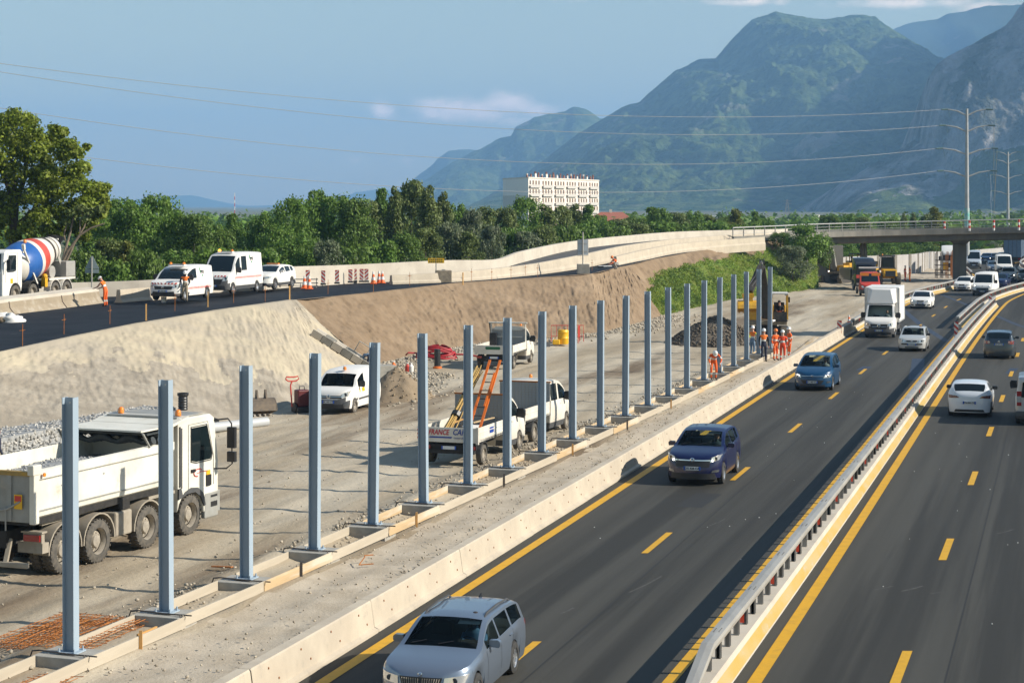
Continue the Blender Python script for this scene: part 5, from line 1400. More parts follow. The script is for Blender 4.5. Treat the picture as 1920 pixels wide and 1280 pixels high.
S_HATCH = dict(L=4.26, W=1.81, r=.32, axles=(.86, 3.5), top=[(0,.62),(.06,.74),(.3,.84),(.7,.91),(1.2,1.0),(1.7,1.26),(2.1,1.4),(2.5,1.455),(3.2,1.45),(3.8,1.36),(4.1,1.08),(4.26,.92)],
    belt=[(0,.58),(.25,.76),(1.2,.91),(2.5,.95),(3.8,1.0),(4.26,.9)], cowl=1.2, rf=2.05, rr=3.6, tail=4.15, win=[(1.5,2.4),(2.5,3.4)], tumble=.75, cf=.58,
    grille=[[(-.26,.60),(.26,.60),(.30,.72),(-.30,.72)]], head=[[(.46,.60),(.80,.66),(.84,.76),(.50,.70)]], intake=[[(-.40,.25),(.40,.25),(.46,.40),(-.46,.40)],[(.55,.27),(.8,.3),(.8,.40),(.58,.38)],[(-.8,.3),(-.55,.27),(-.58,.38),(-.8,.40)]],
    badge=(0,.67,.05), plate_z=.48, mirror=(1.65,1.0), handles=[(2.3,.86)], seams=(1.45,2.45), taill=[[(.45,.8),(.86,.8),(.84,.95),(.6,.95)]])
S_CLIO = dict(L=4.05, W=1.80, r=.315, axles=(.84, 3.42), top=[(0,.62),(.06,.74),(.3,.84),(.7,.91),(1.15,1.0),(1.7,1.27),(2.1,1.4),(2.5,1.445),(3.1,1.43),(3.55,1.37),(3.75,1.24),(3.93,1.04),(4.02,.93),(4.05,.84)],
    belt=[(0,.58),(.25,.76),(1.2,.91),(2.5,.95),(3.6,1.02),(4.05,.8)], cowl=1.15, rf=2.05, rr=3.60, tail=3.90, win=[(1.5,2.35),(2.45,3.15)], tumble=.72, cf=.55, cr=.42, pr=2.6, lr=.08,
    taill=[[(.40,.80),(.84,.77),(.86,.91),(.52,.88)]], rear_dark=[[(-.62,.22),(.62,.22),(.56,.32),(-.56,.32)]], rplate_z=.60, mirror=(1.6,1.0), handles=[(2.25,.86)], seams=(1.45,2.4), dark_rear=True, tail_mat=M_TAILD, mirror_mat=M_BLK)
S_TALL = dict(L=4.2, W=1.76, r=.32, axles=(.86, 3.44), top=[(0,.64),(.06,.76),(.3,.88),(.7,.97),(1.05,1.06),(1.6,1.36),(2.0,1.52),(2.4,1.58),(3.2,1.57),(3.8,1.5),(3.98,1.36),(4.12,1.08),(4.2,.9)],
    belt=[(0,.6),(.25,.8),(1.1,.96),(2.5,1.0),(3.8,1.04),(4.2,.88)], cowl=1.05, rf=2.0, rr=3.78, tail=4.08, win=[(1.4,2.3),(2.4,3.2),(3.3,3.7)], tumble=.76, cf=.55, cr=.4, pr=2.8,
    taill=[[(.50,.86),(.82,.86),(.82,1.03),(.50,1.03)]], rear_dark=[[(-.6,.22),(.6,.22),(.55,.34),(-.55,.34)]], rplate_z=.84, mirror=(1.55,1.05), handles=[(2.2,.9)], seams=(1.35,2.35), dark_rear=True)
S_SUV = dict(L=4.30, W=1.80, r=.345, axles=(.86, 3.47), top=[(0,.78),(.05,.90),(.25,.99),(.8,1.06),(1.25,1.12),(1.8,1.38),(2.15,1.5),(2.6,1.55),(3.2,1.54),(3.75,1.46),(4.05,1.25),(4.22,1.02),(4.3,.92)],
    belt=[(0,.72),(.25,.9),(1.2,1.02),(2.5,1.05),(3.9,1.12),(4.3,.9)], cowl=1.25, rf=2.05, rr=3.75, tail=4.15, win=[(1.55,2.4),(2.5,3.2),(3.3,3.7)], tumble=.76, cf=.55, sill=.24,
    grille=[[(-.42,.60),(.42,.60),(.46,.80),(-.46,.80)]], head=[[(.50,.72),(.82,.74),(.86,.86),(.54,.84)]], intake=[[(-.6,.26),(.6,.26),(.6,.42),(-.6,.42)]], badge=(0,.72,.06), plate_z=.5, mirror=(1.7,1.1), handles=[(2.35,.95),(3.1,.97)], seams=(1.5,2.45), taill=[[(.5,.85),(.86,.85),(.84,.98),(.6,.98)]],
    clad=lambda s, z: z < .40)
def van_spec(L, W, H, nose=.85, cowlz=1.28, cowl=.85, rf=1.62, axles=(.95, 4.4), r=.335, **k):
    d = dict(L=L, W=W, r=r, axles=axles, top=[(0,nose),(.06,nose+.15),(.35,nose+.30),(cowl,cowlz),(lerp(cowl,rf,.55),lerp(cowlz,H,.52)),(rf,H-.17),(rf+.3,H-.05),(rf+.8,H),(L-.5,H),(L-.08,H-.03),(L,H-.12)],
        belt=[(0,nose-.06),(.35,nose+.20),(cowl+.2,cowlz-.06),(2.5,cowlz-.04),(L,cowlz-.04)], cowl=cowl, rf=rf-.02, win=[(cowl+.42,rf+.75)], tumble=.86, cf=.5, cr=.14, pf=2.6, pr=4, lr=.02, sill=.26, ww=.21,
        mirror=(cowl+.5, cowlz+.05), mirror_big=1.35, mirror_tall=1.7, mirror_mat=M_BLK, handles=[(rf+.6, cowlz-.22)], seams=(cowl+.25, rf+.85), seat_s=cowl+1.15, seat_z=cowlz-.42, lin_end=rf+1.2)
    d.update(k); return d
S_DUCATO = van_spec(5.4, 2.05, 2.25, grille=[[(-.62,.62),(.62,.62),(.55,.80),(-.55,.80)]], head=[[(.56,.86),(.82,.90),(.90,1.10),(.66,1.02)]], intake=[[(-.8,.36),(.8,.36),(.8,.52),(-.8,.52)]], badge=(0,.98,.07), plate_z=.48, clad=lambda s, z: (s < .38 and z < .64) or z < .42)
S_TRAFIC = van_spec(5.0, 1.96, 1.97, nose=.82, cowlz=1.22, cowl=.95, rf=1.85, axles=(.95, 4.05), grille=[[(-.52,.66),(.52,.66),(.58,.84),(-.58,.84)]], head=[[(.56,.72),(.84,.78),(.90,.98),(.62,.88)]], intake=[[(-.72,.32),(.72,.32),(.66,.50),(-.66,.50)]], badge=(0,.76,.08), plate_z=.56, clad=lambda s, z: (s < .32 and z < .48) or z < .36)
S_MASTER = van_spec(5.5, 2.07, 2.50, nose=.92, cowlz=1.36, cowl=.85, rf=1.66, axles=(.85, 4.5), win=[(1.25,1.95),(2.15,2.95)], grille=[[(-.5,.62),(.5,.62),(.62,.92),(-.62,.92)]], head=[[(.62,.80),(.88,.86),(.92,1.14),(.68,1.04)]], intake=[[(-.8,.34),(.8,.34),(.74,.52),(-.74,.52)]], badge=(0,.98,.085), plate_z=.52, clad=lambda s, z: (s < .42 and z < .76) or z < .44)
S_KANGOO = van_spec(4.28, 1.83, 1.81, nose=.80, cowlz=1.14, cowl=.95, rf=1.62, axles=(.88, 3.58), r=.315, win=[(1.3,2.1)], grille=[[(-.55,.70),(.55,.70),(.60,.82),(-.60,.82)]], chrome=[[(-.56,.765),(.56,.765),(.56,.785),(-.56,.785)]], head=[[(.52,.74),(.80,.80),(.86,1.02),(.58,.90)]], intake=[[(-.66,.30),(.66,.30),(.62,.46),(-.62,.46)]], fog=[[(.62,.40),(.78,.42),(.78,.54),(.64,.54)]], badge=(0,.78,.085), plate_z=.56,
    clad=lambda s, z: (s < .40 and z < .68), strip=(1.1, 3.3, .56, .64), mirror_big=1.1, tumble=.84, cf=.6)
WHITE = paint("white", (.74,.73,.71)); WHITED = mat("white_dusty", (.66,.63,.56), (.56,.51,.43), scale=1.2, rough=.5, c3=(.42,.37,.29), c3scale=2.5, c3lo=.6, c3hi=.8, spec=.4)
SILVER = paint("silver", (.19,.23,.29), rough=.3, metal=.55); NAVY = paint("navy", (.002,.005,.045), rough=.3, metal=.0, coat=.5); TEAL = paint("teal", (.004,.048,.12), rough=.3, metal=.1, coat=.4)
SLATE = paint("slate", (.030,.042,.055), rough=.28, metal=.3, coat=1); ICE = paint("pearl", (.66,.69,.72), rough=.3)
LGREY = paint("pale_grey", (.50,.50,.48), rough=.35, metal=.2)

def along(dx, dy): return head(dx, dy)
def onroad(px, py, off_perp=0.0, off_along=0.0, away=False):
    """centre of a vehicle from one wheel contact pixel; offsets in metres (right of travel direction away, forward away)"""
    p = at(px, py); d = Vector((refx(p.y+1)-refx(p.y-1), 2, 0)).normalized(); n = Vector((d.y, -d.x, 0))
    q = p+n*off_perp+d*off_along; return (q.x, q.y), (head(d.x, d.y) if away else head(-d.x, -d.y))

def octavia_extra(t, B):
    for sg in (1, -1):
        mb = MB(); pts = [Vector((sg*(B.sec(s)[8][0]), B.L/2-s, B.sec(s)[8][1]+h)) for s, h in ((2.25,-.02),(2.42,.03),(3.2,.04),(3.9,.035),(4.1,-.02))]
        mb.tube(pts, .022, 6); mb.build("roof_rail", M_RIMD if False else M_TRIM, t, smooth=60)
    mb = MB(); mb.prism([(B.L/2-4.02, 1.42),(B.L/2-4.2,1.36),(B.L/2-4.16,1.47)], -.015, .015, 'x'); mb.build("antenna_fin", M_BLK, t)
    mb = MB()
    for k in range(-8, 9):
        if abs(k) < 1: continue
        a = Vector(B.front(k*.042, .575, .016)); b = Vector(B.front(k*.046, .705, .016)); mb.bar(a, b, .012, .014)
    o = mb.build("grille_bar", M_RIMD, t); o["kind"] = "stuff"
    mb = MB(); c = Vector((0, B.L/2-2.15, 1.36)); mb.box(-.12,.12,c.y-.03,c.y,c.z-.09,c.z-.03); mb.build("inner_mirror", M_BLK, t)
    mb = MB(); mb.hexa([(-.58,.0,1.385),(-.14,.0,1.385),(-.14,.02,1.385),(-.58,.02,1.385),(-.58,.16,1.335),(-.14,.16,1.335),(-.14,.18,1.34),(-.58,.18,1.34)]); v = mb.build("sun_visor", mat("visor_beige", (.5,.48,.42), rough=.9), t); v.location = (0, B.L/2-2.18, -.03)
p, hd = onroad(976, 1261, -.90, -1.36)
car(S_ESTATE, "silver estate car with roof rails at the bottom edge, driver in blue", SILVER, (p[0]+.06, p[1]+.14), hd+R(1.5), sc=.925, trans=True, drv=(.05,.13,.24), plate="", extra=octavia_extra, group="cars on the oncoming lanes")
def hrv_extra(t, B):
    mb = MB(); mb.prism([(B.L/2-3.55, 1.56),(B.L/2-3.72,1.53),(B.L/2-3.7,1.63)], -.015, .015, 'x'); mb.build("antenna_fin", M_BLK, t)
    mb = MB(); mb.hexa([(-.56,.0,1.52),(-.16,.0,1.52),(-.16,.02,1.52),(-.56,.02,1.52),(-.56,.14,1.47),(-.16,.14,1.47),(-.16,.16,1.475),(-.56,.16,1.475)]); v = mb.build("sun_visor", mat("visor_beige", (.5,.48,.42), rough=.9), t); v.location = (0, B.L/2-2.12, -.04)
p, hd = onroad(1355, 906, -.82, 1.30)
car(S_CROSS, "dark navy blue crossover with a chrome strip across its nose", NAVY, p, hd, trans=True, drv=(.03,.05,.06), plate="DX 428 CA", extra=hrv_extra, group="cars on the oncoming lanes", lights_on=[(.62,.80,.035)])
p, hd = onroad(1560, 731, -.84, 1.38)
car(S_MPV, "teal blue people carrier with lit daytime lamps beside the barrier", TEAL, p, hd, trans=True, drv=(.25,.25,.25), plate="FC 885 KL", group="cars on the oncoming lanes", lights_on=[(.72,.755,.032), (.63,.73,.026)])
p, hd = onroad(1735, 658.5, -.76, 1.24)
car(S_SMALL, "small old silver hatchback overtaking the box truck", LGREY, p, hd, trans=True, drv=(.2,.2,.2), plate="BZ 315 GH", group="cars on the oncoming lanes", wheel="steel")
p, hd = onroad(1746, 578.5, -.84, 1.3)
car(S_HATCH, "white hatchback with black lower grilles behind the box truck", WHITE, p, hd, plate="EG 204 QT", group="cars on the oncoming lanes", lights_on=[(.68,.69,.05)])
p, hd = onroad(1780, 777, .85, 1.27, True)
car(S_CLIO, "pale blue-white hatchback seen from behind on the right carriageway", ICE, p, hd, rear_plate="FN 830 FX", group="cars on the right carriageway", wheel="alloy")
def clio_extra(t, B): pass
def golf_extra(t, B):
    for sg in (1, -1):
        for y in (.57, .74):
            c = Vector(B.rear(sg*y, .945, .014)); mb = MB(); mb.lathe([(.062,0),(.062,.012),(.03,.014),(.028,.004)], c, (0,-1,0), 12, closed=True); mb.build("lamp_ring", M_LAMP, t)
    mb = MB(); c = Vector(B.rear(0, .98, .016)); mb.lathe([(.06,0),(.06,.012),(.04,.014),(.036,.004)], c, (0,-1,0), 12, closed=True); mb.build("badge", M_CHROME, t)
p, hd = onroad(1846, 670.5, .83, 1.3, True)
car(S_TALL, "dark slate tall hatchback with round tail lamps ahead of the pale hatchback", SLATE, p, hd, rear_plate="AB 477 VD", group="cars on the right carriageway", extra=golf_extra)

# silver panel van cut by the right edge, seen from behind
S_RVAN = van_spec(5.0, 1.96, 1.97, nose=.82, cowlz=1.22, cowl=.95, rf=1.85, axles=(.95, 4.05), taill=[], clad=lambda s, z: z < .52)
def rvan_extra(t, B):
    for sg in (1, -1):
        mb = MB()
        for k, (m_, z0, z1) in enumerate(((0,.78,.92),(1,.92,1.16),(0,1.16,1.36))): mb.box(sg*.80-.09, sg*.80+.09, -B.L/2-.03, -B.L/2+.05, z0, z1, m_)
        mb.build("tail_light", [M_TAIL, M_LAMP], t)
        mb = MB(); mb.hexa([(sg*.40-.32,-B.L/2-.035,1.12),(sg*.40+.32,-B.L/2-.035,1.12),(sg*.40+.32,-B.L/2,1.12),(sg*.40-.32,-B.L/2,1.12),(sg*.38-.28,-B.L/2-.025,1.72),(sg*.38+.28,-B.L/2-.025,1.72),(sg*.38+.28,-B.L/2+.02,1.72),(sg*.38-.28,-B.L/2+.02,1.72)]); mb.build("rear_window", M_GLASS, t)
    mb = MB(); mb.box(-.93,.93,-B.L/2-.12,-B.L/2+.05,.36,.56); mb.build("bumper", M_TRIM, t, bevel=.03)
    number_plate(t, (-.30,-B.L/2-.04,.86), True, "GA 906 WY")
p, hd = onroad(1908.5, 789, .88, 1.0, True)
car(S_RVAN, "silver panel van cut off by the right edge, seen from behind", paint("silver_van", (.40,.42,.45), rough=.3, metal=.4), p, hd, name="van", cat="van", extra=rvan_extra, group="vans on the road")

# white box truck
S_SPRCAB = van_spec(2.15, 2.02, 2.32, nose=.92, cowlz=1.36, cowl=.78, rf=1.45, axles=(.98, 4.9), win=[(1.12,1.95)], r=.345, grille=[[(-.50,.62),(.50,.62),(.58,.92),(-.58,.92)]], chrome=[[(-.46,.75),(.46,.75),(.46,.765),(-.46,.765)]], head=[[(.62,.78),(.86,.82),(.90,1.02),(.66,.96)]], intake=[[(-.8,.30),(.8,.30),(.8,.40),(-.8,.40)]], badge=(0,.80,.11), plate_z=.50,
                    clad=lambda s, z: (s < .40 and z < .70) or z < .40, cr=.05, handles=[(1.85,1.12)], lin_end=2.1, seams=(1.0,), mirror_big=1.5)
def box_extra(bl, bw, bz0, bz1, fair=True):
    def f(t, B):
        yr = B.L/2-2.18
        mb = MB(); mb.box(-bw/2, bw/2, yr-bl, yr, bz0, bz1); mb.build("cargo_box", WHITE, t, bevel=.04)
        mb = MB()
        for sx in (-1, 1):
            for y in (yr-.03, yr-bl+.03): mb.box(sx*(bw/2+.004)-.03, sx*(bw/2+.004)+.03, y-.04, y+.04, bz0-.02, bz1-.03)
            mb.box(sx*(bw/2+.004)-.02, sx*(bw/2+.004)+.02, yr-bl, yr, bz0-.03, bz0+.06)
        mb.build("box_frame", M_CHROME if False else mat("alu_frame", (.55,.55,.55), rough=.4, metal=.5), t)
        if fair:
            mb = MB(); mb.hexa([(-.86,B.L/2-1.45,2.2),(.86,B.L/2-1.45,2.2),(bw/2-.12,yr+.02,2.25),(-bw/2+.12,yr+.02,2.25),(-.62,yr+.42,bz1-.12),(.62,yr+.42,bz1-.12),(bw/2-.16,yr+.02,bz1-.04),(-bw/2+.16,yr+.02,bz1-.04)]); mb.build("wind_deflector", WHITE, t, bevel=.05, smooth=30)
        mb = MB(); mb.box(-.42,.42,yr-bl,B.L/2-.9,.45,.75); mb.build("chassis", M_UNDER, t)
        mb = MB()
        for sx in (-1, 1): mb.box(sx*.95-.02, sx*.95+.02, yr-bl+1.4, yr-.5, .42, .70)
        mb.build("side_guard", M_TRIM, t)
    return f
p, hd = onroad(1676, 632, -.88, .98-1.08)
car(S_SPRCAB, "white box truck with tall cargo box and dark front bumper", WHITE, p, hd, name="box_truck", cat="truck", trans=True, drv=(.3,.3,.3), plate="FD 641 RZ", extra=box_extra(4.3, 2.25, .95, 3.28), group="vans on the road", lights_on=[(.80,.90,.04)], wheel="steel")

# far oncoming traffic
p, hd = onroad(1829, 553.5, .85+.0, 1.0)
car(S_DUCATO, "white panel van with dark bumper just before the bridge", WHITE, p, hd, name="van", cat="van", group="vans on the road", plate="CM 118 EN", lights_on=[(.74,1.0,.06)])
FAR = [(S_HATCH,"white hatchback half hidden left of the panel van",WHITE,1803,546,0.0,"car"),(S_TALL,"dark blue car hidden behind the panel van",NAVY,1872,541,-.0,"car"),(S_CROSS,"white pickup-like car with roof bar right of the panel van",WHITE,1890,528,0,"car"),(S_SUV,"dark green off-roader cut by the right edge under the bridge",SLATE,1922,531,0,"car"),
       (S_MASTER,"white high-roof van behind the white pickup-like car",WHITE,1884,515,0,"van"),(S_SMALL,"small blue-grey car left of the high-roof van",paint("blue_grey",(.12,.17,.24),metal=.3),1864,510,0,"car"),(S_SUV,"blue car farther back beside the noise wall",paint("mid_blue",(.03,.08,.2),metal=.3),1848,494,0,"car"),
       (S_SUV,"brown off-roader next to the blue car",paint("brown",(.08,.06,.04),metal=.2),1864,494,0,"car"),(S_HATCH,"grey car roof showing over the high-roof van",LGREY,1876,491,0,"car"),(S_MASTER,"pale van right of the bridge pier",paint("pale_blue",(.45,.5,.56)),1826,504,0,"van")]
for sp, lab, pm, px, py, _, kd in FAR:
    q = at(px, py); d = Vector((refx(q.y+1)-refx(q.y-1), 2, 0)).normalized(); c = q+d*(sp["L"]/2)
    car(sp, lab, pm, (c.x, c.y), head(-d.x, -d.y), name=kd, cat=kd, details=0, group="distant traffic under the bridge", lights_on=[(.66,sp["top"][1][1]-.1,.06)] if px in (1848, 1890) else None)
# lorry with blue curtain trailer going away and white lorry cab coming, both at the right edge
M_CURT = mat("curtain_blue", (.10,.16,.24), (.13,.19,.27), scale=2, rough=.7)
q = at(1906, 496); t = thing("trailer_lorry", "blue curtain-sided trailer at the right edge under the bridge, seen from behind", "truck", (q.x+1.3, q.y+6, 0), head(.30,.95), group="distant traffic under the bridge")
mb = MB(); mb.box(-1.25,1.25,-6,6,1.1,3.9); mb.build("trailer_box", M_CURT, t, bevel=.03)
mb = MB()
for k in range(12): mb.box(1.25,1.27,-5.9+k,-5.86+k,1.15,3.85); mb.box(-1.27,-1.25,-5.9+k,-5.86+k,1.15,3.85)
for x in (-.6,0,.6): mb.box(x-.02,x+.02,-6.03,-6,1.15,3.85)
mb.build("strap", M_TRIM, t)["kind"] = "stuff"
mb = MB(); mb.box(-1.2,1.2,-6.05,-5.9,.55,1.05); mb.box(-.5,.5,-5.8,5.8,.8,1.1); mb.build("chassis", M_UNDER, t)
for sx in (-1, 1):
    mb = MB(); mb.box(sx*.95-.18,sx*.95+.18,-6.08,-6.04,.75,.95); mb.build("tail_light", M_TAIL, t)
    for y in (-4.6,-3.3,4): add_wheel(t, sx*1.05, y, .5, .35, "truck")
S_LORRY = dict(L=2.3, W=2.5, r=.5, axles=(1.3,), top=[(0,2.6),(.1,2.75),(.3,2.9),(.9,3.3),(1.6,3.6),(2.3,3.65)], belt=[(0,1.5),(2.3,1.5)], win=[(.35,1.2)], tumble=.93, cf=.3, cr=.05, pf=4, pr=6, lf=.02, lr=0, sill=.4, mirror=(.25,2.0), mirror_mat=M_BLK, mirror_big=1.6, mirror_tall=2.2, grille=[[(-.9,.85),(.9,.85),(.9,1.4),(-.9,1.4)]], intake=[[(-1.1,1.75),(1.1,1.75),(1.05,2.45),(-1.05,2.45)]], head=[[(.75,.6),(1.1,.6),(1.1,.8),(.75,.8)]], wiper=False)
def lorry_extra(t, B):
    mb = MB(); mb.box(-1.25,1.25,-9.5,-1.3,1.1,3.7); mb.build("trailer_box", WHITE, t, bevel=.03); mb = MB(); mb.box(-.5,.5,-9.3,1,.6,1.1); mb.build("chassis", M_UNDER, t)
    for sx in (-1,1):
        for y in (-7.5,-6.2,-3): add_wheel(t, sx*1.05, y, .5, .35, "truck")
q = at(1905, 490.5)
car(S_LORRY, "white lorry cab with sun visor left of the blue trailer", WHITE, (q.x, q.y+1.2), head(-.36,-.93), name="lorry", cat="truck", details=0, group="distant traffic under the bridge", extra=lorry_extra)
q = at(1787, 514)
car(S_LORRY, "white site lorry with yellow and blue front, half hidden left of the bridge pier", WHITE, (q.x, q.y+1.2), head(-.22,-.97), name="lorry", cat="truck", details=0, extra=lambda t, B: (MB().box(.3,1.0,B.L/2-.02,B.L/2+.06,.5,1.5).build("yellow_panel", M_YEL, t), MB().box(-1.2,1.2,-6,-1.3,1.0,2.4).build("cargo_box", WHITE, t)))
# ================================================================ noise barrier posts, plinths, formwork boards
M_POST = mat("post_galvanised", (.32,.39,.455), (.28,.35,.415), scale=.8, rough=.5, metal=.0, stretch=(1,1,.25), c3=(.40,.44,.47), c3scale=2.2, c3lo=.6, c3hi=.75)
M_PLINTH = mat("plinth_concrete", (.36,.34,.30), (.30,.285,.25), scale=2.5, rough=.9, bump=.2, bscale=25)
M_WOOD = mat("board_raw", (.50,.36,.20), (.42,.30,.165), scale=2.0, rough=.85, stretch=(3,.25,3), c3=(.52,.46,.36), c3scale=.8, c3lo=.45, c3hi=.6)
M_WOODO = mat("board_orange", (.50,.25,.06), (.45,.28,.12), scale=1.5, rough=.8, stretch=(2,.4,2))
M_WOODG = mat("board_dusty", (.47,.41,.32), (.40,.345,.265), scale=1.5, rough=.9, stretch=(3,.3,3))
M_REBAR = mat("rebar_rust", (.42,.155,.032), (.32,.11,.028), scale=4, rough=.9); M_STEELD = mat("rod_dark", (.06,.05,.045), rough=.7)
WHERE = ["before the dump truck's rear wheels","before the dump truck's cab","just right of the dump truck","left of the small white van","right of the small white van's door","left of the bamboo pickup","at the bamboo pickup's tailgate corner","in front of the bamboo pickup's cab","in front of the grey crew pickup","right of the grey crew pickup",
         "second right of the grey crew pickup","third right of the grey crew pickup","fourth right of the grey crew pickup","fifth right of the grey crew pickup","left of the dark spoil heap's tip","left of the bending orange worker","right of the bending orange worker","second right of the bending worker","before the excavator bucket","before the excavator arm","last of the row, before the excavator cab"]
def hpost():
    t = thing("steel_post", "", "post", group="steel posts of the unfinished noise barrier")
    mb = MB(); h, b, tf, tw = .24, .20, .016, .012
    prof = [(-h/2,-b/2),(-h/2+tf,-b/2),(-h/2+tf,-tw/2),(h/2-tf,-tw/2),(h/2-tf,-b/2),(h/2,-b/2),(h/2,b/2),(h/2-tf,b/2),(h/2-tf,tw/2),(-h/2+tf,tw/2),(-h/2+tf,b/2),(-h/2,b/2)]
    mb.prism(prof, .03, 4.85, 'z'); mb.build("beam", M_POST, t)
    mb = MB(); mb.box(-.21,.21,-.2,.2,.0,.028)
    mb.build("base_plate", M_POST, t)
    mb = MB()
    for sx in (-1,1):
        for sy in (-1,1): mb.cyl((sx*.165,sy*.155,.02),(sx*.165,sy*.155,.10),.018,n=6); mb.cyl((sx*.165,sy*.155,.028),(sx*.165,sy*.155,.05),.034,n=6)
    mb.build("anchor_bolt", M_POST, t)["kind"] = "stuff"
    mb = MB(); mb.cyl((.0,-.008,4.75),(.0,.008,4.75),.022,n=8); mb.build("hole_light_spot", M_WHITEB, t)  # no opening: pale disc paints the light spot of the hole in the web
    return t
def hplinth():
    t = thing("concrete_plinth", "", "foundation", group="concrete plinths under the steel posts")
    mb = MB(); mb.box(-.56,.52,-.42,.42,-.42,.0); mb.build("block", M_PLINTH, t, bevel=.012)
    mb = MB(); mb.tube([(-.78,-.16,-.12),(-.72,-.17,.02),(-.55,-.18,.045),(.15,-.22,.03),(.75,-.26,.04)], .016, 6); mb.tube([(.50,-.30,.06),(.56,-.34,-.12),(.60,-.30,-.24)], .014, 5)
    mb.build("rebar_rod", M_STEELD, t); return t
P0, Q0 = hpost(), hplinth()
PP = [post_pos(i) for i in range(-1, 22)]
def hd_at(Y): s = (postx(Y+.5)-postx(Y-.5)); return head(s, 1)
for i in range(21):
    X, Y = post_pos(i); o = P0 if i == 0 else dup(P0); o.location = (X, Y, .30); o.rotation_euler = (R(RNG.normal()*.28), R(RNG.normal()*.28), hd_at(Y)); o["label"] = f"blue-grey steel H post {WHERE[i]}"
    o = Q0 if i == 0 else dup(Q0); o.location = (X-.02, Y, .298+RNG.normal()*.01); o.rotation_euler = (0, 0, hd_at(Y)+R(RNG.normal()*1.0)); o["label"] = f"concrete plinth under the steel post {WHERE[i]}"
def board(name, a, b, th, h, m, label, group, z0):
    a = Vector(a); b = Vector(b); d = b-a; L = d.length
    mb = MB(); mb.box(-th/2, th/2, 0, L, 0, h); o = mb.build(name, m, bevel=.004); o.location = (a.x, a.y, z0); o.rotation_euler = (math.asin((b.z-a.z)/L), 0, head(d.x, d.y)); return tag(o, label, "board", group)
for i in range(-1, 20):
    (X0, Y0), (X1, Y1) = (post_pos(i) if i >= 0 else (post_pos(0)[0]-1.19, post_pos(0)[1]-3.6)), post_pos(i+1)
    d = Vector((X1-X0, Y1-Y0, 0)).normalized(); n = Vector((d.y, -d.x, 0))
    lab = WHERE[max(i,0)] if i >= 0 else "at the bottom left corner"
    a = Vector((X0, Y0, 0))+n*(.56+RNG.normal()*.015)-d*.3; b = Vector((X1, Y1, 0))+n*(.58+RNG.normal()*.015)-d*.25
    m = [M_WOODG, M_WOODG, M_WOODG, M_WOOD, M_WOODG, M_WOOD][(i+1) % 6]
    board("formwork_board", a, b, .035, .24, m, f"roadside formwork plank starting from the post {lab}", "formwork planks on the road side of the posts", .08+RNG.normal()*.01)
    a2 = Vector((X0, Y0, 0))-n*.50+d*.46; b2 = Vector((X1, Y1, 0))-n*.50-d*.46
    board("formwork_board", a2, b2, .035, .22, M_WOODG if i < 4 else M_WOOD, f"short inner plank between plinths, from the post {lab}", "formwork planks between the plinths", .09)
    if i % 2 == 0 and i < 14:
        mb = MB(); c = a.lerp(b, .5)+n*.05; mb.box(-.03,.03,-.02,.02,-.05,.36); o = mb.build("stake", M_WOODO if i % 4 == 0 else M_STEELD); o.location = c+Vector((0,0,.06)); tag(o, f"stake holding the plank by the post {lab}", "stake", "stakes holding the formwork planks")
mb = MB(); mb.box(-.022,.022,0,.75,0,.26); o = mb.build("formwork_board", M_WOODO); X, Y = post_pos(0); o.location = (X+1.0, Y+1.35, .075); o.rotation_euler = (0,0,hd_at(Y)); tag(o, "short orange plank end fixed to the roadside formwork near the first post", "board")

# reinforcement meshes
def rebar_mesh(o, d, n, la, lb, label, sp=.10, dbl=True, z=.10, ang=0):
    t = thing("rebar_mesh", label, "rebar mesh", o, ang); k = 0
    for lay in range(2 if dbl else 1):
        zz = z+lay*.11
        for nm, cnt, f in (("bar", int(la/sp), 0), ("cross_bar", int(lb/(sp*1.5)), 1)):
            for i in range(cnt+1):
                j = RNG.normal()*.01; zs = [zz+RNG.normal()*.012+f*.012 for _ in range(4)]
                if f == 0: pts = [(i*sp+j, lb*q/3+RNG.normal()*.006+(RNG.normal()*.05 if q in (0,3) else 0), zs[q]) for q in range(4)]
                else: pts = [(la*q/3+(RNG.normal()*.05 if q in (0,3) else 0), i*sp*1.5+j, zs[q]) for q in range(4)]
                mb = MB(); mb.tube(pts, .0075, 4); mb.build(nm, M_REBAR, t); k += 1
    return t
X, Y = post_pos(0)
rebar_mesh((X-1.95, Y+1.3, .0), 0, 0, 2.05, 2.8, "rusty double reinforcement mesh lying behind the first posts", ang=hd_at(Y), sp=.105)
rebar_mesh((X-1.25, Y-3.4, .06), 0, 0, .85, 2.7, "rusty reinforcement mesh in the formwork at the bottom left corner", dbl=False, z=.03, ang=hd_at(Y), sp=.12)
mb = MB(); mb.bar((0,0,.05),(.55,-.45,.12),.09,.03); o = mb.build("rusty_plate", M_REBAR); o.location = at(398,1065,.02); tag(o, "rusty flat steel offcut lying by the plinth right of the dump truck", "scrap metal")

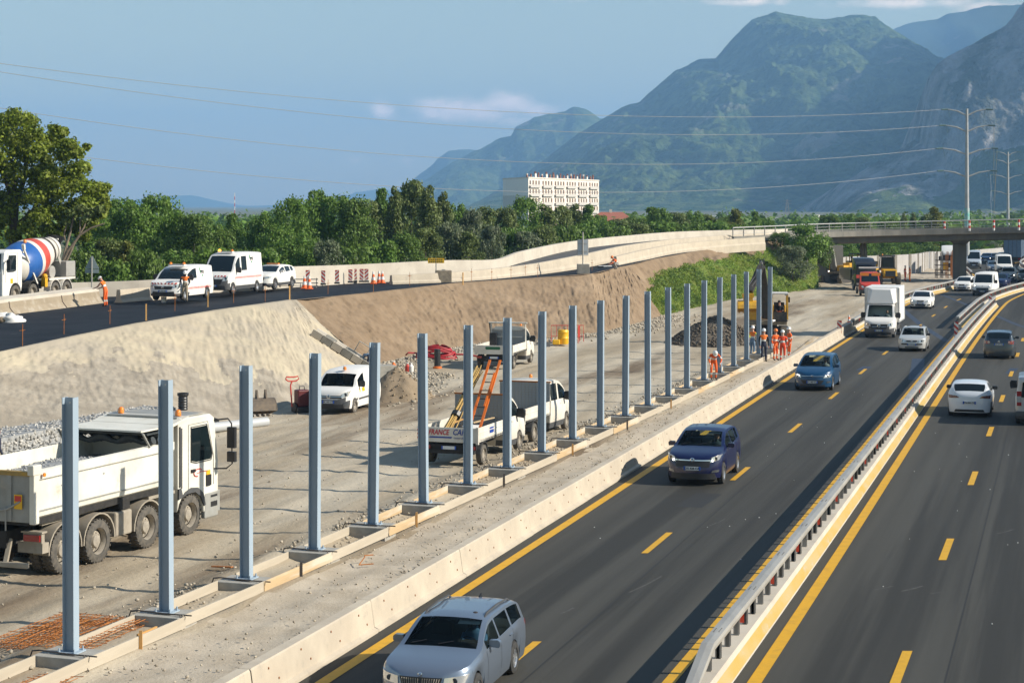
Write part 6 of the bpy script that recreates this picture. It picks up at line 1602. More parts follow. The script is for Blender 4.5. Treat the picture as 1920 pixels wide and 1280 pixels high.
# loose stones
def scatter(n, f, s0, s1, name, label, m, seed):
    rg = np.random.default_rng(seed); c, s = [], []
    for i in range(n):
        x, y, z, k = f(rg); c.append((x, y, z)); s.append(rg.uniform(s0, s1)*k)
    o = stones(name, c, s, m, None, seed); return tag(o, label, "stones", kind="stuff")
M_PEB = mat("loose_stone", (.40,.35,.27), (.29,.245,.185), scale=4, rough=.95, island=.3)
def f1(rg):
    Y = rg.uniform(30, 100)**1.0; k = rg.random(); 
    dx = rg.normal(-1.0, .35) if k < .55 else (rg.uniform(-.4,.5) if k < .8 else rg.uniform(.7, 3.2))
    return postx(Y)+dx, Y, .04+(.08 if k < .55 else 0)*rg.random(), 1.0 if k < .8 else .6
scatter(5200, f1, .018, .058, "rubble", "loose rubble along the row of steel posts", M_PEB, 21)
def f2(rg): Y = rg.uniform(95, 150); return interp(TOE, Y)+abs(rg.normal(0, 1.6))+.2, Y+rg.normal()*.3, .05, 1
scatter(1500, f2, .03, .10, "rubble", "whitish stones along the foot of the brown slope", M_PEB, 22)
def f3(rg): p = at(775+rg.normal()*30, 700+abs(rg.normal())*22, 0); return p.x, p.y, .03, 1
scatter(900, f3, .03, .10, "rubble", "grey broken stones in front of the red hoses", M_PEB, 23)
def f4(rg): Y = rg.uniform(24, 125); return leftx(Y)-1.2-abs(rg.normal(0,.5)), Y, .03, 1
scatter(1500, f4, .012, .04, "rubble", "small stones along the back of the concrete barrier", M_PEB, 24)
def f5(rg): Y = rg.uniform(34, 95); return interp(TOE, Y)+rg.uniform(0, 1)*(postx(Y)-interp(TOE, Y)), Y, .02, 1
scatter(1100, f5, .010, .038, "rubble", "pebbles strewn over the haul track", M_PEB, 25)
def heap(name, label, c, rx, ry, h, m, seed, n=1400, st=.1, mstone=None):
    nu, nv = 72, 26; P = np.zeros((nu, nv, 3)); U, V = np.meshgrid(np.linspace(0, 2*np.pi, nu), np.linspace(0, 1.05, nv), indexing='ij')
    x = np.cos(U)*V; y = np.sin(U)*V; bump = fbm(x*3+seed, y*3, 5, seed)-.5; bump[-1] = bump[0]
    P[:,:,0] = x*rx*(1+.2*bump); P[:,:,1] = y*ry*(1+.2*bump); P[:,:,2] = h*np.maximum(0, 1-V**1.25)+bump*.28*h*np.clip(1.05-V,0,1)-.03
    t = thing(name, label, "heap", c); grid_mesh("mound", P, m, t)
    if n:
        rg = np.random.default_rng(seed); cs = []; k = np.sqrt(rg.random(n)); a = rg.uniform(0, 6.28, n)
        cs = np.stack([np.cos(a)*k*rx, np.sin(a)*k*ry, h*np.maximum(0, 1-k**1.25)], 1); stones("clods", cs, rg.uniform(st*.3, st, n), mstone or m, t, seed)
M_SPOIL = mat("dark_spoil", (.15,.122,.09), (.10,.08,.06), scale=2, rough=1, bump=.6, bscale=8, bdist=.06, c3=(.19,.165,.13), c3scale=1.4, c3lo=.6, c3hi=.75); M_SAND = mat("sand_heap", (.27,.205,.135), (.225,.17,.11), scale=3, rough=1, bump=.4, bscale=12, bdist=.04)
heap("spoil_heap", "dark earth spoil heap beside the excavator", at(1350,648,0)+Vector((0,2.2,0)), 3.3, 2.6, 1.75, M_SPOIL, 3, 2200, .10)
heap("sand_heap", "small brown sand heap right of the small white van", at(742,752,0)+Vector((0,1.2,0)), 1.75, 1.6, 1.45, M_SAND, 5, 250, .06)

# ================================================================ flatbed trucks
def cab_spec(L, H, axles, win, **k):
    d = van_spec(L, 2.04, H, nose=.86, cowlz=1.28, cowl=.80, rf=1.52, axles=axles, win=win, cr=.05, r=.34, lin_end=L-.1, seams=(1.05,), handles=[(win[0][1]-.15,1.12)], grille=[[(-.6,.62),(.6,.62),(.55,.8),(-.55,.8)]], head=[[(.58,.86),(.84,.9),(.9,1.08),(.66,1.0)]], intake=[[(-.8,.34),(.8,.34),(.8,.48),(-.8,.48)]], badge=(0,.95,.07), plate_z=.5, clad=lambda s, z: z < .46, mirror_big=1.4)
    d.update(k); return d
def bed_extra(B, t, cabL, bl, wid=2.04, zb=.88, side=.42, cage=2.1, rail=True, tarp=None, mside=None, rack=False):
    yr = B.L/2-cabL-.12; W = wid/2; mside = mside or WHITED
    mb = MB(); mb.box(-W,W,yr-bl,yr,zb-.08,zb); mb.build("bed_floor", M_TRIM, t)
    for nm, f in (("side_board", (-W,-W+.03,yr-bl+.04,yr-.05)), ("side_board", (W-.03,W,yr-bl+.04,yr-.05)), ("tailgate", (-W,W,yr-bl-.03,yr-bl+.01))):
        mb = MB(); mb.box(f[0],f[1],f[2],f[3],zb-.08,zb+side); 
        if nm == "side_board":
            sx = 1 if f[0] > 0 else -1
            for z in (zb+.04, zb+side*.55): mb.box(sx*(W+.001)-.008, sx*(W+.001)+.012, f[2]+.05, f[3]-.05, z, z+.03)
        mb.build(nm, mside, t, bevel=.006)
    mb = MB()
    for sx in (-1,1): mb.box(sx*W-.045,sx*W+.045,yr-bl-.05,yr-bl+.05,zb-.12,zb+side+.03); mb.box(sx*W-.04,sx*W+.04,yr-.06,yr+.02,zb-.1,zb+side+.04)
    mb.build("corner_post", mside, t)
    if cage:
        mb = MB(); n = 15
        for i in range(n): x = -W+.03+(2*W-.06)*i/(n-1); mb.box(x-.01,x+.01,yr-.03,yr-.015,zb,cage)
        for i in range(12): z = zb+.1+(cage-zb-.1)*i/11; mb.box(-W,W,yr-.035,yr-.02,z-.012,z+.012)
        mb.build("cage_mesh", M_GALV, t)["kind"] = "stuff"
        mb = MB(); mb.box(-W,W,yr-.012,yr,zb,cage-.02); mb.build("headboard", mat("cage_panel", (.36,.38,.40), rough=.6, metal=.2), t)
        mb = MB(); mb.box(-W-.02,W+.02,yr-.05,yr+.03,cage,cage+.05); mb.build("cage_rail", M_REBAR if not rack else WHITED, t)
    if rack:
        mb = MB()
        for sx in (-1,1): mb.tube([(sx*(W-.05),yr-.1,zb),(sx*(W-.05),yr-.1,2.3),], .04, 6)
        mb.tube([(-W-.1,yr-.1,2.3),(W+.05,yr-.1,2.3)], .045, 6); mb.box(-.8,.8,yr-.13,yr-.09,1.5,1.56); mb.box(-.8,.8,yr-.13,yr-.09,1.9,1.95); mb.build("rack", WHITED, t)
    mb = MB(); mb.box(-.45,.45,yr-bl+.1,B.L/2-.8,.5,.78); mb.box(-.9,.9,yr-bl-.02,yr-bl+.16,.42,.56); mb.box(-W*.94,W*.94,yr-bl+.02,yr-bl+.08,.55,.72); mb.build("chassis", M_UNDER, t)
    for sx in (-1,1):
        mb = MB(); mb.box(sx*.80-.14,sx*.80+.14,yr-bl-.05,yr-bl,.58,.70); mb.build("tail_light", M_TAIL, t)
        for s_ in B.sp["axles"][1:]:
            y = B.L/2-s_; mb = MB(); rings = []
            for a in np.linspace(.15, math.pi-.15, 9): rings.append([(sx*(W-.02), y+math.cos(a)*.42, .34+math.sin(a)*.42), (sx*(W-.26), y+math.cos(a)*.42, .34+math.sin(a)*.42), (sx*(W-.26), y+math.cos(a)*.44, .34+math.sin(a)*.44), (sx*(W-.02), y+math.cos(a)*.44, .34+math.sin(a)*.44)])
            mb.loft(rings); mb.build("mudguard", M_TRIM, t)
    return yr
def beacon(t, x, y, z, r=.07):
    mb = MB(); mb.lathe([(r,0),(r,r*1.3),(r*.6,r*1.9),(0.001,r*2)], (x,y,z), n=10); mb.build("beacon", M_AMBER, t, smooth=50)
S_CAB1 = cab_spec(2.15, 2.12, (.95, 4.95), [(1.15,1.95)]); S_CAB2 = cab_spec(3.05, 2.10, (.95, 4.95), [(1.15,1.95),(2.1,2.85)])
M_FCR = mat("print_red", (.50,.012,.03), rough=.5); M_FCB = mat("print_blue", (.012,.05,.28), rough=.5)
M_BAMB = mat("bamboo", (.50,.33,.10), (.40,.25,.08), scale=2, rough=.7, island=.2); M_ORANGE = mat("paint_orange", (.72,.16,.012), (.6,.14,.02), scale=3, rough=.5)
FR = {}
def fc_extra(t, B):
    yr = bed_extra(B, t, 2.15, 3.45, cage=2.08); FR["yr"] = yr; yb = yr-3.45-.034
    a = text_mesh("FRANCE", .25, "sign_text", M_FCR, t, shear=.25, bold=.004); a.location = (-.36, yb-.004, 1.13); a.rotation_euler = (R(90),0,0); a.scale = (.78,1,1)
    a = text_mesh("CARS", .27, "sign_text", M_FCB, t, shear=.25, bold=.004); a.location = (.42, yb-.004, 1.14); a.rotation_euler = (R(90),0,0); a.scale = (.86,1,1)
    mb = MB(); mb.hexa([(-.72,yb-.006,.94),(.10,yb-.006,.94),(.10,yb,.94),(-.72,yb,.94),(-.66,yb-.006,.99),(.13,yb-.006,.99),(.13,yb,.99),(-.66,yb,.99)]); mb.build("sign_bar", M_FCB, t)
    a = text_mesh("Loueur de libertés", .085, "sign_text", M_FCB, t, shear=.2); a.location = (.50, yb-.004, .955); a.rotation_euler = (R(90),0,0)
    for sg in (1,): 
        mb = MB(); mb.box(1.023,1.026,yb+1.3,yb+1.75,1.0,1.2); mb.build("sticker", M_FCB, t)
    number_plate(t, (.0, yb+.02, .62), True, "")
    mb = MB(); mb.box(-1.12,-.99,yb-.02,yb+.0,.86,1.30); mb.build("chevron_plate", M_WHP, t)
    mb = MB()
    for k in range(3): mb.hexa([(-1.12,yb-.024,.9+k*.13),(-.99,yb-.024,.97+k*.13),(-.99,yb-.021,.97+k*.13),(-1.12,yb-.021,.9+k*.13),(-1.12,yb-.024,.96+k*.13),(-.99,yb-.024,1.03+k*.13),(-.99,yb-.021,1.03+k*.13),(-1.12,yb-.021,.96+k*.13)])
    mb.build("red_stripe", M_REDP, t)
def place_flat(px, py, h, sp, extra, label, off=1.0, rear_axle=4.95, z=0, **k):
    p = at(px, py, z); h = Vector((h[0], h[1], 0)).normalized(); rt = Vector((h.y, -h.x, 0))
    c = p-rt*off+h*(rear_axle-sp["L"]/2)
    return car(sp, label, WHITED, (c.x, c.y, z), head(h.x, h.y), name="flatbed_truck", cat="truck", group="flatbed trucks parked on the site", extra=extra, wheel="steel", dusty=True, **k)
FC, B1 = place_flat(908, 870, (.31,.95), S_CAB1, fc_extra, "white flatbed pickup with red and blue tailgate lettering, carrying bamboo and an orange ladder")
def crew_extra(t, B): bed_extra(B, t, 3.05, 3.1, cage=2.02, side=.44); beacon(t, -.2, B.L/2-1.9, 2.08)
place_flat(1003, 827, (.33,.945), S_CAB2, crew_extra, "white crew cab flatbed with tall grey mesh headboard, parked ahead of the bamboo pickup")
def tip_extra(t, B):
    yr = bed_extra(B, t, 2.15, 3.3, cage=1.95, side=.40, rack=True); yb = yr-3.3-.034
    mb = MB(); mb.prism([(-.42,1.05),(.32,1.05),(.38,1.13),(.32,1.21),(-.42,1.21),(-.48,1.13)], yb-.006, yb, 'y'); mb.build("green_sticker", mat("green_print", (.012,.12,.05), rough=.5), t)
    a = text_mesh("SC", .18, "sign_text", M_INK, t); a.location = (.62, yb-.004, 1.12); a.rotation_euler = (R(90),0,0)
    beacon(t, .55, B.L/2-1.7, 2.1); number_plate(t, (0, yb+.03, .62), True)
    mb = MB(); mb.tube([(-1.0,yr+.1,1.3),(-1.12,yr+.1,2.28),(-.7,yr,2.32)], .05, 6); mb.box(-1.0,-.62,yr-.4,yr-.15,1.0,1.75); mb.build("toolbox", M_BLK, t)
place_flat(965, 691, (.24,.97), S_CAB1, tip_extra, "white flatbed tipper with green sticker parked before the brown slope")
# load of the first pickup: bamboo poles and ladder are things of their own
def loc_of(t, v): return Matrix.Translation(t.location) @ Matrix.Rotation(t.rotation_euler.z, 4, 'Z') @ Vector(v)
yr = FR["yr"]; rz = FC.rotation_euler.z
bb = thing("bamboo_bundle", "bundle of bamboo poles leaning on the cage of the pickup", "bamboo poles", loc_of(FC, (-.30, yr-3.0, .92)), rz)
for i in range(26):
    a = Vector((RNG.normal()*.13, RNG.normal()*.10, abs(RNG.normal())*.05)); mb = MB(); e = Vector((.42+RNG.normal()*.055, 2.35+RNG.normal()*.06, 2.1+RNG.normal()*.09)); mb.tube([a, a.lerp(e, .5), e], [.021,.018,.015], 5); mb.build("pole", M_BAMB, bb)
for q in (.32, .62):
    mb = MB(); c = Vector((.42*q, 2.35*q, 2.1*q)); d = Vector((.42,2.35,2.1)).normalized(); mb.cyl(c-d*.09, c+d*.09, .20-.05*q, n=10); mb.build("strap", M_BLK, bb)
ld = thing("ladder", "bright orange ladder standing in the pickup bed", "ladder", loc_of(FC, (.62, yr-2.9, .90)), rz)
for x in (-.19, .19):
    mb = MB(); mb.bar((x,0,0),(x,2.5,2.45),.035,.085,up=(1,0,0)); mb.bar((x*.8,.9,1.0),(x*.8,2.0,2.05),.03,.07,up=(1,0,0)); mb.build("rail", M_ORANGE, ld)
for k in range(9):
    mb = MB(); q = (k+.6)/9.3; mb.cyl((-.19,2.5*q,2.45*q),(.19,2.5*q,2.45*q),.018,n=6); mb.build("rung", M_STEELD, ld)
for i in range(5):
    mb = MB(); mb.bar((0,0,0),(RNG.normal()*.2,.9+RNG.random()*.6,.05),.10,.035); o = mb.build("timber_offcut", M_WOODO if i % 2 else M_WOOD); o.location = loc_of(FC, (.3+RNG.normal()*.3, yr-2.6+i*.3, 1.0+i*.06)); o.rotation_euler = (0,0,rz+RNG.normal()*.5); tag(o, f"timber offcut in the bamboo pickup's bed, {ORD[i]} from its tailgate", "timber", "offcuts in the pickup bed")
mb = MB(); mb.lathe([(.2,0),(.22,.3),(.2,.3),(.18,.02)], n=14); o = mb.build("bucket", M_BLK); o.location = loc_of(FC, (-.05, yr-2.4, .9)); o.rotation_euler = (R(70),0,rz); tag(o, "black tub lying in the bamboo pickup's bed", "tub")
mb = MB(); mb.box(-.22,.22,-.2,.2,0,.3); mb.box(-.24,.24,-.22,.22,.3,.33); o = mb.build("white_sack", M_WHP); o.location = loc_of(FC, (.25, yr-2.0, .9)); o.rotation_euler = (R(12),R(8),rz); tag(o, "white sack in the bamboo pickup's bed", "sack")

# small white van and the vans on the ramp
M_STKY = mat("sticker_yellow", (.72,.40,.01), rough=.5)
def kg_extra(t, B):
    beacon(t, -.1, B.L/2-1.75, 1.76, .075); mb = MB(); mb.tube([(-.05,B.L/2-1.6,1.72),(-.05,B.L/2-1.75,1.95)], .008, 4); mb.build("aerial", M_BLK, t)
    for (s, z, w, h) in ((1.42,.95,.12,.16),(1.85,.95,.34,.16)):
        patch_obj("sticker", t, lambda a, b: B.side(a, b, -1, .008), lambda a, b: B.side(a, b, -1, -.01), [(s-w/2,z-h/2),(s+w/2,z-h/2),(s+w/2,z+h/2),(s-w/2,z+h/2)], M_STKY, 3, 2)
car(S_KANGOO, "small white panel van with orange beacon below the sandy slope", WHITE, (-7.17, 81.0, -.02), head(-.26,-.965), name="van", cat="van", trans=True, plate="EK 905 CT", extra=kg_extra, wheel="steel", dusty=True, group="vans on the works")
M_CHR = mat("livery_red", (.55,.035,.025), rough=.4); M_LGRN = mat("livery_green", (.01,.22,.09), rough=.5)
def livery(zs, s0, s1, roofz, front_z, cap):
    def f(t, B):
        mb = MB(); n = int((s1-s0)/.17)
        for k in range(n):
            s = s0+k*.17; 
            q = [[B.side(s+.05*b, zs+.13*b, -1, .007), B.side(s+.085+.05*b, zs+.13*b, -1, .007)] for b in (0, 1)]; mb.loft(q, False, False); q = [[B.side(s+.05*b, zs+.13*b, 1, .007), B.side(s+.085+.05*b, zs+.13*b, 1, .007)] for b in (0, 1)]; mb.loft(q, False, False)
        mb.build("livery_stripe", M_CHR, t)["kind"] = "stuff"
        mb = MB()
        for k in range(-4, 4):
            y = k*.2+.03; mb.loft([[B.front(y+.05*b*(1 if k >= 0 else -1), front_z+.09*b, .014), B.front(y+.11+.05*b*(1 if k >= 0 else -1), front_z+.09*b, .014)] for b in (0, 1)], False, False)
        mb.build("livery_stripe", M_CHR, t)["kind"] = "stuff"
        sl = B.L*.68
        a = text_mesh("2PSS", .27, "livery_text", M_INK, t, bold=.004); a.location = Vector(B.side(sl, roofz-.42, -1, .012)); a.rotation_euler = (R(90),0,R(-90))
        mb = MB(); mb.loft([[B.side(sl-.28, roofz-.42, -1, .01), B.side(sl-.17, roofz-.42, -1, .01)], [B.side(sl-.34, roofz-.15, -1, .01), B.side(sl-.25, roofz-.15, -1, .01)]], False, False); mb.loft([[B.side(sl-.06, roofz-.66, -1, .01), B.side(sl+.08, roofz-.66, -1, .01)], [B.side(sl-.06, roofz-.56, -1, .01), B.side(sl+.08, roofz-.56, -1, .01)]], False, False); mb.build("livery_mark", M_LGRN, t)
        H = B.H; yb_ = B.L/2-1.95
        mb = MB(); mb.box(-.5,.5,yb_-.16,yb_+.16,H,H+.07); mb.build("light_bar", M_WHP, t)
        for x in (-.42, .42):
            mb = MB(); mb.lathe([(.09,0),(.09,.09),(.05,.13),(.001,.14)], (x,yb_,H+.06), n=8); mb.build("beacon", M_ONO if (cap and x > 0) else M_AMBER, t)
    return f
car(S_TRAFIC, "white patrol van with red chevrons behind the walking worker", WHITE, (-19.3,109.6,3.34), head(-.26,-.966), name="van", cat="van", extra=livery(.62, 1.2, 4.7, 1.97, .95, False), group="vans on the works", wheel="steel", plate="FL 552 BD")
car(S_MASTER, "tall white patrol van with glowing orange roof beacon", WHITE, (-17.5,117.0,3.38), head(-.27,-.963), name="van", cat="van", extra=livery(.92, 1.1, 5.2, 2.5, 1.06, True), group="vans on the works", wheel="steel")
def s_ext(t, B): mb = MB(); y = B.L/2-2.4; mb.box(-.4,.4,y-.12,y+.12,1.56,1.64); mb.build("light_bar", M_AMBER, t)
car(S_SUV, "white off-roader with roof light parked behind the tall patrol van", WHITE, (-15.6,121.8,3.42), head(-.30,-.954), extra=s_ext, group="vans on the works")

# ================================================================ dump truck
M_CREAM = mat("cream_dusty", (.70,.68,.60), (.60,.57,.49), scale=.8, rough=.5, c3=(.42,.37,.29), c3scale=1.6, c3lo=.58, c3hi=.8, spec=.4)
M_GREYD = mat("grey_dusty", (.30,.30,.28), (.24,.235,.21), scale=1.5, rough=.6, c3=(.36,.32,.26), c3scale=2)
M_MUD = mat("mud_guard", (.33,.29,.23), (.26,.225,.175), scale=3, rough=.9)
M_TARP = mat("black_tarp", (.022,.028,.030), (.05,.055,.055), scale=3, rough=.6, bump=.6, bscale=5, bdist=.1)
def dump_truck():
    h = Vector((.375,.927,0)).normalized(); rt = Vector((h.y,-h.x,0)); p = Vector((-8.66,50.4,0))-rt*1.18
    t = thing("dump_truck", "big cream four axle dump truck loaded with grey gravel", "truck", (p.x,p.y,-.03), head(h.x,h.y))
    AX = [0,-2.05,-4.25,-5.66]; r = .535
    for k, y in enumerate(AX):
        for sx in (-1,1):
            add_wheel(t, sx*1.06, y, r, .32, "truck", True)
            if k > 1: add_wheel(t, sx*.70, y, r, .30, "truck", True)
    mb = MB(); mb.box(-.45,.45,-6.9,1.0,.75,1.15); 
    for y in AX: mb.box(-.9,.9,y-.12,y+.12,.42,.66)
    mb.build("chassis", M_UNDER, t)
    # cab
    cab = MB(); y0, y1 = -.62, 1.42; W = 1.22
    prof = [(y0,.95),(y0,3.08),(y0+.15,3.16),(1.0,3.14),(1.22,3.02),(y1,1.85),(y1,.55),(1.05,.50),(.72,.62)]
    arc = [(math.cos(a)*.66, .54+math.sin(a)*.66) for a in np.linspace(math.radians(12), math.radians(168), 9)]
    prof = [(y0,1.0),(y0,3.08),(y0+.15,3.16),(1.0,3.14),(1.22,3.02),(y1,1.85),(y1,.5),(.68,.5)]+arc+[(-.62,1.0)][:0]
    cab.prism(prof, -W, W, 'x'); cab.build("cab", M_CREAM, t, bevel=.05)
    mb = MB(); mb.hexa([(-1.08,y1+.012,1.92),(1.08,y1+.012,1.92),(1.08,y1-.02,1.92),(-1.08,y1-.02,1.92),(-1.0,1.235,2.95),(1.0,1.235,2.95),(1.0,1.2,2.95),(-1.0,1.2,2.95)]); mb.build("windscreen", M_GLASS, t)
    for sx in (-1,1):
        mb = MB(); mb.prism([(.02,1.98),(.02,2.85),(.78,2.85),(1.06,2.05),(1.0,1.92),(.3,1.92)], sx*(W+.004)-.008, sx*(W+.004)+.008, 'x'); w = mb.build("side_window", M_GLASS, t)
        mb = MB(); mb.tube([(sx*(W+.012),y,z) for y, z in ((.0,1.95),(.0,2.88),(.80,2.88),(1.09,2.04),(1.02,1.89),(.28,1.89),(.0,1.95))], .014, 4); mb.build("window_seal", M_BLK, w)
        mb = MB()
        for pts in ([(-.12,1.15),(-.12,2.95),(.86,2.95),(1.16,2.0),(1.16,1.2)],): mb.tube([(sx*(W+.003),y,z) for y, z in pts], .009, 4)
        mb.build("door_gap", M_BLK, t)["kind"] = "stuff"
        mb = MB(); mb.box(sx*(W+.01)-.03,sx*(W+.01)+.03,.0,.2,1.66,1.74); mb.build("door_handle", M_BLK, t)
        mb = MB(); mb.tube([(sx*W,1.2,2.95),(sx*(W+.32),1.4,2.98),(sx*(W+.42),1.42,2.85)], .022, 6); mb.tube([(sx*(W+.42),1.42,2.85),(sx*(W+.44),1.42,1.75),(sx*(W+.3),1.35,1.62),(sx*W,1.2,1.62)], .022, 6); mb.box(sx*(W+.43)-.12,sx*(W+.43)+.12,1.36,1.48,2.18,2.75); mb.box(sx*(W+.43)-.12,sx*(W+.43)+.12,1.36,1.48,1.80,2.08); mb.build("mirror", M_BLK, t)
        mb = MB(); mb.box(sx*(W-.06)-.06,sx*(W-.06)+.075,.70,1.40,.32,1.0); mb.build("step_box", M_GREYD, t, bevel=.03)
        for y in (.72,): mb = MB(); mb.box(sx*(W+.02)-.02,sx*(W+.02)+.02,y+.05,y+.28,1.2,1.5); mb.build("grab_rail", M_BLK, t)
    mb = MB(); mb.box(1.232,1.236,.78,.98,1.30,1.62); mb.build("yellow_sticker", M_STKY, t)
    mb = MB(); pts = [(1.236,.36+.22*math.cos(a),1.62+.10*math.sin(a)) for a in np.linspace(.6, 4.6, 12)]; mb.tube(pts, .014, 4); mb.tube([(1.236,.30,1.60),(1.236,.5,1.63),(1.236,.85,1.61)], .010, 4); mb.build("red_logo", M_CHR, t)
    mb = MB(); mb.box(-1.1,1.1,-.5,.9,3.16,3.19); mb.build("roof_hatch", M_GREYD, t); mb = MB(); mb.hexa([(-1.2,1.2,2.92),(1.2,1.2,2.92),(1.2,1.5,2.86),(-1.2,1.5,2.86),(-1.2,1.2,3.02),(1.2,1.2,3.02),(1.2,1.5,2.94),(-1.2,1.5,2.94)]); mb.build("sun_visor", M_BLK, t)
    mb = MB(); mb.box(-1.24,1.24,1.36,1.50,.42,1.02); mb.build("bumper", M_GREYD, t, bevel=.04)
    for sx in (-1,1):
        mb = MB(); mb.prism([(-.62,1.02),(-.62,1.30),(-.50,1.32),(-.42,1.10),(-.3,1.18),(.0,1.26),(.35,1.22),(.62,1.04),(.74,.70),(.66,.68),(.5,.95),(.2,1.12),(-.2,1.12)], sx*1.215-.02, sx*1.215+.03, 'x'); mb.build("arch_trim", M_TRIM, t)
        mb = MB(); mb.tube([(sx*1.24,-.56,1.35),(sx*1.24,-.56,2.95)], .025, 6); mb.box(sx*1.225-.012,sx*1.225+.012,-.50,-.44,1.3,2.9); mb.build("rear_duct", M_TRIM, t)
        mb = MB(); mb.box(sx*1.18-.03,sx*1.18+.06,1.0,1.34,.60,.74); mb.box(sx*1.18-.03,sx*1.18+.06,1.0,1.34,.86,.92); mb.build("step", M_BLK, t)
    for x in (-.85, .95): beacon(t, x, -.2, 3.2, .085)
    # tipping body
    W2 = 1.26; z0, z1 = 1.42, 2.62; yb, yf = -6.98, -.92
    mb = MB()
    for sx in (1,-1):
        mb = MB(); mb.prism([(sx*(W2-.16),z0),(sx*(W2-.02),z0+.10),(sx*W2,z0+.22),(sx*W2,z1-.26),(sx*(W2+.03),z1-.22),(sx*(W2+.03),z1-.02),(sx*(W2-.06),z1),(sx*(W2-.07),z0+.1)], yb+.12, yf, 'y'); s_ = mb.build("side_panel", M_CREAM, t)
        mb = MB(); mb.box(sx*(W2+.012)-.012,sx*(W2+.012)+.012,yb+.2,yf-.05,z0+.22,z0+.25); mb.box(sx*(W2+.035)-.004,sx*(W2+.035)+.006,yb+.15,yf-.02,z1-.235,z1-.215); mb.build("panel_rib", M_GREYD, t)
        mb = MB(); mb.box(sx*W2-.07,sx*W2+.07,yb-.05,yb+.16,z0-.05,z1+.02); mb.box(sx*W2-.09,sx*W2+.09,yb-.1,yb+.22,z1-.1,z1+.14); mb.build("corner_post", M_CREAM, t, bevel=.02)
        mb = MB(); mb.cyl((sx*(W2+.09),yb+.3,z1-.12),(sx*(W2+.12),yb+.3,z1-.12),.05,n=8); mb.build("side_lamp", M_AMBER, t)
    mb = MB(); mb.box(-W2+.06,W2-.06,yb,yb+.06,z0-.02,z1-.12); 
    for x in (-.62,0,.62): mb.box(x-.06,x+.06,yb-.05,yb,z0,z1-.12)
    mb.build("tailgate", M_GREYD, t)
    mb = MB(); mb.box(-W2+.05,W2-.05,yb-.06,yb+.07,z1-.12,z1-.02); mb.build("tailgate_top", mat("ochre_rail", (.42,.25,.04), (.3,.2,.06), scale=4, rough=.6), t)
    mb = MB(); mb.tube([(.95,yb-.07,1.9),(.62,yb-.09,1.72),(.2,yb-.09,1.62),(-.1,yb-.09,1.72)], .025, 6); mb.tube([(.55,yb-.08,1.2),(.55,yb-.09,1.75)], .02, 6); mb.build("gate_lever", M_GREYD, t)
    mb = MB(); mb.box(.78,1.0,yb-.07,yb-.055,1.72,2.06); mb.build("yellow_sticker", M_STKY, t); mb = MB(); mb.box(.80,.98,yb-.075,yb-.062,1.90,2.03); mb.build("red_sticker", M_CHR, t)
    mb = MB(); mb.box(-W2+.07,W2-.07,yb+.05,yf,z0-.1,z0+.05); mb.build("body_floor", M_UNDER, t)
    mb = MB(); mb.box(-W2,W2,yf-.07,yf,z0,3.0); mb.hexa([(-W2,yf-.07,2.98),(W2,yf-.07,2.98),(W2,yf+.75,3.12),(-W2,yf+.75,3.12),(-W2,yf-.07,3.05),(W2,yf-.07,3.05),(W2,yf+.75,3.2),(-W2,yf+.75,3.2)]); mb.build("headboard", M_CREAM, t)
    P = np.zeros((30,14,3)); U, V = np.meshgrid(np.linspace(yb+.08,yf-.1,30), np.linspace(-W2+.08,W2-.08,14), indexing='ij'); P[:,:,0] = V; P[:,:,1] = U; P[:,:,2] = z1-.46+.26*np.exp(-((U+3.7)/1.6)**2)*(1-(V/W2)**2)+(fbm(U*4,V*4,4,7)-.5)*.14
    grid_mesh("gravel_load", P, M_GRAVG, t); rg = np.random.default_rng(3); k = 700; i = rg.integers(0,30,k); j = rg.integers(0,14,k); stones("gravel", P[i,j]+rg.normal(0,.04,(k,3))*[1,1,.2], rg.uniform(.02,.045,k), M_GRAVG, t, 4)
    mb = MB()
    for q in range(3): mb.tube([(W2*x,yf-.35-q*.32,2.86-q*.06+.07*math.cos(x*9+q)) for x in np.linspace(-1.02,1.02,15)], [.10+.035*math.sin(x*5+q) for x in range(15)], 8)
    mb.box(-W2,W2,yf-1.25,yf-.1,2.90,2.94); mb.build("rolled_tarp", M_TARP, t, smooth=60)
    mb = MB(); mb.box(-W2+.02,W2-.02,yf-1.5,yf-.08,3.0,3.045); mb.build("tarp_cover", M_CREAM, t)
    mb = MB(); mb.tube([(W2+.03,yf-1.5,2.98),(W2+.05,yf-1.2,2.6)], .03, 6); mb.tube([(-W2-.03,yf-1.5,2.98),(-W2-.05,yf-1.2,2.6)], .03, 6); mb.build("tarp_arm", M_GREYD, t)
    # mudguards, tanks, boxes, rear frame
    for sx in (-1,1):
        for y in AX[1:]:
            mb = MB(); rings = []
            for a in np.linspace(-.05, math.pi+.05, 13):
                c, s = math.cos(a), math.sin(a); rings.append([(sx*1.24,y+c*.64,.56+s*.64),(sx*.78,y+c*.64,.56+s*.64),(sx*.78,y+c*.66,.56+s*.66),(sx*1.24,y+c*.68,.56+s*.68)])
            mb.loft(rings); mb.build("mudguard", M_MUD, t, smooth=40)
        mb = MB(); mb.box(sx*1.0-.22,sx*1.0+.22,-3.52,-2.78,.50,1.12); mb.build("fuel_tank", M_MUD, t, bevel=.05)
        mb = MB(); mb.box(sx*1.0-.2,sx*1.0+.2,-3.3,-2.85,1.14,1.42); mb.build("battery_box", M_UNDER, t, bevel=.02)
        mb = MB(); mb.box(sx*.98-.26,sx*.98+.26,-6.62,-6.5,.86,1.10); mb.box(sx*.98-.3,sx*.98+.3,-6.66,-6.45,1.10,1.14); mb.box(sx*.9-.35,sx*.9+.35,-6.6,-6.35,.62,.86); mb.build("rear_bracket", M_MUD, t)
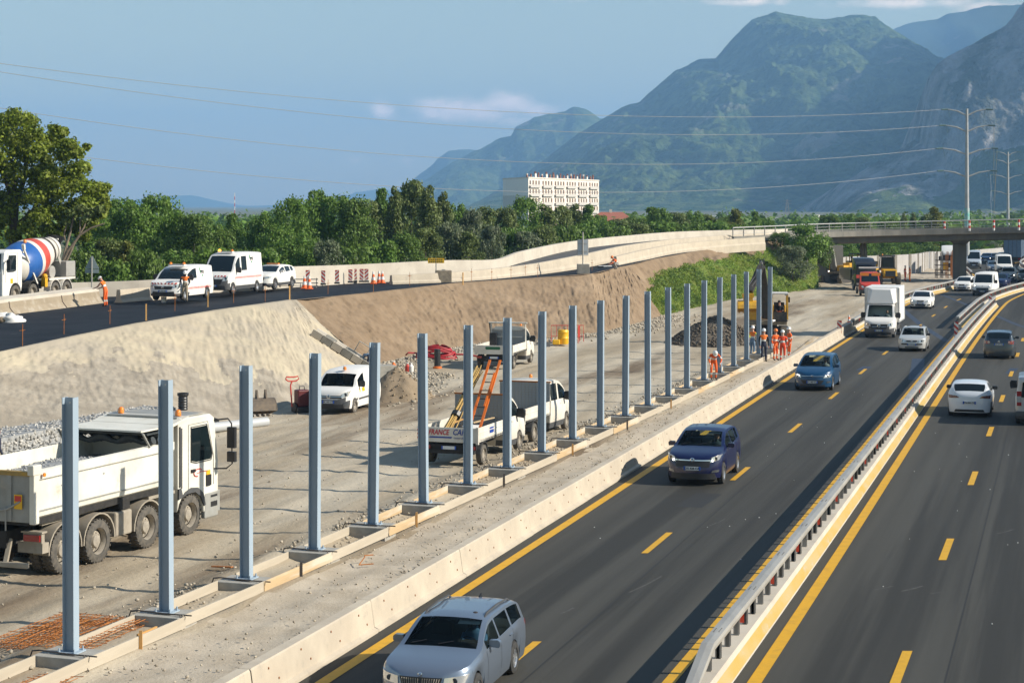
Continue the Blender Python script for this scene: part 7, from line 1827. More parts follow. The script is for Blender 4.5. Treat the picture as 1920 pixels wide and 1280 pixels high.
        mb = MB(); mb.box(sx*.98-.23,sx*.98+.23,-6.66,-6.60,.90,1.06); mb.build("tail_light", M_TAIL, t, bevel=.01)
        mb = MB(); mb.bar((sx*.45,-6.75,.95),(sx*.5,-7.0,.42),.10,.08); mb.build("bumper_arm", M_MUD, t)
        mb = MB(); mb.box(sx*.9-.3,sx*.9+.3,-2.0,-.75,1.22,1.3); mb.bar((sx*1.05,-6.4,1.28),(sx*1.05,-1.2,1.36),.08,.08); mb.build("sub_frame", M_MUD, t)
    mb = MB(); mb.box(-1.15,1.15,-7.08,-6.96,.34,.46); mb.build("underrun_bar", M_MUD, t, bevel=.02)
dump_truck()

# ================================================================ concrete mixer
M_DBLUE = mat("drum_blue", (.012,.085,.30), (.02,.10,.33), scale=2, rough=.4, coat=.3); M_DRED = mat("drum_red", (.52,.055,.028), (.46,.07,.04), scale=2, rough=.45, coat=.3); M_DWHT = mat("drum_white", (.66,.63,.57), (.56,.52,.45), scale=1.2, rough=.5)
def mixer():
    h = Vector((-.26,-.966,0)); lf = Vector((-h.y,h.x,0)); p = at(26,553,3.33); p = Vector((-27.9,105.0,3.30))-lf*1.05
    t = thing("concrete_mixer", "white concrete mixer truck with blue and red striped drum", "truck", (p.x,p.y,3.30), head(h.x,h.y))
    AX = [0,-1.95,-4.5,-5.85]
    for y in AX:
        for sx in (-1,1): add_wheel(t, sx*1.06, y, .52, .32, "truck", True)
    mb = MB(); mb.box(-.45,.45,-7.0,1.0,.75,1.1); mb.build("chassis", M_UNDER, t)
    W = 1.2; arc = [(math.cos(a)*.64, .52+math.sin(a)*.64) for a in np.linspace(math.radians(10), math.radians(170), 9)]
    mb = MB(); mb.prism([(-.72,1.0),(-.72,2.9),(-.55,3.02),(.95,3.0),(1.15,2.88),(1.38,1.75),(1.38,.45),(.66,.45)]+arc, -W, W, 'x'); mb.build("cab", WHITE, t, bevel=.05)
    mb = MB(); mb.hexa([(-1.05,1.39,1.82),(1.05,1.39,1.82),(1.05,1.36,1.82),(-1.05,1.36,1.82),(-1.0,1.18,2.82),(1.0,1.18,2.82),(1.0,1.14,2.82),(-1.0,1.14,2.82)]); mb.build("windscreen", M_GLASS, t)
    for sx in (-1,1):
        mb = MB(); mb.prism([(-.05,1.85),(-.05,2.72),(.75,2.72),(1.0,1.9),(.9,1.78),(.25,1.78)], sx*(W+.004)-.008, sx*(W+.004)+.008, 'x'); mb.build("side_window", M_GLASS, t)
        mb = MB(); mb.tube([(sx*(W+.003),y,z) for y, z in [(-.2,1.1),(-.2,2.84),(.85,2.84),(1.1,1.9),(1.1,1.2)]], .010, 4); mb.build("door_gap", M_BLK, t)["kind"] = "stuff"
        mb = MB(); mb.box(sx*(W+.3)-.1,sx*(W+.3)+.1,1.2,1.3,1.9,2.5); mb.bar((sx*W,1.1,2.4),(sx*(W+.3),1.25,2.4),.05); mb.build("mirror", M_BLK, t)
        mb = MB(); mb.box(sx*(W+.003)-.004,sx*(W+.003)+.006,.28,.56,1.15,1.42); mb.build("sticker", M_STKY, t)
        for y in AX[1:]:
            mb = MB(); rings = []
            for a in np.linspace(0, math.pi, 9): c, s = math.cos(a), math.sin(a); rings.append([(sx*1.22,y+c*.62,.55+s*.62),(sx*.8,y+c*.62,.55+s*.62),(sx*.8,y+c*.66,.55+s*.66),(sx*1.22,y+c*.66,.55+s*.66)])
            mb.loft(rings); mb.build("mudguard", M_UNDER if y == AX[1] else M_DWHT, t)
        mb = MB(); mb.bar((sx*1.0,-2.75,1.0),(sx*.95,-1.35,3.0),.10); mb.bar((sx*.95,-1.35,3.0),(sx*.95,-1.28,3.3),.16); mb.build("drum_support", M_DWHT, t)
        mb = MB(); mb.box(sx*1.0-.12,sx*1.0+.12,-3.75,-3.45,.8,1.35); mb.sphere((sx*1.02,-3.6,1.4), .16, 10, 6); mb.build("yellow_hose_reel", M_YEL, t)
        mb = MB(); mb.box(sx*.95-.2,sx*.95+.2,-7.0,-3.9,1.15,1.28); mb.build("side_deck", M_DWHT, t)
    mb = MB(); mb.bar((-.95,-1.3,2.85),(.95,-1.3,2.85),.10); mb.build("front_frame", M_DWHT, t)
    mb = MB(); mb.cyl((-.9,-4.7,1.62),(.9,-4.7,1.62),.36,n=16); mb.build("water_tank", M_GALV, t, smooth=40)
    mb = MB(); mb.box(-1.1,1.1,-7.1,-6.0,1.3,2.2); mb.build("rear_box", M_GALV, t, bevel=.03)
    F = Vector((0,-1.15,1.85)); Rr = Vector((0,-6.35,3.0)); ax_ = (Rr-F); L = ax_.length; ax_.normalize()
    sec = [(.001,0),(.42,.02),(.80,.35),(1.02,.75),(1.16,1.25),(1.20,1.7),(1.20,2.15),(1.17,2.6),(1.10,3.05),(1.0,3.5),(.88,4.0),(.78,4.5),(.70,4.85),(.72,4.95),(.62,5.2),(.001,5.22)]
    cols = [0,0,0,1,1,1,0,2,2,0,0,0,0,0,0]
    fr = pchip([(z, r) for r, z in sec]); zs = list(np.linspace(0.02, 5.2, 60))
    for nm, m, (a, b) in (("drum_front", M_DWHT, (0.02,.72)), ("drum_blue_band", M_DBLUE, (.72,1.95)), ("drum_white_band", M_DWHT, (1.95,2.30)), ("drum_red_band", M_DRED, (2.30,3.05)), ("drum_rear", M_DWHT, (3.05,5.2))):
        mb = MB(); mb.lathe([(fr(z), z) for z in np.linspace(a, b, 14)], F, ax_, 40); mb.build(nm, m, t, smooth=50)
    mb = MB(); mb.lathe([(.93,3.9),(.95,3.9),(.95,4.02),(.90,4.02)], F, ax_, 36, closed=True); mb.lathe([(.78,4.62),(.80,4.62),(.79,4.68),(.77,4.68)], F, ax_, 36, closed=True); mb.build("drum_ring", M_STEELD, t)
    mb = MB(); mb.lathe([(.3,0),(.55,.45),(.5,.45),(.25,0)], (0,-6.6,3.2), (0,-.25,1), 14, closed=True); mb.build("hopper", M_BLK, t)
    mb = MB(); mb.bar((-.4,-6.3,3.5),(.4,-6.3,3.5),.08); mb.bar((0,-6.9,2.4),(0,-6.3,3.3),.3,.12); mb.build("chute", M_DWHT, t)
    mb = MB(); mb.bar((-.9,-6.2,1.3),(-.5,-5.9,2.9),.12); mb.bar((.9,-6.2,1.3),(.5,-5.9,2.9),.12); mb.build("rear_frame", M_DWHT, t)
    beacon(t, -.3, -2.6, 3.35, .1)
mixer()
# ================================================================ people
M_HIVO = mat("hivis_orange", (.80,.13,.012), (.72,.11,.012), scale=6, rough=.8); M_HIVV = mat("hivis_vest", (.85,.20,.02), (.80,.17,.02), scale=6, rough=.8); M_BAND = mat("reflective_band", (.60,.60,.55), rough=.4)
M_NAVYC = mat("cloth_navy", (.018,.022,.045), rough=.9); M_JEANS = mat("cloth_jeans", (.16,.24,.34), (.12,.19,.28), scale=9, rough=.9); M_BEIGE = mat("cloth_beige", (.30,.25,.17), (.25,.2,.14), scale=9, rough=.9); M_BLACKC = mat("cloth_black", (.016,.016,.018), rough=.9)
M_YELC = mat("hivis_yellow", (.62,.70,.05), rough=.8); M_REDO = mat("hivis_redorange", (.78,.07,.015), (.7,.06,.015), scale=6, rough=.8); M_GREYC = mat("cloth_grey", (.30,.29,.27), rough=.9); M_BOOT = mat("boots", (.03,.025,.02), rough=.8)
M_HELW = mat("helmet_white", (.72,.71,.68), rough=.3, coat=.5); M_HELO = mat("helmet_orange", (.80,.20,.015), rough=.3, coat=.5)
def person(label, p, hd, top=M_HIVO, sleeve=None, legs=None, helmet=M_HELW, bend=0, headtilt=0, knee=((-.10,.03,.50),(.10,.03,.50)), ankle=((-.11,-.02,.09),(.11,-.02,.09)), pel=(0,0,.96), arms=(((-.06,-.02,-.30),(-.05,.10,-.56)),((.06,-.02,-.30),(.05,.10,-.56))), bands=True, sc=1.0, legband=True, grp="people on the site", skin=M_SKIN):
    sleeve = sleeve or top; legs = legs or top
    t = thing("person", label, "person", p, hd, grp); t.scale = (sc,)*3
    pel = Vector(pel); rb = Matrix.Rotation(-bend, 3, 'X')
    up = lambda v: pel+rb @ Vector(v)
    J = {"pelvis": (pel,.135), "waist": (up((0,.0,.16)),.125), "chest": (up((0,.01,.34)),.145), "neck": (up((0,.0,.52)),.060)}
    hb = rb @ Matrix.Rotation(-headtilt, 3, 'X'); nk = J["neck"][0]
    J["head0"] = (nk+hb @ Vector((0,.025,.11)), .085); J["head1"] = (nk+hb @ Vector((0,.02,.22)), .088)
    E = [("pelvis","waist",0),("waist","chest",1),("chest","neck",2),("neck","head0",3),("head0","head1",3)]
    for q, s in ((0,-1),(1,1)):
        J["hip%d"%q] = (pel+Vector((s*.095,0,-.06)),.095); J["knee%d"%q] = (Vector(knee[q]),.066); J["ank%d"%q] = (Vector(ankle[q]),.046); k = Vector(ankle[q])-Vector(knee[q]); fw = Vector((0,1,0)); J["toe%d"%q] = (Vector(ankle[q])+Vector((s*.02,.17,-.045)),.042)
        J["sh%d"%q] = (up((s*.19,0,.46)),.066); e, w = arms[q]; rr = Matrix.Rotation(-bend*.6, 3, 'X')
        J["elb%d"%q] = (J["sh%d"%q][0]+Vector(e),.048); J["wri%d"%q] = (J["sh%d"%q][0]+Vector(w),.034); d = (J["wri%d"%q][0]-J["elb%d"%q][0]).normalized(); J["palm%d"%q] = (J["wri%d"%q][0]+d*.06,.034)
        E += [("pelvis","hip%d"%q,0),("hip%d"%q,"knee%d"%q,0),("knee%d"%q,"ank%d"%q,5),("ank%d"%q,"toe%d"%q,6),("chest","sh%d"%q,2),("sh%d"%q,"elb%d"%q,7),("elb%d"%q,"wri%d"%q,7),("wri%d"%q,"palm%d"%q,3)]
    nm = list(J); bm = bmesh.new(); lay = bm.verts.layers.skin.verify(); vs = {}
    for n in nm:
        v = bm.verts.new(J[n][0]); v[lay].radius = (J[n][1], J[n][1]*(.78 if n in ("chest","waist","pelvis") else 1)); v[lay].use_root = n == "pelvis"; vs[n] = v
    for a, b, _ in E: bm.edges.new((vs[a], vs[b]))
    me = bpy.data.meshes.new("tmp"); bm.to_mesh(me); bm.free(); o = bpy.data.objects.new("tmp", me); COL.objects.link(o)
    m = o.modifiers.new("s", 'SKIN'); m.use_smooth_shade = True; o.modifiers.new("u", 'SUBSURF').levels = 1
    dg = bpy.context.evaluated_depsgraph_get(); bm_ = bpy.data.meshes.new_from_object(o.evaluated_get(dg)); bpy.data.objects.remove(o)
    for mm in (legs, top, sleeve, skin, M_BAND, M_BOOT): bm_.materials.append(mm)
    A = [Vector(J[a][0]) for a, b, _ in E]; Bv = [Vector(J[b][0]) for a, b, _ in E]
    for f in bm_.polygons:
        c = f.center; best = (9, 0, 0)
        for i, (a, b, k) in enumerate(E):
            ab = Bv[i]-A[i]; u = max(0, min(1, (c-A[i]).dot(ab)/ab.length_squared)); dd = (c-(A[i]+ab*u)).length-min(J[a][1], J[b][1])*.6
            if dd < best[0]: best = (dd, k, u)
        _, k, u = best; mi = {0:0,1:1,2:1,3:3,5:0,6:5,7:2}[k]
        if bands and ((k == 1 and .15 < u < .5)): mi = 4
        if bands and sleeve is top and k == 7 and .62 < u < .85: mi = 4
        if legband and legs in (M_HIVO, M_REDO) and k == 5 and .25 < u < .5: mi = 4
        f.material_index = mi
    bo = bpy.data.objects.new("body", bm_); COL.objects.link(bo); bo.parent = t
    hc = J["head1"][0]; 
    mb = MB(); fwd = hb @ Vector((0,1,0)); upv = hb @ Vector((0,0,1)); rt = hb @ Vector((1,0,0)); h0 = J["head0"][0]
    mb.sphere(h0+fwd*.092+upv*.03, .017, 6, 4); mb.build("nose", skin, bo)
    for s in (-1,1):
        mb = MB(); mb.sphere(h0+fwd*.082+rt*s*.034+upv*.055, .010, 6, 4); mb.build("eye", M_BLACKC, bo)
        mb = MB(); mb.sphere(h0+rt*s*.088+upv*.04, .022, 6, 4, sq=(.5,1,1.3)); mb.build("ear", skin, bo)
    mb = MB(); mb.bar(h0+fwd*.086+rt*-.02-upv*.02, h0+fwd*.086+rt*.02-upv*.02, .008); mb.build("mouth", M_CHR, bo)
    if helmet:
        mb = MB(); R_ = .122; ring = lambda rr, z, e=0: [hc+rt*math.cos(a)*rr*.92+fwd*(math.sin(a)*rr+(e if math.sin(a) > 0 else 0)*math.sin(a))+upv*z for a in np.linspace(0, 2*math.pi, 15)[:-1]]
        mb.loft([ring(R_*1.12,-.02,.045), ring(R_*1.0,-.005), ring(R_*.97,.04), ring(R_*.78,.09), ring(R_*.4,.118), ring(.001,.124)]); mb.build("helmet", helmet, bo, smooth=50)
    else:
        mb = MB(); mb.sphere(hc-fwd*.012+upv*.01, .105, 10, 6); mb.build("hair", M_HAIR, bo, smooth=60)
    for q, s in ((0,-1),(1,1)):
        w = J["palm%d"%q][0]; d = (J["wri%d"%q][0]-J["elb%d"%q][0]).normalized(); sd = d.cross(Vector((0,1,0)) if abs(d.y) < .9 else Vector((0,0,1))).normalized(); n = d.cross(sd).normalized()
        mb = MB()
        for i, L in enumerate((.065,.078,.074,.06)):
            a = w+sd*(i-1.5)*.019; mb.tube([a, a+d*L*.55+n*.004, a+d*L*.85-n*.018, a+d*L-n*.038], [.0095,.009,.008,.006], 5)
        mb.tube([w-d*.02-sd*.03, w+d*.015-sd*.055, w+d*.045-sd*.055-n*.015], [.011,.010,.007], 5); mb.build("hand", skin, bo)
    return t
DN = head(-.1,-1)
person("worker in orange vest, navy shorts and white helmet leaning over the fresh barrier", at(198,574.5,3.04), head(-.93,.36), top=M_HIVV, sleeve=M_SKIN, legs=M_HIVO, bend=.42, headtilt=.25, arms=(((-.03,.2,-.26),(.0,.44,-.34)),((.03,.16,-.28),(.02,.42,-.38))))
person("worker in orange vest and beige trousers walking in front of the first patrol van", at(347,566,3.28), head(.15,-1), top=M_HIVV, sleeve=M_BLACKC, legs=M_BEIGE, skin=M_HAIR, knee=((-.10,.12,.52),(.12,.02,.50)), ankle=((-.11,.10,.09),(.16,-.28,.22)), headtilt=.3, arms=(((-.08,.05,-.28),(-.02,.24,-.40)),((.10,-.05,-.28),(.12,.08,-.50))))
crouch = dict(pel=(0,-.05,.42), knee=((-.14,.33,.50),(.14,.33,.46)), ankle=((-.12,.05,.09),(.12,.05,.09)))
person("worker in orange crouching at the end of the pale parapet by the pipes", at(1157,505,3.72), head(-.9,-.4), top=M_HIVO, legs=M_GREYC, helmet=M_HELO, bend=.7, **crouch, arms=(((0,.2,-.22),(.05,.42,-.36)),((0,.2,-.22),(-.05,.42,-.36))))
person("worker in dark blue overalls bending into the foot of the concrete gutter", at(693,693,.0), head(-.5,.85), top=M_JEANS, legs=M_NAVYC, helmet=None, bend=1.5, headtilt=.3, bands=False, pel=(0,-.1,.80), arms=(((0,.12,-.28),(0,.25,-.52)),((0,.12,-.28),(0,.25,-.52))), sc=.95)
person("worker all in orange bending down alone between two posts, white helmet towards the camera", at(1338,712,.08), head(.05,-1), top=M_HIVO, legs=M_HIVO, bend=.75, headtilt=.5, arms=(((-.14,.12,-.25),(-.04,.22,-.50)),((.12,.14,-.25),(.06,.24,-.50))), knee=((-.13,.08,.5),(.13,.08,.5)))
person("worker with yellow sleeves and pale jeans, leftmost of the group by the excavator", at(1411,669,.0), head(.6,.7), top=M_HIVV, sleeve=M_YELC, legs=M_JEANS, bands=True, arms=(((-.10,.05,-.26),(-.02,.26,-.30)),((.16,.05,-.24),(.18,.22,-.38))))
person("worker in navy trousers and orange vest standing straight with hands down, by the last plank", at(1432,678,.05), head(.1,-1), top=M_HIVV, sleeve=M_BLACKC, legs=M_NAVYC, sc=1.03)
person("worker with orange helmet in the group by the excavator", at(1454,676,.03), head(.5,-.85), top=M_HIVO, legs=M_HIVO, helmet=M_HELO, arms=(((-.05,.08,-.28),(.0,.30,-.20)),((.06,-.02,-.30),(.05,.10,-.56))))
person("worker in plain red-orange overalls seen from behind in the group by the excavator", at(1467.5,679,.03), head(.05,1), top=M_REDO, legs=M_REDO, bands=True)
person("worker with red helmet edge, rightmost of the group by the excavator", at(1480,672,.03), head(-.9,-.3), top=M_HIVO, legs=M_HIVO)
person("worker in red trousers beside the yellow loader", at(1697,527,.0), head(.9,.2), top=M_HIVO, legs=M_REDO, sc=1.0)
person("worker all in light orange, right one of the pair beside the yellow loader", at(1706,528,.0), head(-.9,-.1), top=M_HIVV, legs=M_HIVV)
person("dark clothed person half cut by the left edge in front of the gabions", at(-6,905,.0), head(.6,.5), top=M_NAVYC, legs=M_BEIGE, helmet=None, bands=False)

# ================================================================ excavator with operator
M_CATY = mat("machine_yellow", (.62,.34,.02), (.5,.27,.03), scale=3, rough=.5, c3=(.2,.15,.09), c3scale=3, c3lo=.6, c3hi=.75); M_BOOMD = mat("boom_dark", (.035,.035,.033), (.07,.06,.05), scale=4, rough=.6); M_MUDD = mat("dry_mud", (.30,.25,.18), (.2,.165,.12), scale=4, rough=.95)
def excavator(label, p, rz, ym=M_CATY, boom=None, seat=True, grey=False):
    t = thing("excavator", label, "excavator", p, rz)
    for sx in (-1,1):
        mb = MB(); pr = [(math.cos(a)*.42+(1.35 if math.cos(a) > 0 else -1.35), .45+math.sin(a)*.42) for a in np.linspace(-math.pi/2, 1.5*math.pi, 25)[:-1]]
        mb.prism(pr, sx*1.15-.26, sx*1.15+.26, 'x'); tr = mb.build("track", M_BOOMD, t)
        mb = MB()
        for (y, z), (y2, z2) in zip(pr[::1], pr[1:]+pr[:1]): mb.bar((sx*1.15-.28,(y+y2)/2,(z+z2)/2),(sx*1.15+.28,(y+y2)/2,(z+z2)/2),.10,.05)
        mb.build("track_shoe", M_MUDD, tr)["kind"] = "stuff"
    mb = MB(); mb.box(-.9,.9,-.9,.9,.4,.85); mb.cyl((0,0,.8),(0,0,1.05),.7,n=20); mb.build("undercarriage", M_BOOMD, t)
    mb = MB(); mb.box(-1.3,1.3,-2.4,1.1,1.05,1.35); mb.build("platform", M_MUDD, t, bevel=.04)
    mb = MB(); mb.prism([(-2.6,1.3),(-2.5,2.2),(-.5,2.25),(-.3,1.3)], -1.3, 1.3, 'x'); mb.build("engine_cover", ym, t, bevel=.06)
    mb = MB(); mb.box(-1.3,-.45,-.3,1.0,1.35,2.0); mb.build("tool_locker", ym, t, bevel=.04)
    # cab on the machine's left side (x>0 as it faces the camera mirrored)
    X0, X1, Y0, Y1, Z0, Z1 = .35, 1.32, -.3, 1.25, 1.3, 3.02
    mb = MB()
    for x in (X0, X1):
        mb.bar((x,Y0,Z0),(x,Y0,Z1),.09); mb.bar((x,Y1,Z0+.1),(x,Y1-.12,Z1),.08); mb.bar((x,Y0,Z1),(x,Y1-.1,Z1),.09)
    mb.build("cab_frame", ym, t); mb = MB(); mb.box(X0-.06,X1+.06,Y0-.06,Y1-.02,Z1,Z1+.10); mb.build("cab_roof", M_WHITEB if not grey else M_BOOMD, t, bevel=.03)
    mb = MB(); mb.box(X0,X1,Y0,Y1,Z0-.02,Z0+.06); mb.box(X0+.15,X1-.15,Y0+.05,Y0+.55,Z0+.06,Z0+.42); mb.box(X0+.15,X1-.15,Y0+.02,Y0+.14,Z0+.4,Z0+1.15); mb.build("seat", M_BLK, t)
    mb = MB(); mb.box(X0+.04,X1-.04,Y1-.05,Y1-.03,Z0+.08,Z0+.6); mb.box(X1-.01,X1+.01,Y0+.05,Y1-.1,Z0+.1,Z0+.75); mb.build("cab_panel", M_BOOMD, t)
    mb = MB(); mb.box(X1+.02,X1+.16,Y1-.3,Y1-.22,2.5,2.85); mb.build("mirror", M_BLK, t)
    for x in (X0+.1, X1-.1): mb = MB(); mb.box(x-.08,x+.08,Y1-.06,Y1+.0,Z1-.06 if x > .8 else Z0-.02,Z1+.04 if x > .8 else Z0+.08); mb.build("work_lamp", M_ON if x < .8 else M_LAMP, t)
    # boom, stick, bucket
    bp_, sp_, bk = boom
    mb = MB(); pts = [Vector(q) for q in bp_]
    for a, b, w0, w1 in zip(pts, pts[1:], (.48,.55), (.55,.34)):
        d = (b-a).normalized(); s = Vector((1,0,0))*.20; u = d.cross(Vector((1,0,0))).normalized()
        mb.hexa([a-s-u*w0/2, a+s-u*w0/2, a+s+u*w0/2, a-s+u*w0/2, b-s-u*w1/2, b+s-u*w1/2, b+s+u*w1/2, b-s+u*w1/2])
    mb.build("boom", M_BOOMD if not grey else M_GREYD, t)
    mb = MB(); a, b = Vector(sp_[0]), Vector(sp_[1]); mb.bar(a, b, .32, .42, up=(1,0,0)); mb.build("stick", M_BOOMD if not grey else M_GREYD, t)
    mb = MB(); mb.tube([pts[0]+Vector((.28,.35,.1)), pts[1]+Vector((.28,0,-.2))], .09, 8); mb.tube([pts[0]+Vector((-.28,.35,.1)), pts[1]+Vector((-.28,0,-.2))], .09, 8); mb.tube([pts[1]+Vector((0,0,.35)), a+Vector((0,0,.35))], .10, 8); mb.build("hydraulic_ram", M_GREYD, t)
    mb = MB()
    for k in (-.12,.12): mb.tube([pts[1]+Vector((k,0,.3)), pts[2]+Vector((k,.1,.55)), a+Vector((k,.3,.2)), a.lerp(b,.4)+Vector((k,.32,0)), b+Vector((k,.3,.3))], .035, 5)
    mb.build("hose", M_BLK, t)
    c = Vector(bk); mb = MB(); prof = [(math.cos(a)*.62, math.sin(a)*.62) for a in np.linspace(.2, 3.4, 9)]
    inner = [(y*.9, z*.9) for y, z in prof[::-1]]
    mb.prism([(c.y+y, c.z+z-.2) for y, z in prof+inner], c.x-.65, c.x+.65, 'x'); mb.prism([(c.y+y, c.z+z-.2) for y, z in prof], c.x-.66, c.x-.62, 'x'); mb.prism([(c.y+y, c.z+z-.2) for y, z in prof], c.x+.62, c.x+.66, 'x')
    for k in range(5): mb.box(c.x-.6+k*.28,c.x-.5+k*.28,c.y-.72,c.y-.52,c.z-.42,c.z-.34)
    mb.box(c.x-.3,c.x+.3,c.y-.2,c.y+.25,c.z+.35,c.z+.62); mb.build("bucket", ym if not grey else M_BOOMD, t)
    if not grey: mb = MB(); mb.box(c.x-.36,c.x+.36,c.y-.3,c.y+.3,c.z+.60,c.z+.85); mb.build("quick_coupler", M_YEL, t)
    return t
pe = at(1442,640,0); rz_e = head(-.10,-1)
excavator("yellow excavator with dark raised boom and operator beside the spoil heap", (pe.x-.1, pe.y+.6, .05), rz_e, boom=([(-.1,.6,1.5),(-.15,1.2,3.7),(-.35,1.9,4.8)], [(-.4,1.9,4.8),(-1.15,2.9,3.3)], (-1.25,2.9,2.3)))
M_ = Matrix.Translation((pe.x-.1, pe.y+.6, .05)) @ Matrix.Rotation(rz_e, 4, 'Z')
# cab lies on the machine's own left: mirrored for a machine facing the camera
EX = [o for o in bpy.data.objects if o.name == "excavator"][0]; EX.scale = (-1,1,1)
pp_ = M_ @ Vector((-.84,.10,.95))
person("operator in dark jacket and orange trousers sitting in the excavator cab", pp_, rz_e, top=M_BLACKC, legs=M_HIVO, helmet=None, bands=False, pel=(0,0,.80), knee=((-.14,.42,.82),(.14,.42,.82)), ankle=((-.15,.52,.46),(.15,.52,.46)), arms=(((-.10,.05,-.26),(-.02,.28,-.28)),((.10,.05,-.26),(.02,.28,-.28))))
# machines under the bridge
pb = at(1648,540,0)
excavator("grey and dark excavator behind the black lorry under the bridge", (pb.x-2.0, pb.y+14, 0), head(-.6,-.8), grey=True, boom=([(.0,.6,1.5),(.0,1.5,3.8),(-.2,2.6,4.2)], [(-.2,2.6,4.3),(-.1,4.3,3.2)], (-.1,4.4,2.6)))
excavator("second grey excavator whose arm rises behind the yellow loader", (pb.x+2.2, pb.y+22, 0), head(.05,-1), grey=True, boom=([(.0,.6,1.5),(.1,1.2,4.3),(.1,2.0,4.6)], [(.1,2.0,4.6),(.1,2.6,2.2)], (.1,2.6,1.5)))
q = at(1634,545,0); M_BLKP = paint("black", (.012,.012,.014)); M_REDL = paint("red", (.42,.03,.02))
S_BL = dict(S_LORRY); S_BL.update(wiper=False)
def bl_extra(t, B):
    mb = MB(); mb.box(-1.16,1.16,B.L/2-.03,B.L/2+.07,1.35,1.72); mb.build("red_band", M_REDL, t); mb = MB(); mb.box(-1.25,1.25,-7,-1.3,1,2.3); mb.build("tipper_body", M_BLKP, t)
    mb = MB(); mb.hexa([(-1.2,1.0,3.15),(1.2,1.0,3.15),(1.2,1.5,2.95),(-1.2,1.5,2.95),(-1.2,1.0,3.2),(1.2,1.0,3.2),(1.2,1.5,3.0),(-1.2,1.5,3.0)]); mb.build("sun_visor", M_BLK, t)
car(S_BL, "black site lorry with red band below its wide windscreen, under the bridge", M_BLKP, (q.x-.3, q.y+2.5), head(.05,-1), name="lorry", cat="truck", details=0, extra=bl_extra, sc=.92)
q = at(1638,556,0)
def rd_extra(t, B):
    mb = MB(); 
    for s in (-1,1): mb.box(s*.55-.42,s*.55+.42,B.L/2-.55,B.L/2-.47,1.95,2.25)
    mb.build("warning_board", M_AMBER, t); mb = MB(); mb.box(-.98,.98,B.L/2-1.9,B.L/2-1.75,2.62,2.78); mb.build("white_header", M_WHP, t)
car(S_SPRCAB, "red site van with orange warning boards behind the white box truck", M_REDL, (q.x, q.y+2), head(-.1,-1), name="van", cat="van", details=0, extra=rd_extra, group="vans on the works")
# yellow wheel loader
def loader():
    p = at(1671,535,0); t = thing("wheel_loader", "yellow wheel loader with dark cab under the bridge", "loader", (p.x, p.y+2.0, 0), head(-.05,-1))
    for sx in (-1,1):
        for y in (1.0,-1.9): add_wheel(t, sx*1.0, y, .68, .5, "truck", True)
    mb = MB(); mb.box(-.75,.75,-3.2,.4,.7,1.1); mb.prism([(.1,1.0),(.2,1.75),(1.9,1.7),(2.1,1.0)], -.75, .75, 'x'); mb.build("hood", M_YEL, t, bevel=.05)
    mb = MB(); mb.box(-.55,.55,2.08,2.14,1.0,1.6); mb.build("grille", M_BLK, t)
    mb = MB(); mb.box(-.85,.85,-1.2,.2,1.6,1.9); 
    for x in (-.75,.75):
        for y in (-1.1,.1): mb.bar((x,y,1.9),(x*.9,y*.9,3.1),.09)
    mb.box(-.8,.8,-1.15,.2,3.1,3.25); mb.build("cab", M_BOOMD, t)
    mb = MB(); mb.hexa([(-.7,.09,1.92),(.7,.09,1.92),(.7,.06,1.92),(-.7,.06,1.92),(-.64,.08,3.08),(.64,.08,3.08),(.64,.05,3.08),(-.64,.05,3.08)]); mb.build("windscreen", M_GLASS, t)
    mb = MB(); mb.sphere((1.5,.6,1.35), .62, 14, 8, sq=(.9,1.2,1)); mb.build("rear_bonnet", M_YEL, t, smooth=60); mb = MB(); mb.tube([(1.2,-.4,1.6),(1.0,-1.0,2.45),(1.9,-1.4,2.6)], .14, 6); mb.build("lift_arm", M_YEL, t)
    beacon(t, .5, -.5, 3.25, .08)
loader()
# ================================================================ small things on the ramp
M_STK = mat("stake_wood", (.52,.30,.10), (.42,.24,.08), scale=5, rough=.9); M_CONEO = mat("cone_orange", (.80,.13,.015), rough=.5); M_YSIGN = mat("sign_yellow", (.70,.42,.01), rough=.5)
STK = [(42,648),(120,626),(206,607),(274,600),(328,582),(390,574),(438,566),(497,565),(543,562),(615,551),(700,548),(768,535),(868,533),(884,527),(922,527),(958,522),(985,517),(1008,519),(1110,508)]
for i, (px, py) in enumerate(STK):
    zc = interp([(0,2.9),(250,3.1),(540,3.35),(700,3.4),(860,3.45),(1000,3.5),(1110,3.6)], px); p = at(px, py, zc); wd = px in (274,390,543,868)
    t = thing("stake", (f"orange wooden survey stake {['near','','','','','beside','','','at'][i] if i < 9 else 'close to'} the ramp edge, {ORD[i]} marker from the left" if wd else f"thin rusty line-pin on the ramp edge, {ORD[i]} marker from the left").replace("  ", " "), "stake", (p.x, p.y, zc-.05), RNG.uniform(0,1), "survey stakes and pins along the ramp edge")
    mb = MB(); hh = .85 if wd else .95
    if wd: mb.box(-.035,.035,-.025,.025,0,hh)
    else: mb.tube([(0,0,0),(.01,0,hh)], .014, 5)
    mb.build("shaft", M_STK if wd else M_REBAR, t)
    mb = MB()
    if wd: mb.box(-.05,.05,-.03,.03,.02,.06)
    else: mb.tube([(-.12,0,hh*.72),(.12,0,hh*.74)], .012, 4); mb.cyl((0,0,hh*.7),(0,0,hh*.76),.03,n=6)
    mb.build("clamp", M_STK if wd else M_REBAR, t)
CONE = MB(); PROF = [(.16,.04),(.125,.22),(.095,.40),(.065,.58),(.04,.74)]
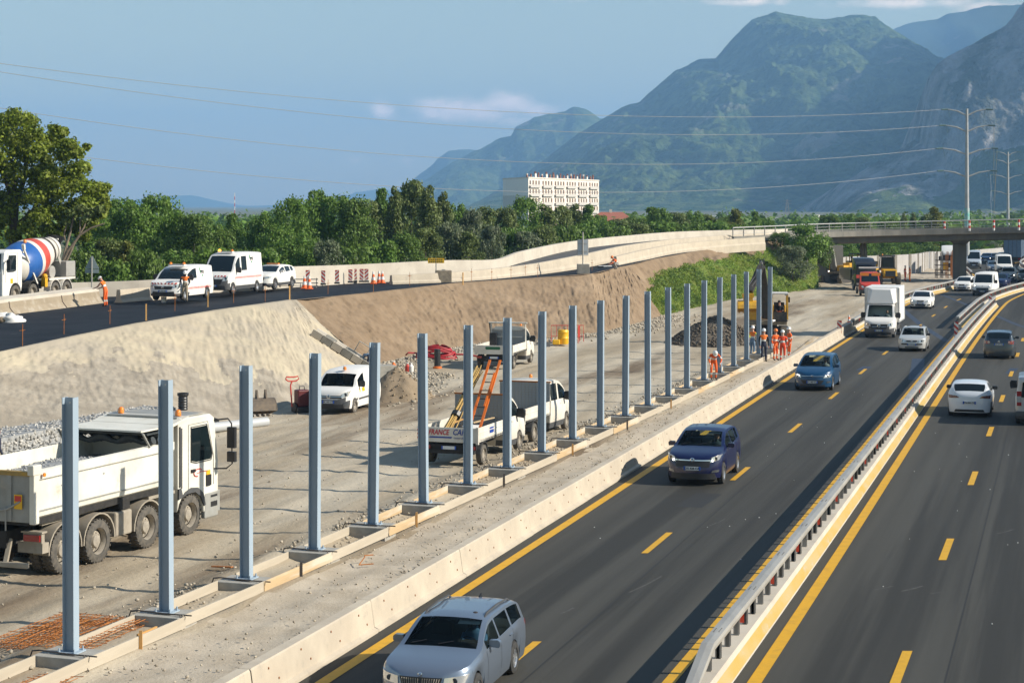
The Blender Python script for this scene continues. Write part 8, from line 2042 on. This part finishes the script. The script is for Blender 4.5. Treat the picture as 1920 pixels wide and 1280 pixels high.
def cone(p, label, s=1.0):
    t = thing("traffic_cone", label, "cone", p, 0, "traffic cones on the works"); t.scale = (s,)*3
    mb = MB(); mb.box(-.2,.2,-.2,.2,0,.045); mb.build("base", M_CONEO, t, bevel=.02)
    mb = MB()
    for k in range(4): mb.lathe([PROF[k], PROF[k+1]], n=14, mi=k % 2)
    mb.build("cone_body", [M_CONEO, M_WHP], t, smooth=50)
for (px, py, lab) in ((571,540,"orange cone left of the striped panel near the white off-roader"),(580,541,"orange cone right beside the first striped panel"),(700,531,"orange cone standing alone on the ramp"),(711,530,"left cone of the pair on the ramp"),(717,530,"right cone of the pair on the ramp")):
    cone(at(px, py+1, 3.40), lab, 1.15)
cone(at(1592,607,0), "red cone standing behind the rail near the red and white panel", .9)
def panel(p, label, hd=math.pi, h=.95, w=.25, s=1, z0=.12):
    t = thing("striped_panel", label, "road panel", p, hd, "red and white striped panels")
    mb = MB(); mb.box(-.18,.18,-.1,.1,0,z0*.9); mb.build("base", M_BLK, t)
    mb = MB(); mb.box(-w/2,w/2,-.014,.014,z0,z0+h); mb.build("panel", M_WHP, t)
    n = 4; st = h/3.0
    for k in range(n):
        mb = MB(); a = z0+(k-.5)*st; e = min(w*.9, st*1.2)/1.4; C_ = lambda q: min(max(q, z0), z0+h)
        mb.raw([(x, y, z) for y in (-.018,.018) for x, z in ((-w/2,C_(a+(e*1.4 if s < 0 else 0))),(w/2,C_(a+(e*1.4 if s > 0 else 0))),(w/2,C_(a+(e*1.4 if s > 0 else 0)+st*.5)),(-w/2,C_(a+(e*1.4 if s < 0 else 0)+st*.5)))], [(0,1,2,3),(7,6,5,4),(0,4,5,1),(1,5,6,2),(2,6,7,3),(3,7,4,0)]); mb.build("stripe", M_REDP, t)
    return t
PN = [(577,507,536),(606,508,534),(632,507,532),(657,506,530),(665,505,529),(678,505,529),(687,505,529),(700,504,527),(718,504,526),(722,504,526),(729,505,526),(741,503,517),(747,503,517),(760,502,515),(777,500,515),(792,500,515),(807,499,513),(815,499,511),(831,498,507),(848,497,509)]
for i, (px, y0, y1) in enumerate(PN):
    zb = 3.45; p = at(px, y1, zb); h = (y1-y0)/FPX*p.y
    panel((p.x, p.y, zb), f"red and white striped panel before the ramp wall, {ORD[i]} from the left", h=h*.9, w=.28 if px not in (741,747) else .36, s=1 if i % 2 else -1)
t = panel(at(1574,634,0), "red and white panel at the end of the concrete barrier blocks", h=1.05, w=.30, hd=ROAD+math.pi)
t = panel(at(1793,640,0), "red and white panel at the start of the second median barrier", h=1.15, w=.26, hd=ROAD+math.pi)
t = panel(at(1857,580,0), "red and white panel at the end of the first median barrier", h=1.2, w=.28, hd=ROAD+math.pi)
for i, (px, py) in enumerate(((1773,429),(1820,427.5),(1866,426),(1913,424))):
    p = atY(px, py, [216,214,212.5,211.5][i]); t = thing("bollard", f"small red and white bollard on the bridge, {ORD[i]} from the left", "bollard", (p.x, p.y+.6, interp([(x.x, x.z) for x in bl], p.x)+.02), 0, "red and white bollards on the bridge")
    for k in range(4): mb = MB(); mb.cyl((0,0,.3*k),(0,0,.3*k+.3),.13,n=8); mb.build("band", M_REDP if k % 2 else M_WHP, t)
# yellow sign, concrete block, sign seen from behind, triangle sign
p = at(816,529,3.44); t = thing("yellow_sign", "yellow works sign on a pole behind the brown concrete block", "sign", (p.x, p.y+1.5, 3.40))
k = p.y/FPX; mb = MB(); mb.cyl((0,0,0),(0,0,45*k),.04,n=6); mb.build("pole", M_GALV, t); mb = MB(); mb.box(-15.5*k,15.5*k,-.03,.0,35.5*k,45*k); mb.build("sign_board", M_YSIGN, t)
mb = MB(); 
for r_ in range(2):
    for q in range(7): mb.box((-13+q*3.8)*k,(-10.6+q*3.8)*k,-.036,-.03,(37+r_*4)*k,(39.2+r_*4)*k)
mb.build("sign_lettering", mat("sign_ink", (.10,.08,.02), rough=.6), t)["kind"] = "stuff"
p = at(831,529,3.44); t = thing("concrete_block", "brown stained concrete ballast block on the ramp edge", "block", (p.x, p.y+.5, 3.40), .1)
mb = MB(); mb.box(-.55,.55,-.5,.5,0,.85); mb.build("block", M_MUDD, t, bevel=.03); mb = MB(); mb.box(-.12,.12,-.12,.12,.85,.92); mb.build("socket", M_GREYD, t)
p = at(800,529,3.44); t = thing("concrete_block", "small grey concrete wedge left of the brown block", "block", (p.x, p.y+.5, 3.40)); mb = MB(); mb.prism([(-.28,0),(.3,0),(.3,.45),(-.0,.42)], -.3, .3, 'y'); mb.build("block", M_CONCG, t, bevel=.02); mb = MB(); mb.cyl((.15,0,.44),(.15,0,.5),.05,n=6); mb.build("lifting_eye", M_GREYD, t)
p = at(1091,513,3.6); k = p.y/FPX; t = thing("road_sign", "back of a large pale sign on a pole with grey concrete foot", "sign", (p.x+.1, p.y+.6, 3.58))
mb = MB(); mb.box(-11*k,12*k,-.5,.5,0,18*k); mb.build("concrete_foot", M_CONCG, t, bevel=.02); mb = MB(); mb.cyl((0,0,18*k),(0,0,78*k),.05,n=8); mb.build("pole", M_GALV, t)
mb = MB(); mb.box(-9.5*k,9.5*k,.06,.09,35*k,64*k); mb.build("sign_board", mat("sign_back", (.42,.47,.52), rough=.5, metal=.2), t)
mb = MB(); mb.box(-8.5*k,8.5*k,.03,.06,41*k,42*k); mb.box(-8.5*k,8.5*k,.03,.06,56*k,57*k); mb.tube([(-10*k,.09,34*k),(-10*k,.09,65*k),(10*k,.09,65*k),(10*k,.09,34*k),(-10*k,.09,34*k)], .02, 4); mb.build("sign_bracket", M_GALV, t)
p = atY(172,528,116); t = thing("triangle_sign", "back of a grey triangular road sign with plate below, left of the leaning worker", "sign", (p.x, p.y, 3.2)); z = p.z-3.2; k = 116/FPX
mb = MB(); mb.cyl((0,0,0),(0,0,z+46*k),.045,n=8); mb.build("pole", M_GALV, t); M_SB = mat("sign_grey", (.28,.34,.34), rough=.5, metal=.2)
mb = MB(); mb.prism([(-13.5*k,z+24*k),(13.5*k,z+24*k),(1.5*k,z+48*k),(-1.5*k,z+48*k)], .05, .08, 'y'); mb.build("triangle", M_SB, t); mb = MB(); mb.box(-13*k,13*k,.05,.08,z+16*k,z+23*k); mb.build("plate", M_SB, t)
p = at(1237,462,4.1); t = thing("small_sign", "small dark square sign on two legs by the upper parapet", "sign", (p.x, p.y, 4.1)); k = p.y/FPX
mb = MB(); mb.box(-3*k,3*k,-.02,.02,13*k,22*k); mb.build("sign_board", M_TRIM, t); mb = MB(); mb.cyl((-3*k,0,0),(-3*k,0,14*k),.03,n=5); mb.cyl((3*k,0,0),(3*k,0,14*k),.03,n=5); mb.box(-7*k,7*k,-.2,.2,0,.12); mb.build("stand", M_GALVD, t)
p = at(307,567,3.22); t = thing("bucket", "white mortar bucket on the asphalt in front of the first patrol van", "bucket", p); mb = MB(); mb.lathe([(.13,0),(.17,.32),(.16,.32),(.12,.02)], n=16); mb.build("pail", M_WHP, t, smooth=40); mb = MB(); mb.tube([(-.165,0,.3),(-.1,-.1,.2),(.1,-.1,.2),(.165,0,.3)], .008, 4); mb.build("handle", M_GALV, t)
p = at(14,606,2.88); t = thing("sand_bag", "crumpled white bag of sand lying on the ramp at the left edge", "bag", p)
P = np.zeros((22,14,3)); U, V = np.meshgrid(np.linspace(0,2*np.pi,22), np.linspace(0,np.pi/2,14), indexing='ij'); w = 1+1.1*(fbm(np.cos(U)*2+5,np.sin(U)*2+V*2,4,3)-.5); w[-1] = w[0]
P[:,:,0] = np.cos(U)*np.cos(V)*.75*w; P[:,:,1] = np.sin(U)*np.cos(V)*.5*w; P[:,:,2] = np.sin(V)**.6*.42*w; grid_mesh("bag", P, M_WHP, t, smooth=False); mb = MB(); mb.sphere((-.2,-.35,.18), .25, 10, 6, sq=(1,.7,.7)); mb.build("sand", M_SAND, t, smooth=60)
mb = MB(); mb.box(-1.3,1.3,-.03,.03,.25,.32); mb.box(-1.3,1.3,-.03,.03,.5,.57)
for x in (-1.2,-.4,.4,1.2): mb.box(x-.03,x+.03,-.03,.03,0,.62)
mb.box(-1.3,1.3,-.03,.03,.1,.14); p = at(556,540,3.42); o = mb.build("guard_rail", M_GALV); o.location = (p.x, p.y+1.0, 3.42); tag(o, "short grey steel railing right of the white off-roader", "railing")
# tools by the crouching worker
for i, (px, py, L, lab) in enumerate(((1135,502,1.1,"white pipe lying beside the crouching worker"),(1126,503,.5,"short dark tool lying left of the crouching worker"))):
    mb = MB(); mb.tube([(-L/2,0,.10),(L/2,0,.12)], .07, 8); o = mb.build("pipe", M_WHP if i == 0 else M_BLK); o.location = at(px,py,3.66); tag(o, lab, "pipe")

# ================================================================ small things on the site
p = at(430,812,.0); mb = MB(); d = (at(500,799,0)-at(385,812,0)); mb.cyl((0,0,.19),tuple(d+Vector((0,0,.19))),.19,n=18,caps=False); mb.cyl((0,0,.19),tuple(d+Vector((0,0,.19))),.165,n=18,caps=False); o = mb.build("pipe", mat("pipe_grey", (.42,.43,.43), rough=.5), smooth=40); o.location = at(385,812,0); tag(o, "long pale grey pipe lying right of the dump truck cab", "pipe")
p = at(343,770,.92); t = thing("drain_pipe", "black corrugated pipe standing upright at the gabion wall's end", "pipe", (p.x, p.y, .95)); mb = MB(); mb.lathe([(.17+.02*(k % 2), .05*k) for k in range(13)]+[(.15,.62),(.15,.2)], n=18); mb.build("shaft", M_BLK, t)
mb = MB(); mb.lathe([(.22,.56),(.22,.66),(.17,.66)], n=18, closed=True); mb.build("collar", M_BLK, t)
p = at(490,797,0); t = thing("digging_bucket", "rusty excavator bucket standing on the ground behind the pipe", "bucket", p, .4)
prof = [(math.cos(a)*.55, .55+math.sin(a)*.55) for a in np.linspace(-.3, 3.0, 10)]; inn = [(y*.9, .55+(z-.55)*.9) for y, z in prof[::-1]]; M_BKT = mat("bucket_steel", (.10,.08,.06), (.16,.12,.08), scale=5, rough=.7)
mb = MB(); mb.prism(prof+inn, -.5, .5, 'x'); mb.prism(prof, -.52, -.48, 'x'); mb.prism(prof, .48, .52, 'x'); mb.build("shell", M_BKT, t); mb = MB()
for x in (-.18,.18): mb.prism([(-.2,1.0),(.25,1.0),(.12,1.42),(-.02,1.42)], x-.03, x+.03, 'x')
mb.build("lug", M_BKT, t)
for k in range(5): mb = MB(); mb.box(-.48+k*.22,-.40+k*.22,.42,.72,.30,.37); mb.build("tooth", M_BKT, t)
p = at(566,772,0); t = thing("trench_roller", "dark red compactor with bright red steering handle, left of the small white van", "compactor", p, .5); M_MAR = mat("maroon", (.10,.012,.012), rough=.5)
mb = MB(); mb.box(-.27,.27,-.25,.25,.25,.95); mb.build("engine_cover", M_MAR, t, bevel=.05); mb = MB(); mb.box(-.34,.34,-.4,.4,0,.25); mb.build("drum_frame", M_BLK, t, bevel=.04)
for sx in (-1,1): mb = MB(); mb.cyl((sx*.3,0,.2),(sx*.36,0,.2),.22,n=14); mb.build("side_plate", M_BLK, t)
mb = MB(); mb.tube([(-.45,0,.25),(-.5,.05,1.15),(-.42,.05,1.35)], .035, 6); mb.tube([(-.72,.05,1.42),(-.6,.05,1.33),(-.42,.05,1.32),(-.24,.05,1.33),(-.12,.05,1.42),(-.16,.05,1.52),(-.34,.05,1.5),(-.5,.05,1.5),(-.68,.05,1.52),(-.72,.05,1.42)], .03, 6); mb.build("handle", M_REDP, t)
mb = MB(); mb.tube([(-.12,0,.95),(-.1,0,1.1),(.1,0,1.1),(.12,0,.95)], .02, 5); mb.build("lifting_loop", M_BLK, t)
# gutter on the slope
A_, B_ = at(588,623,1.95), at(700,692,.02); t = thing("concrete_gutter", "pale concrete drainage gutter running down between the two slopes", "gutter", A_)
d = (B_-A_); s = Vector((d.y,-d.x,0)).normalized(); up = s.cross(d).normalized(); up = up if up.z > 0 else -up
for k in range(6):
    a, b = d*(k/6+.004), d*((k+1)/6-.004); mb = MB(); mb.loft([[q+s*x+up*z for x, z in ((-.42,-.15),(.42,-.15),(.42,.24),(.33,.24),(.2,.06),(-.2,.06),(-.33,.24),(-.42,.24))] for q in (a, b)]); mb.build("gutter_unit", M_CONCG if k % 2 else M_CONCW, t)
mb = MB(); mb.tube([d*.62+up*.25-s*.3, d*.62+up*.85-s*.3, d*.80+up*.85-s*.3, d*.80+up*.25-s*.3], .03, 5); mb.build("hand_bar", M_GALV, t)
mb = MB(); mb.box(-.6,.6,-.5,.5,0,.75); o = mb.build("manhole_box", M_CONCG, bevel=.02); o.location = at(716,712,0); o.rotation_euler = (0,0,.4); tag(o, "grey concrete chamber half hidden behind the sand heap", "chamber")
# red hoses
p = at(818,672,0); t = thing("hose_coil", "coil of red plastic conduit lying at the foot of the brown slope", "hose", p); M_HOSE = mat("conduit_red", (.36,.018,.022), (.30,.015,.02), scale=4, rough=.5)
for k in range(9):
    a0 = RNG.uniform(0,6); pts = [(1.15*math.cos(a+a0)*(1-.04*k)+RNG.normal()*.03, .75*math.sin(a+a0)*(1-.04*k), .08+.07*k+.10*math.sin(a*2+k)) for a in np.linspace(0, 6.1, 26)]; mb = MB(); mb.tube(pts, .05, 6); mb.build("loop", M_HOSE, t, smooth=60)
mb = MB(); mb.tube([(-1.0,0,.3),(-1.6,-.2,.35),(-1.75,.1,.2)], .05, 6); mb.tube([(.9,0,.25),(1.9,.2,.2),(2.6,.25,.05)], .05, 6); mb.build("loose_end", M_HOSE, t, smooth=60)
p = at(820,691,0); t = thing("bollard", "black bollard tube on an orange base before the red hoses", "bollard", p); mb = MB(); mb.cyl((0,0,.08),(0,0,1.05),.17,n=16); mb.build("tube", M_BLK, t, smooth=40); mb = MB(); mb.lathe([(.24,0),(.24,.10),(.17,.14),(.001,.14)], n=16); mb.build("base", M_ORANGE, t, smooth=40)
for px, py, m, lab in ((764,697,M_REDP,"red canister on the stones behind the sand heap"),(771,697,M_WHP,"white canister beside the red one behind the sand heap"),(738,694,M_ORANGE,"orange and white bottle at the chamber behind the sand heap")):
    t = thing("canister", lab, "canister", at(px,py,0)); mb = MB(); mb.lathe([(.12,0),(.13,.03),(.13,.30),(.06,.38),(.05,.44),(.001,.44)], n=12); mb.build("can", m, t, smooth=40); mb = MB(); mb.cyl((0,0,.44),(0,0,.49),.06,n=10); mb.build("cap", M_WHP, t)
# yellow barrels and barrier fence
p = at(1056,645,0); t = thing("barrel", "yellow plastic barrel by the red barrier fence", "barrel", p); mb = MB(); mb.lathe([(.30,0),(.34,.06),(.34,.35),(.36,.38),(.34,.41),(.34,.75),(.36,.78),(.30,.92),(.001,.92)], n=18); mb.build("drum", M_STKY, t, smooth=40); mb = MB(); mb.cyl((.12,0,.92),(.12,0,.96),.07,n=8); mb.build("lid", M_BLK, t)
p = at(1043,646,0); t = thing("jerrycan", "small yellow jerrycan beside the barrel", "jerrycan", p); mb = MB(); mb.box(-.24,.24,-.15,.15,0,.32); mb.build("can", M_STKY, t, bevel=.06); mb = MB(); mb.tube([(-.12,0,.32),(-.1,0,.40),(.1,0,.40),(.12,0,.32)], .02, 5); mb.build("handle", M_STKY, t)
p = at(1040,643,0); t = thing("barrier_fence", "red tubular safety barriers around the yellow barrel", "fence", p)
for (x0,y0,x1,y1) in ((-.2,1.2,1.9,1.3),(1.5,.0,1.65,1.6)):
    mb = MB(); mb.tube([(x0,y0,0),(x0,y0,1.05),(x1,y1,1.05),(x1,y1,0)], .028, 6); mb.tube([(x0,y0,.35),(x1,y1,.35)], .02, 5); mb.build("frame", M_REDP, t)
    for k in range(1,6): mb = MB(); mb.tube([(lerp(x0,x1,k/6),lerp(y0,y1,k/6),.35),(lerp(x0,x1,k/6),lerp(y0,y1,k/6),1.05)], .014, 4); mb.build("bar", M_REDP, t)
for px, lab in ((1024,"long-handled orange shovel leaning by the barrier fence"),(1028,"second shovel with pale handle by the barrier fence")):
    t = thing("shovel", lab, "shovel", at(px,650,0), .3); mb = MB(); mb.tube([(0,0,.2),(-.25,.2,1.5)], .025, 6); mb.build("handle", M_ORANGE if px == 1024 else M_WOOD, t); mb = MB(); mb.box(-.13,.13,-.02,.02,0,.3); mb.build("blade", M_REDP if px == 1024 else M_TRIM, t)
# rebar cage by the pier, plank and stones by the barrier
p = at(1771,521,0); t = thing("rebar_cage", "tall rusty cage of reinforcement and formwork left of the bridge pier", "rebar cage", p)
for i in range(4):
    for j in range(3): mb = MB(); mb.bar((-1.0+i*.65,-.6+j*.6,0),(-1.0+i*.65,-.6+j*.6,2.7+RNG.random()*.7),.07); mb.build("bar", M_STEELD if i < 2 else M_REBAR, t)
for z in (.3,.9,1.5,2.1): mb = MB(); mb.box(-1.05,1.0,-.65,-.6,z,z+.08); mb.box(-1.05,1.0,.6,.65,z,z+.08); mb.box(-1.05,-1.0,-.65,.65,z,z+.08); mb.box(.95,1.0,-.65,.65,z,z+.08); mb.build("ring", M_STEELD, t)
mb = MB(); mb.box(.55,.85,-.72,-.64,.3,2.6); mb.build("form_panel", mat("form_orange", (.35,.13,.04), rough=.8), t)
board("plank", at(1466,672,.05)+Vector((.6,.6,0)), at(1530,634,.05), .3, .05, M_WOOD, "planks lying behind the group of workers by the barrier", None, .08)
mb = MB(); mb.box(-2.2,2.2,-.02,.02,.0,.55); o = mb.build("plastic_fence", M_CONEO); p = at(1268,796,0); o.scale = (.28,1,.3); o.location = p; o.rotation_euler = (0,0,ROAD+math.pi/2); tag(o, "strip of orange safety netting behind the concrete barrier", "netting")
mb = MB(); mb.tube([(0,0,.02),(.12,.3,.16),(.1,.42,.17),(.30,.62,.15)], .014, 5); mb.tube([(0,0,.02),(.35,.1,.03)], .014, 5); o = mb.build("bent_rod", M_REBAR); o.location = at(673,1060,.03); tag(o, "bent rusty rod lying on the dirt verge behind the barrier", "scrap metal")
def f6(rg):
    Y = rg.uniform(36, 90); return refx(Y)+(rg.uniform(-7.5, -2) if rg.random() < .5 else rg.uniform(.4, 6)), Y, .006, 1
o = scatter(45, f6, .006, .018, "grit", "small pale grit lying on the carriageways", M_WHP, 26)
# far hedge of woods closing the valley floor
rg = np.random.default_rng(12); cl = []
for i in range(620):
    Y = rg.uniform(330, 900); px = rg.uniform(-150, 2050); hh = rg.uniform(3, 7.2)
    x = (px-960)/FPX*Y
    if refx(Y)-20 < x < refx(Y)+16: continue
    cl.append((x, Y, hh*.5, hh*.55)); cl.append((x+rg.normal()*3, Y, hh*.25, hh*.5))
o = crown_obj("woods", leaves(cl, 46, 1.5, rg, shell=.5), L_DARK); tag(o, "far woods covering the valley floor", "woods", kind="stuff")
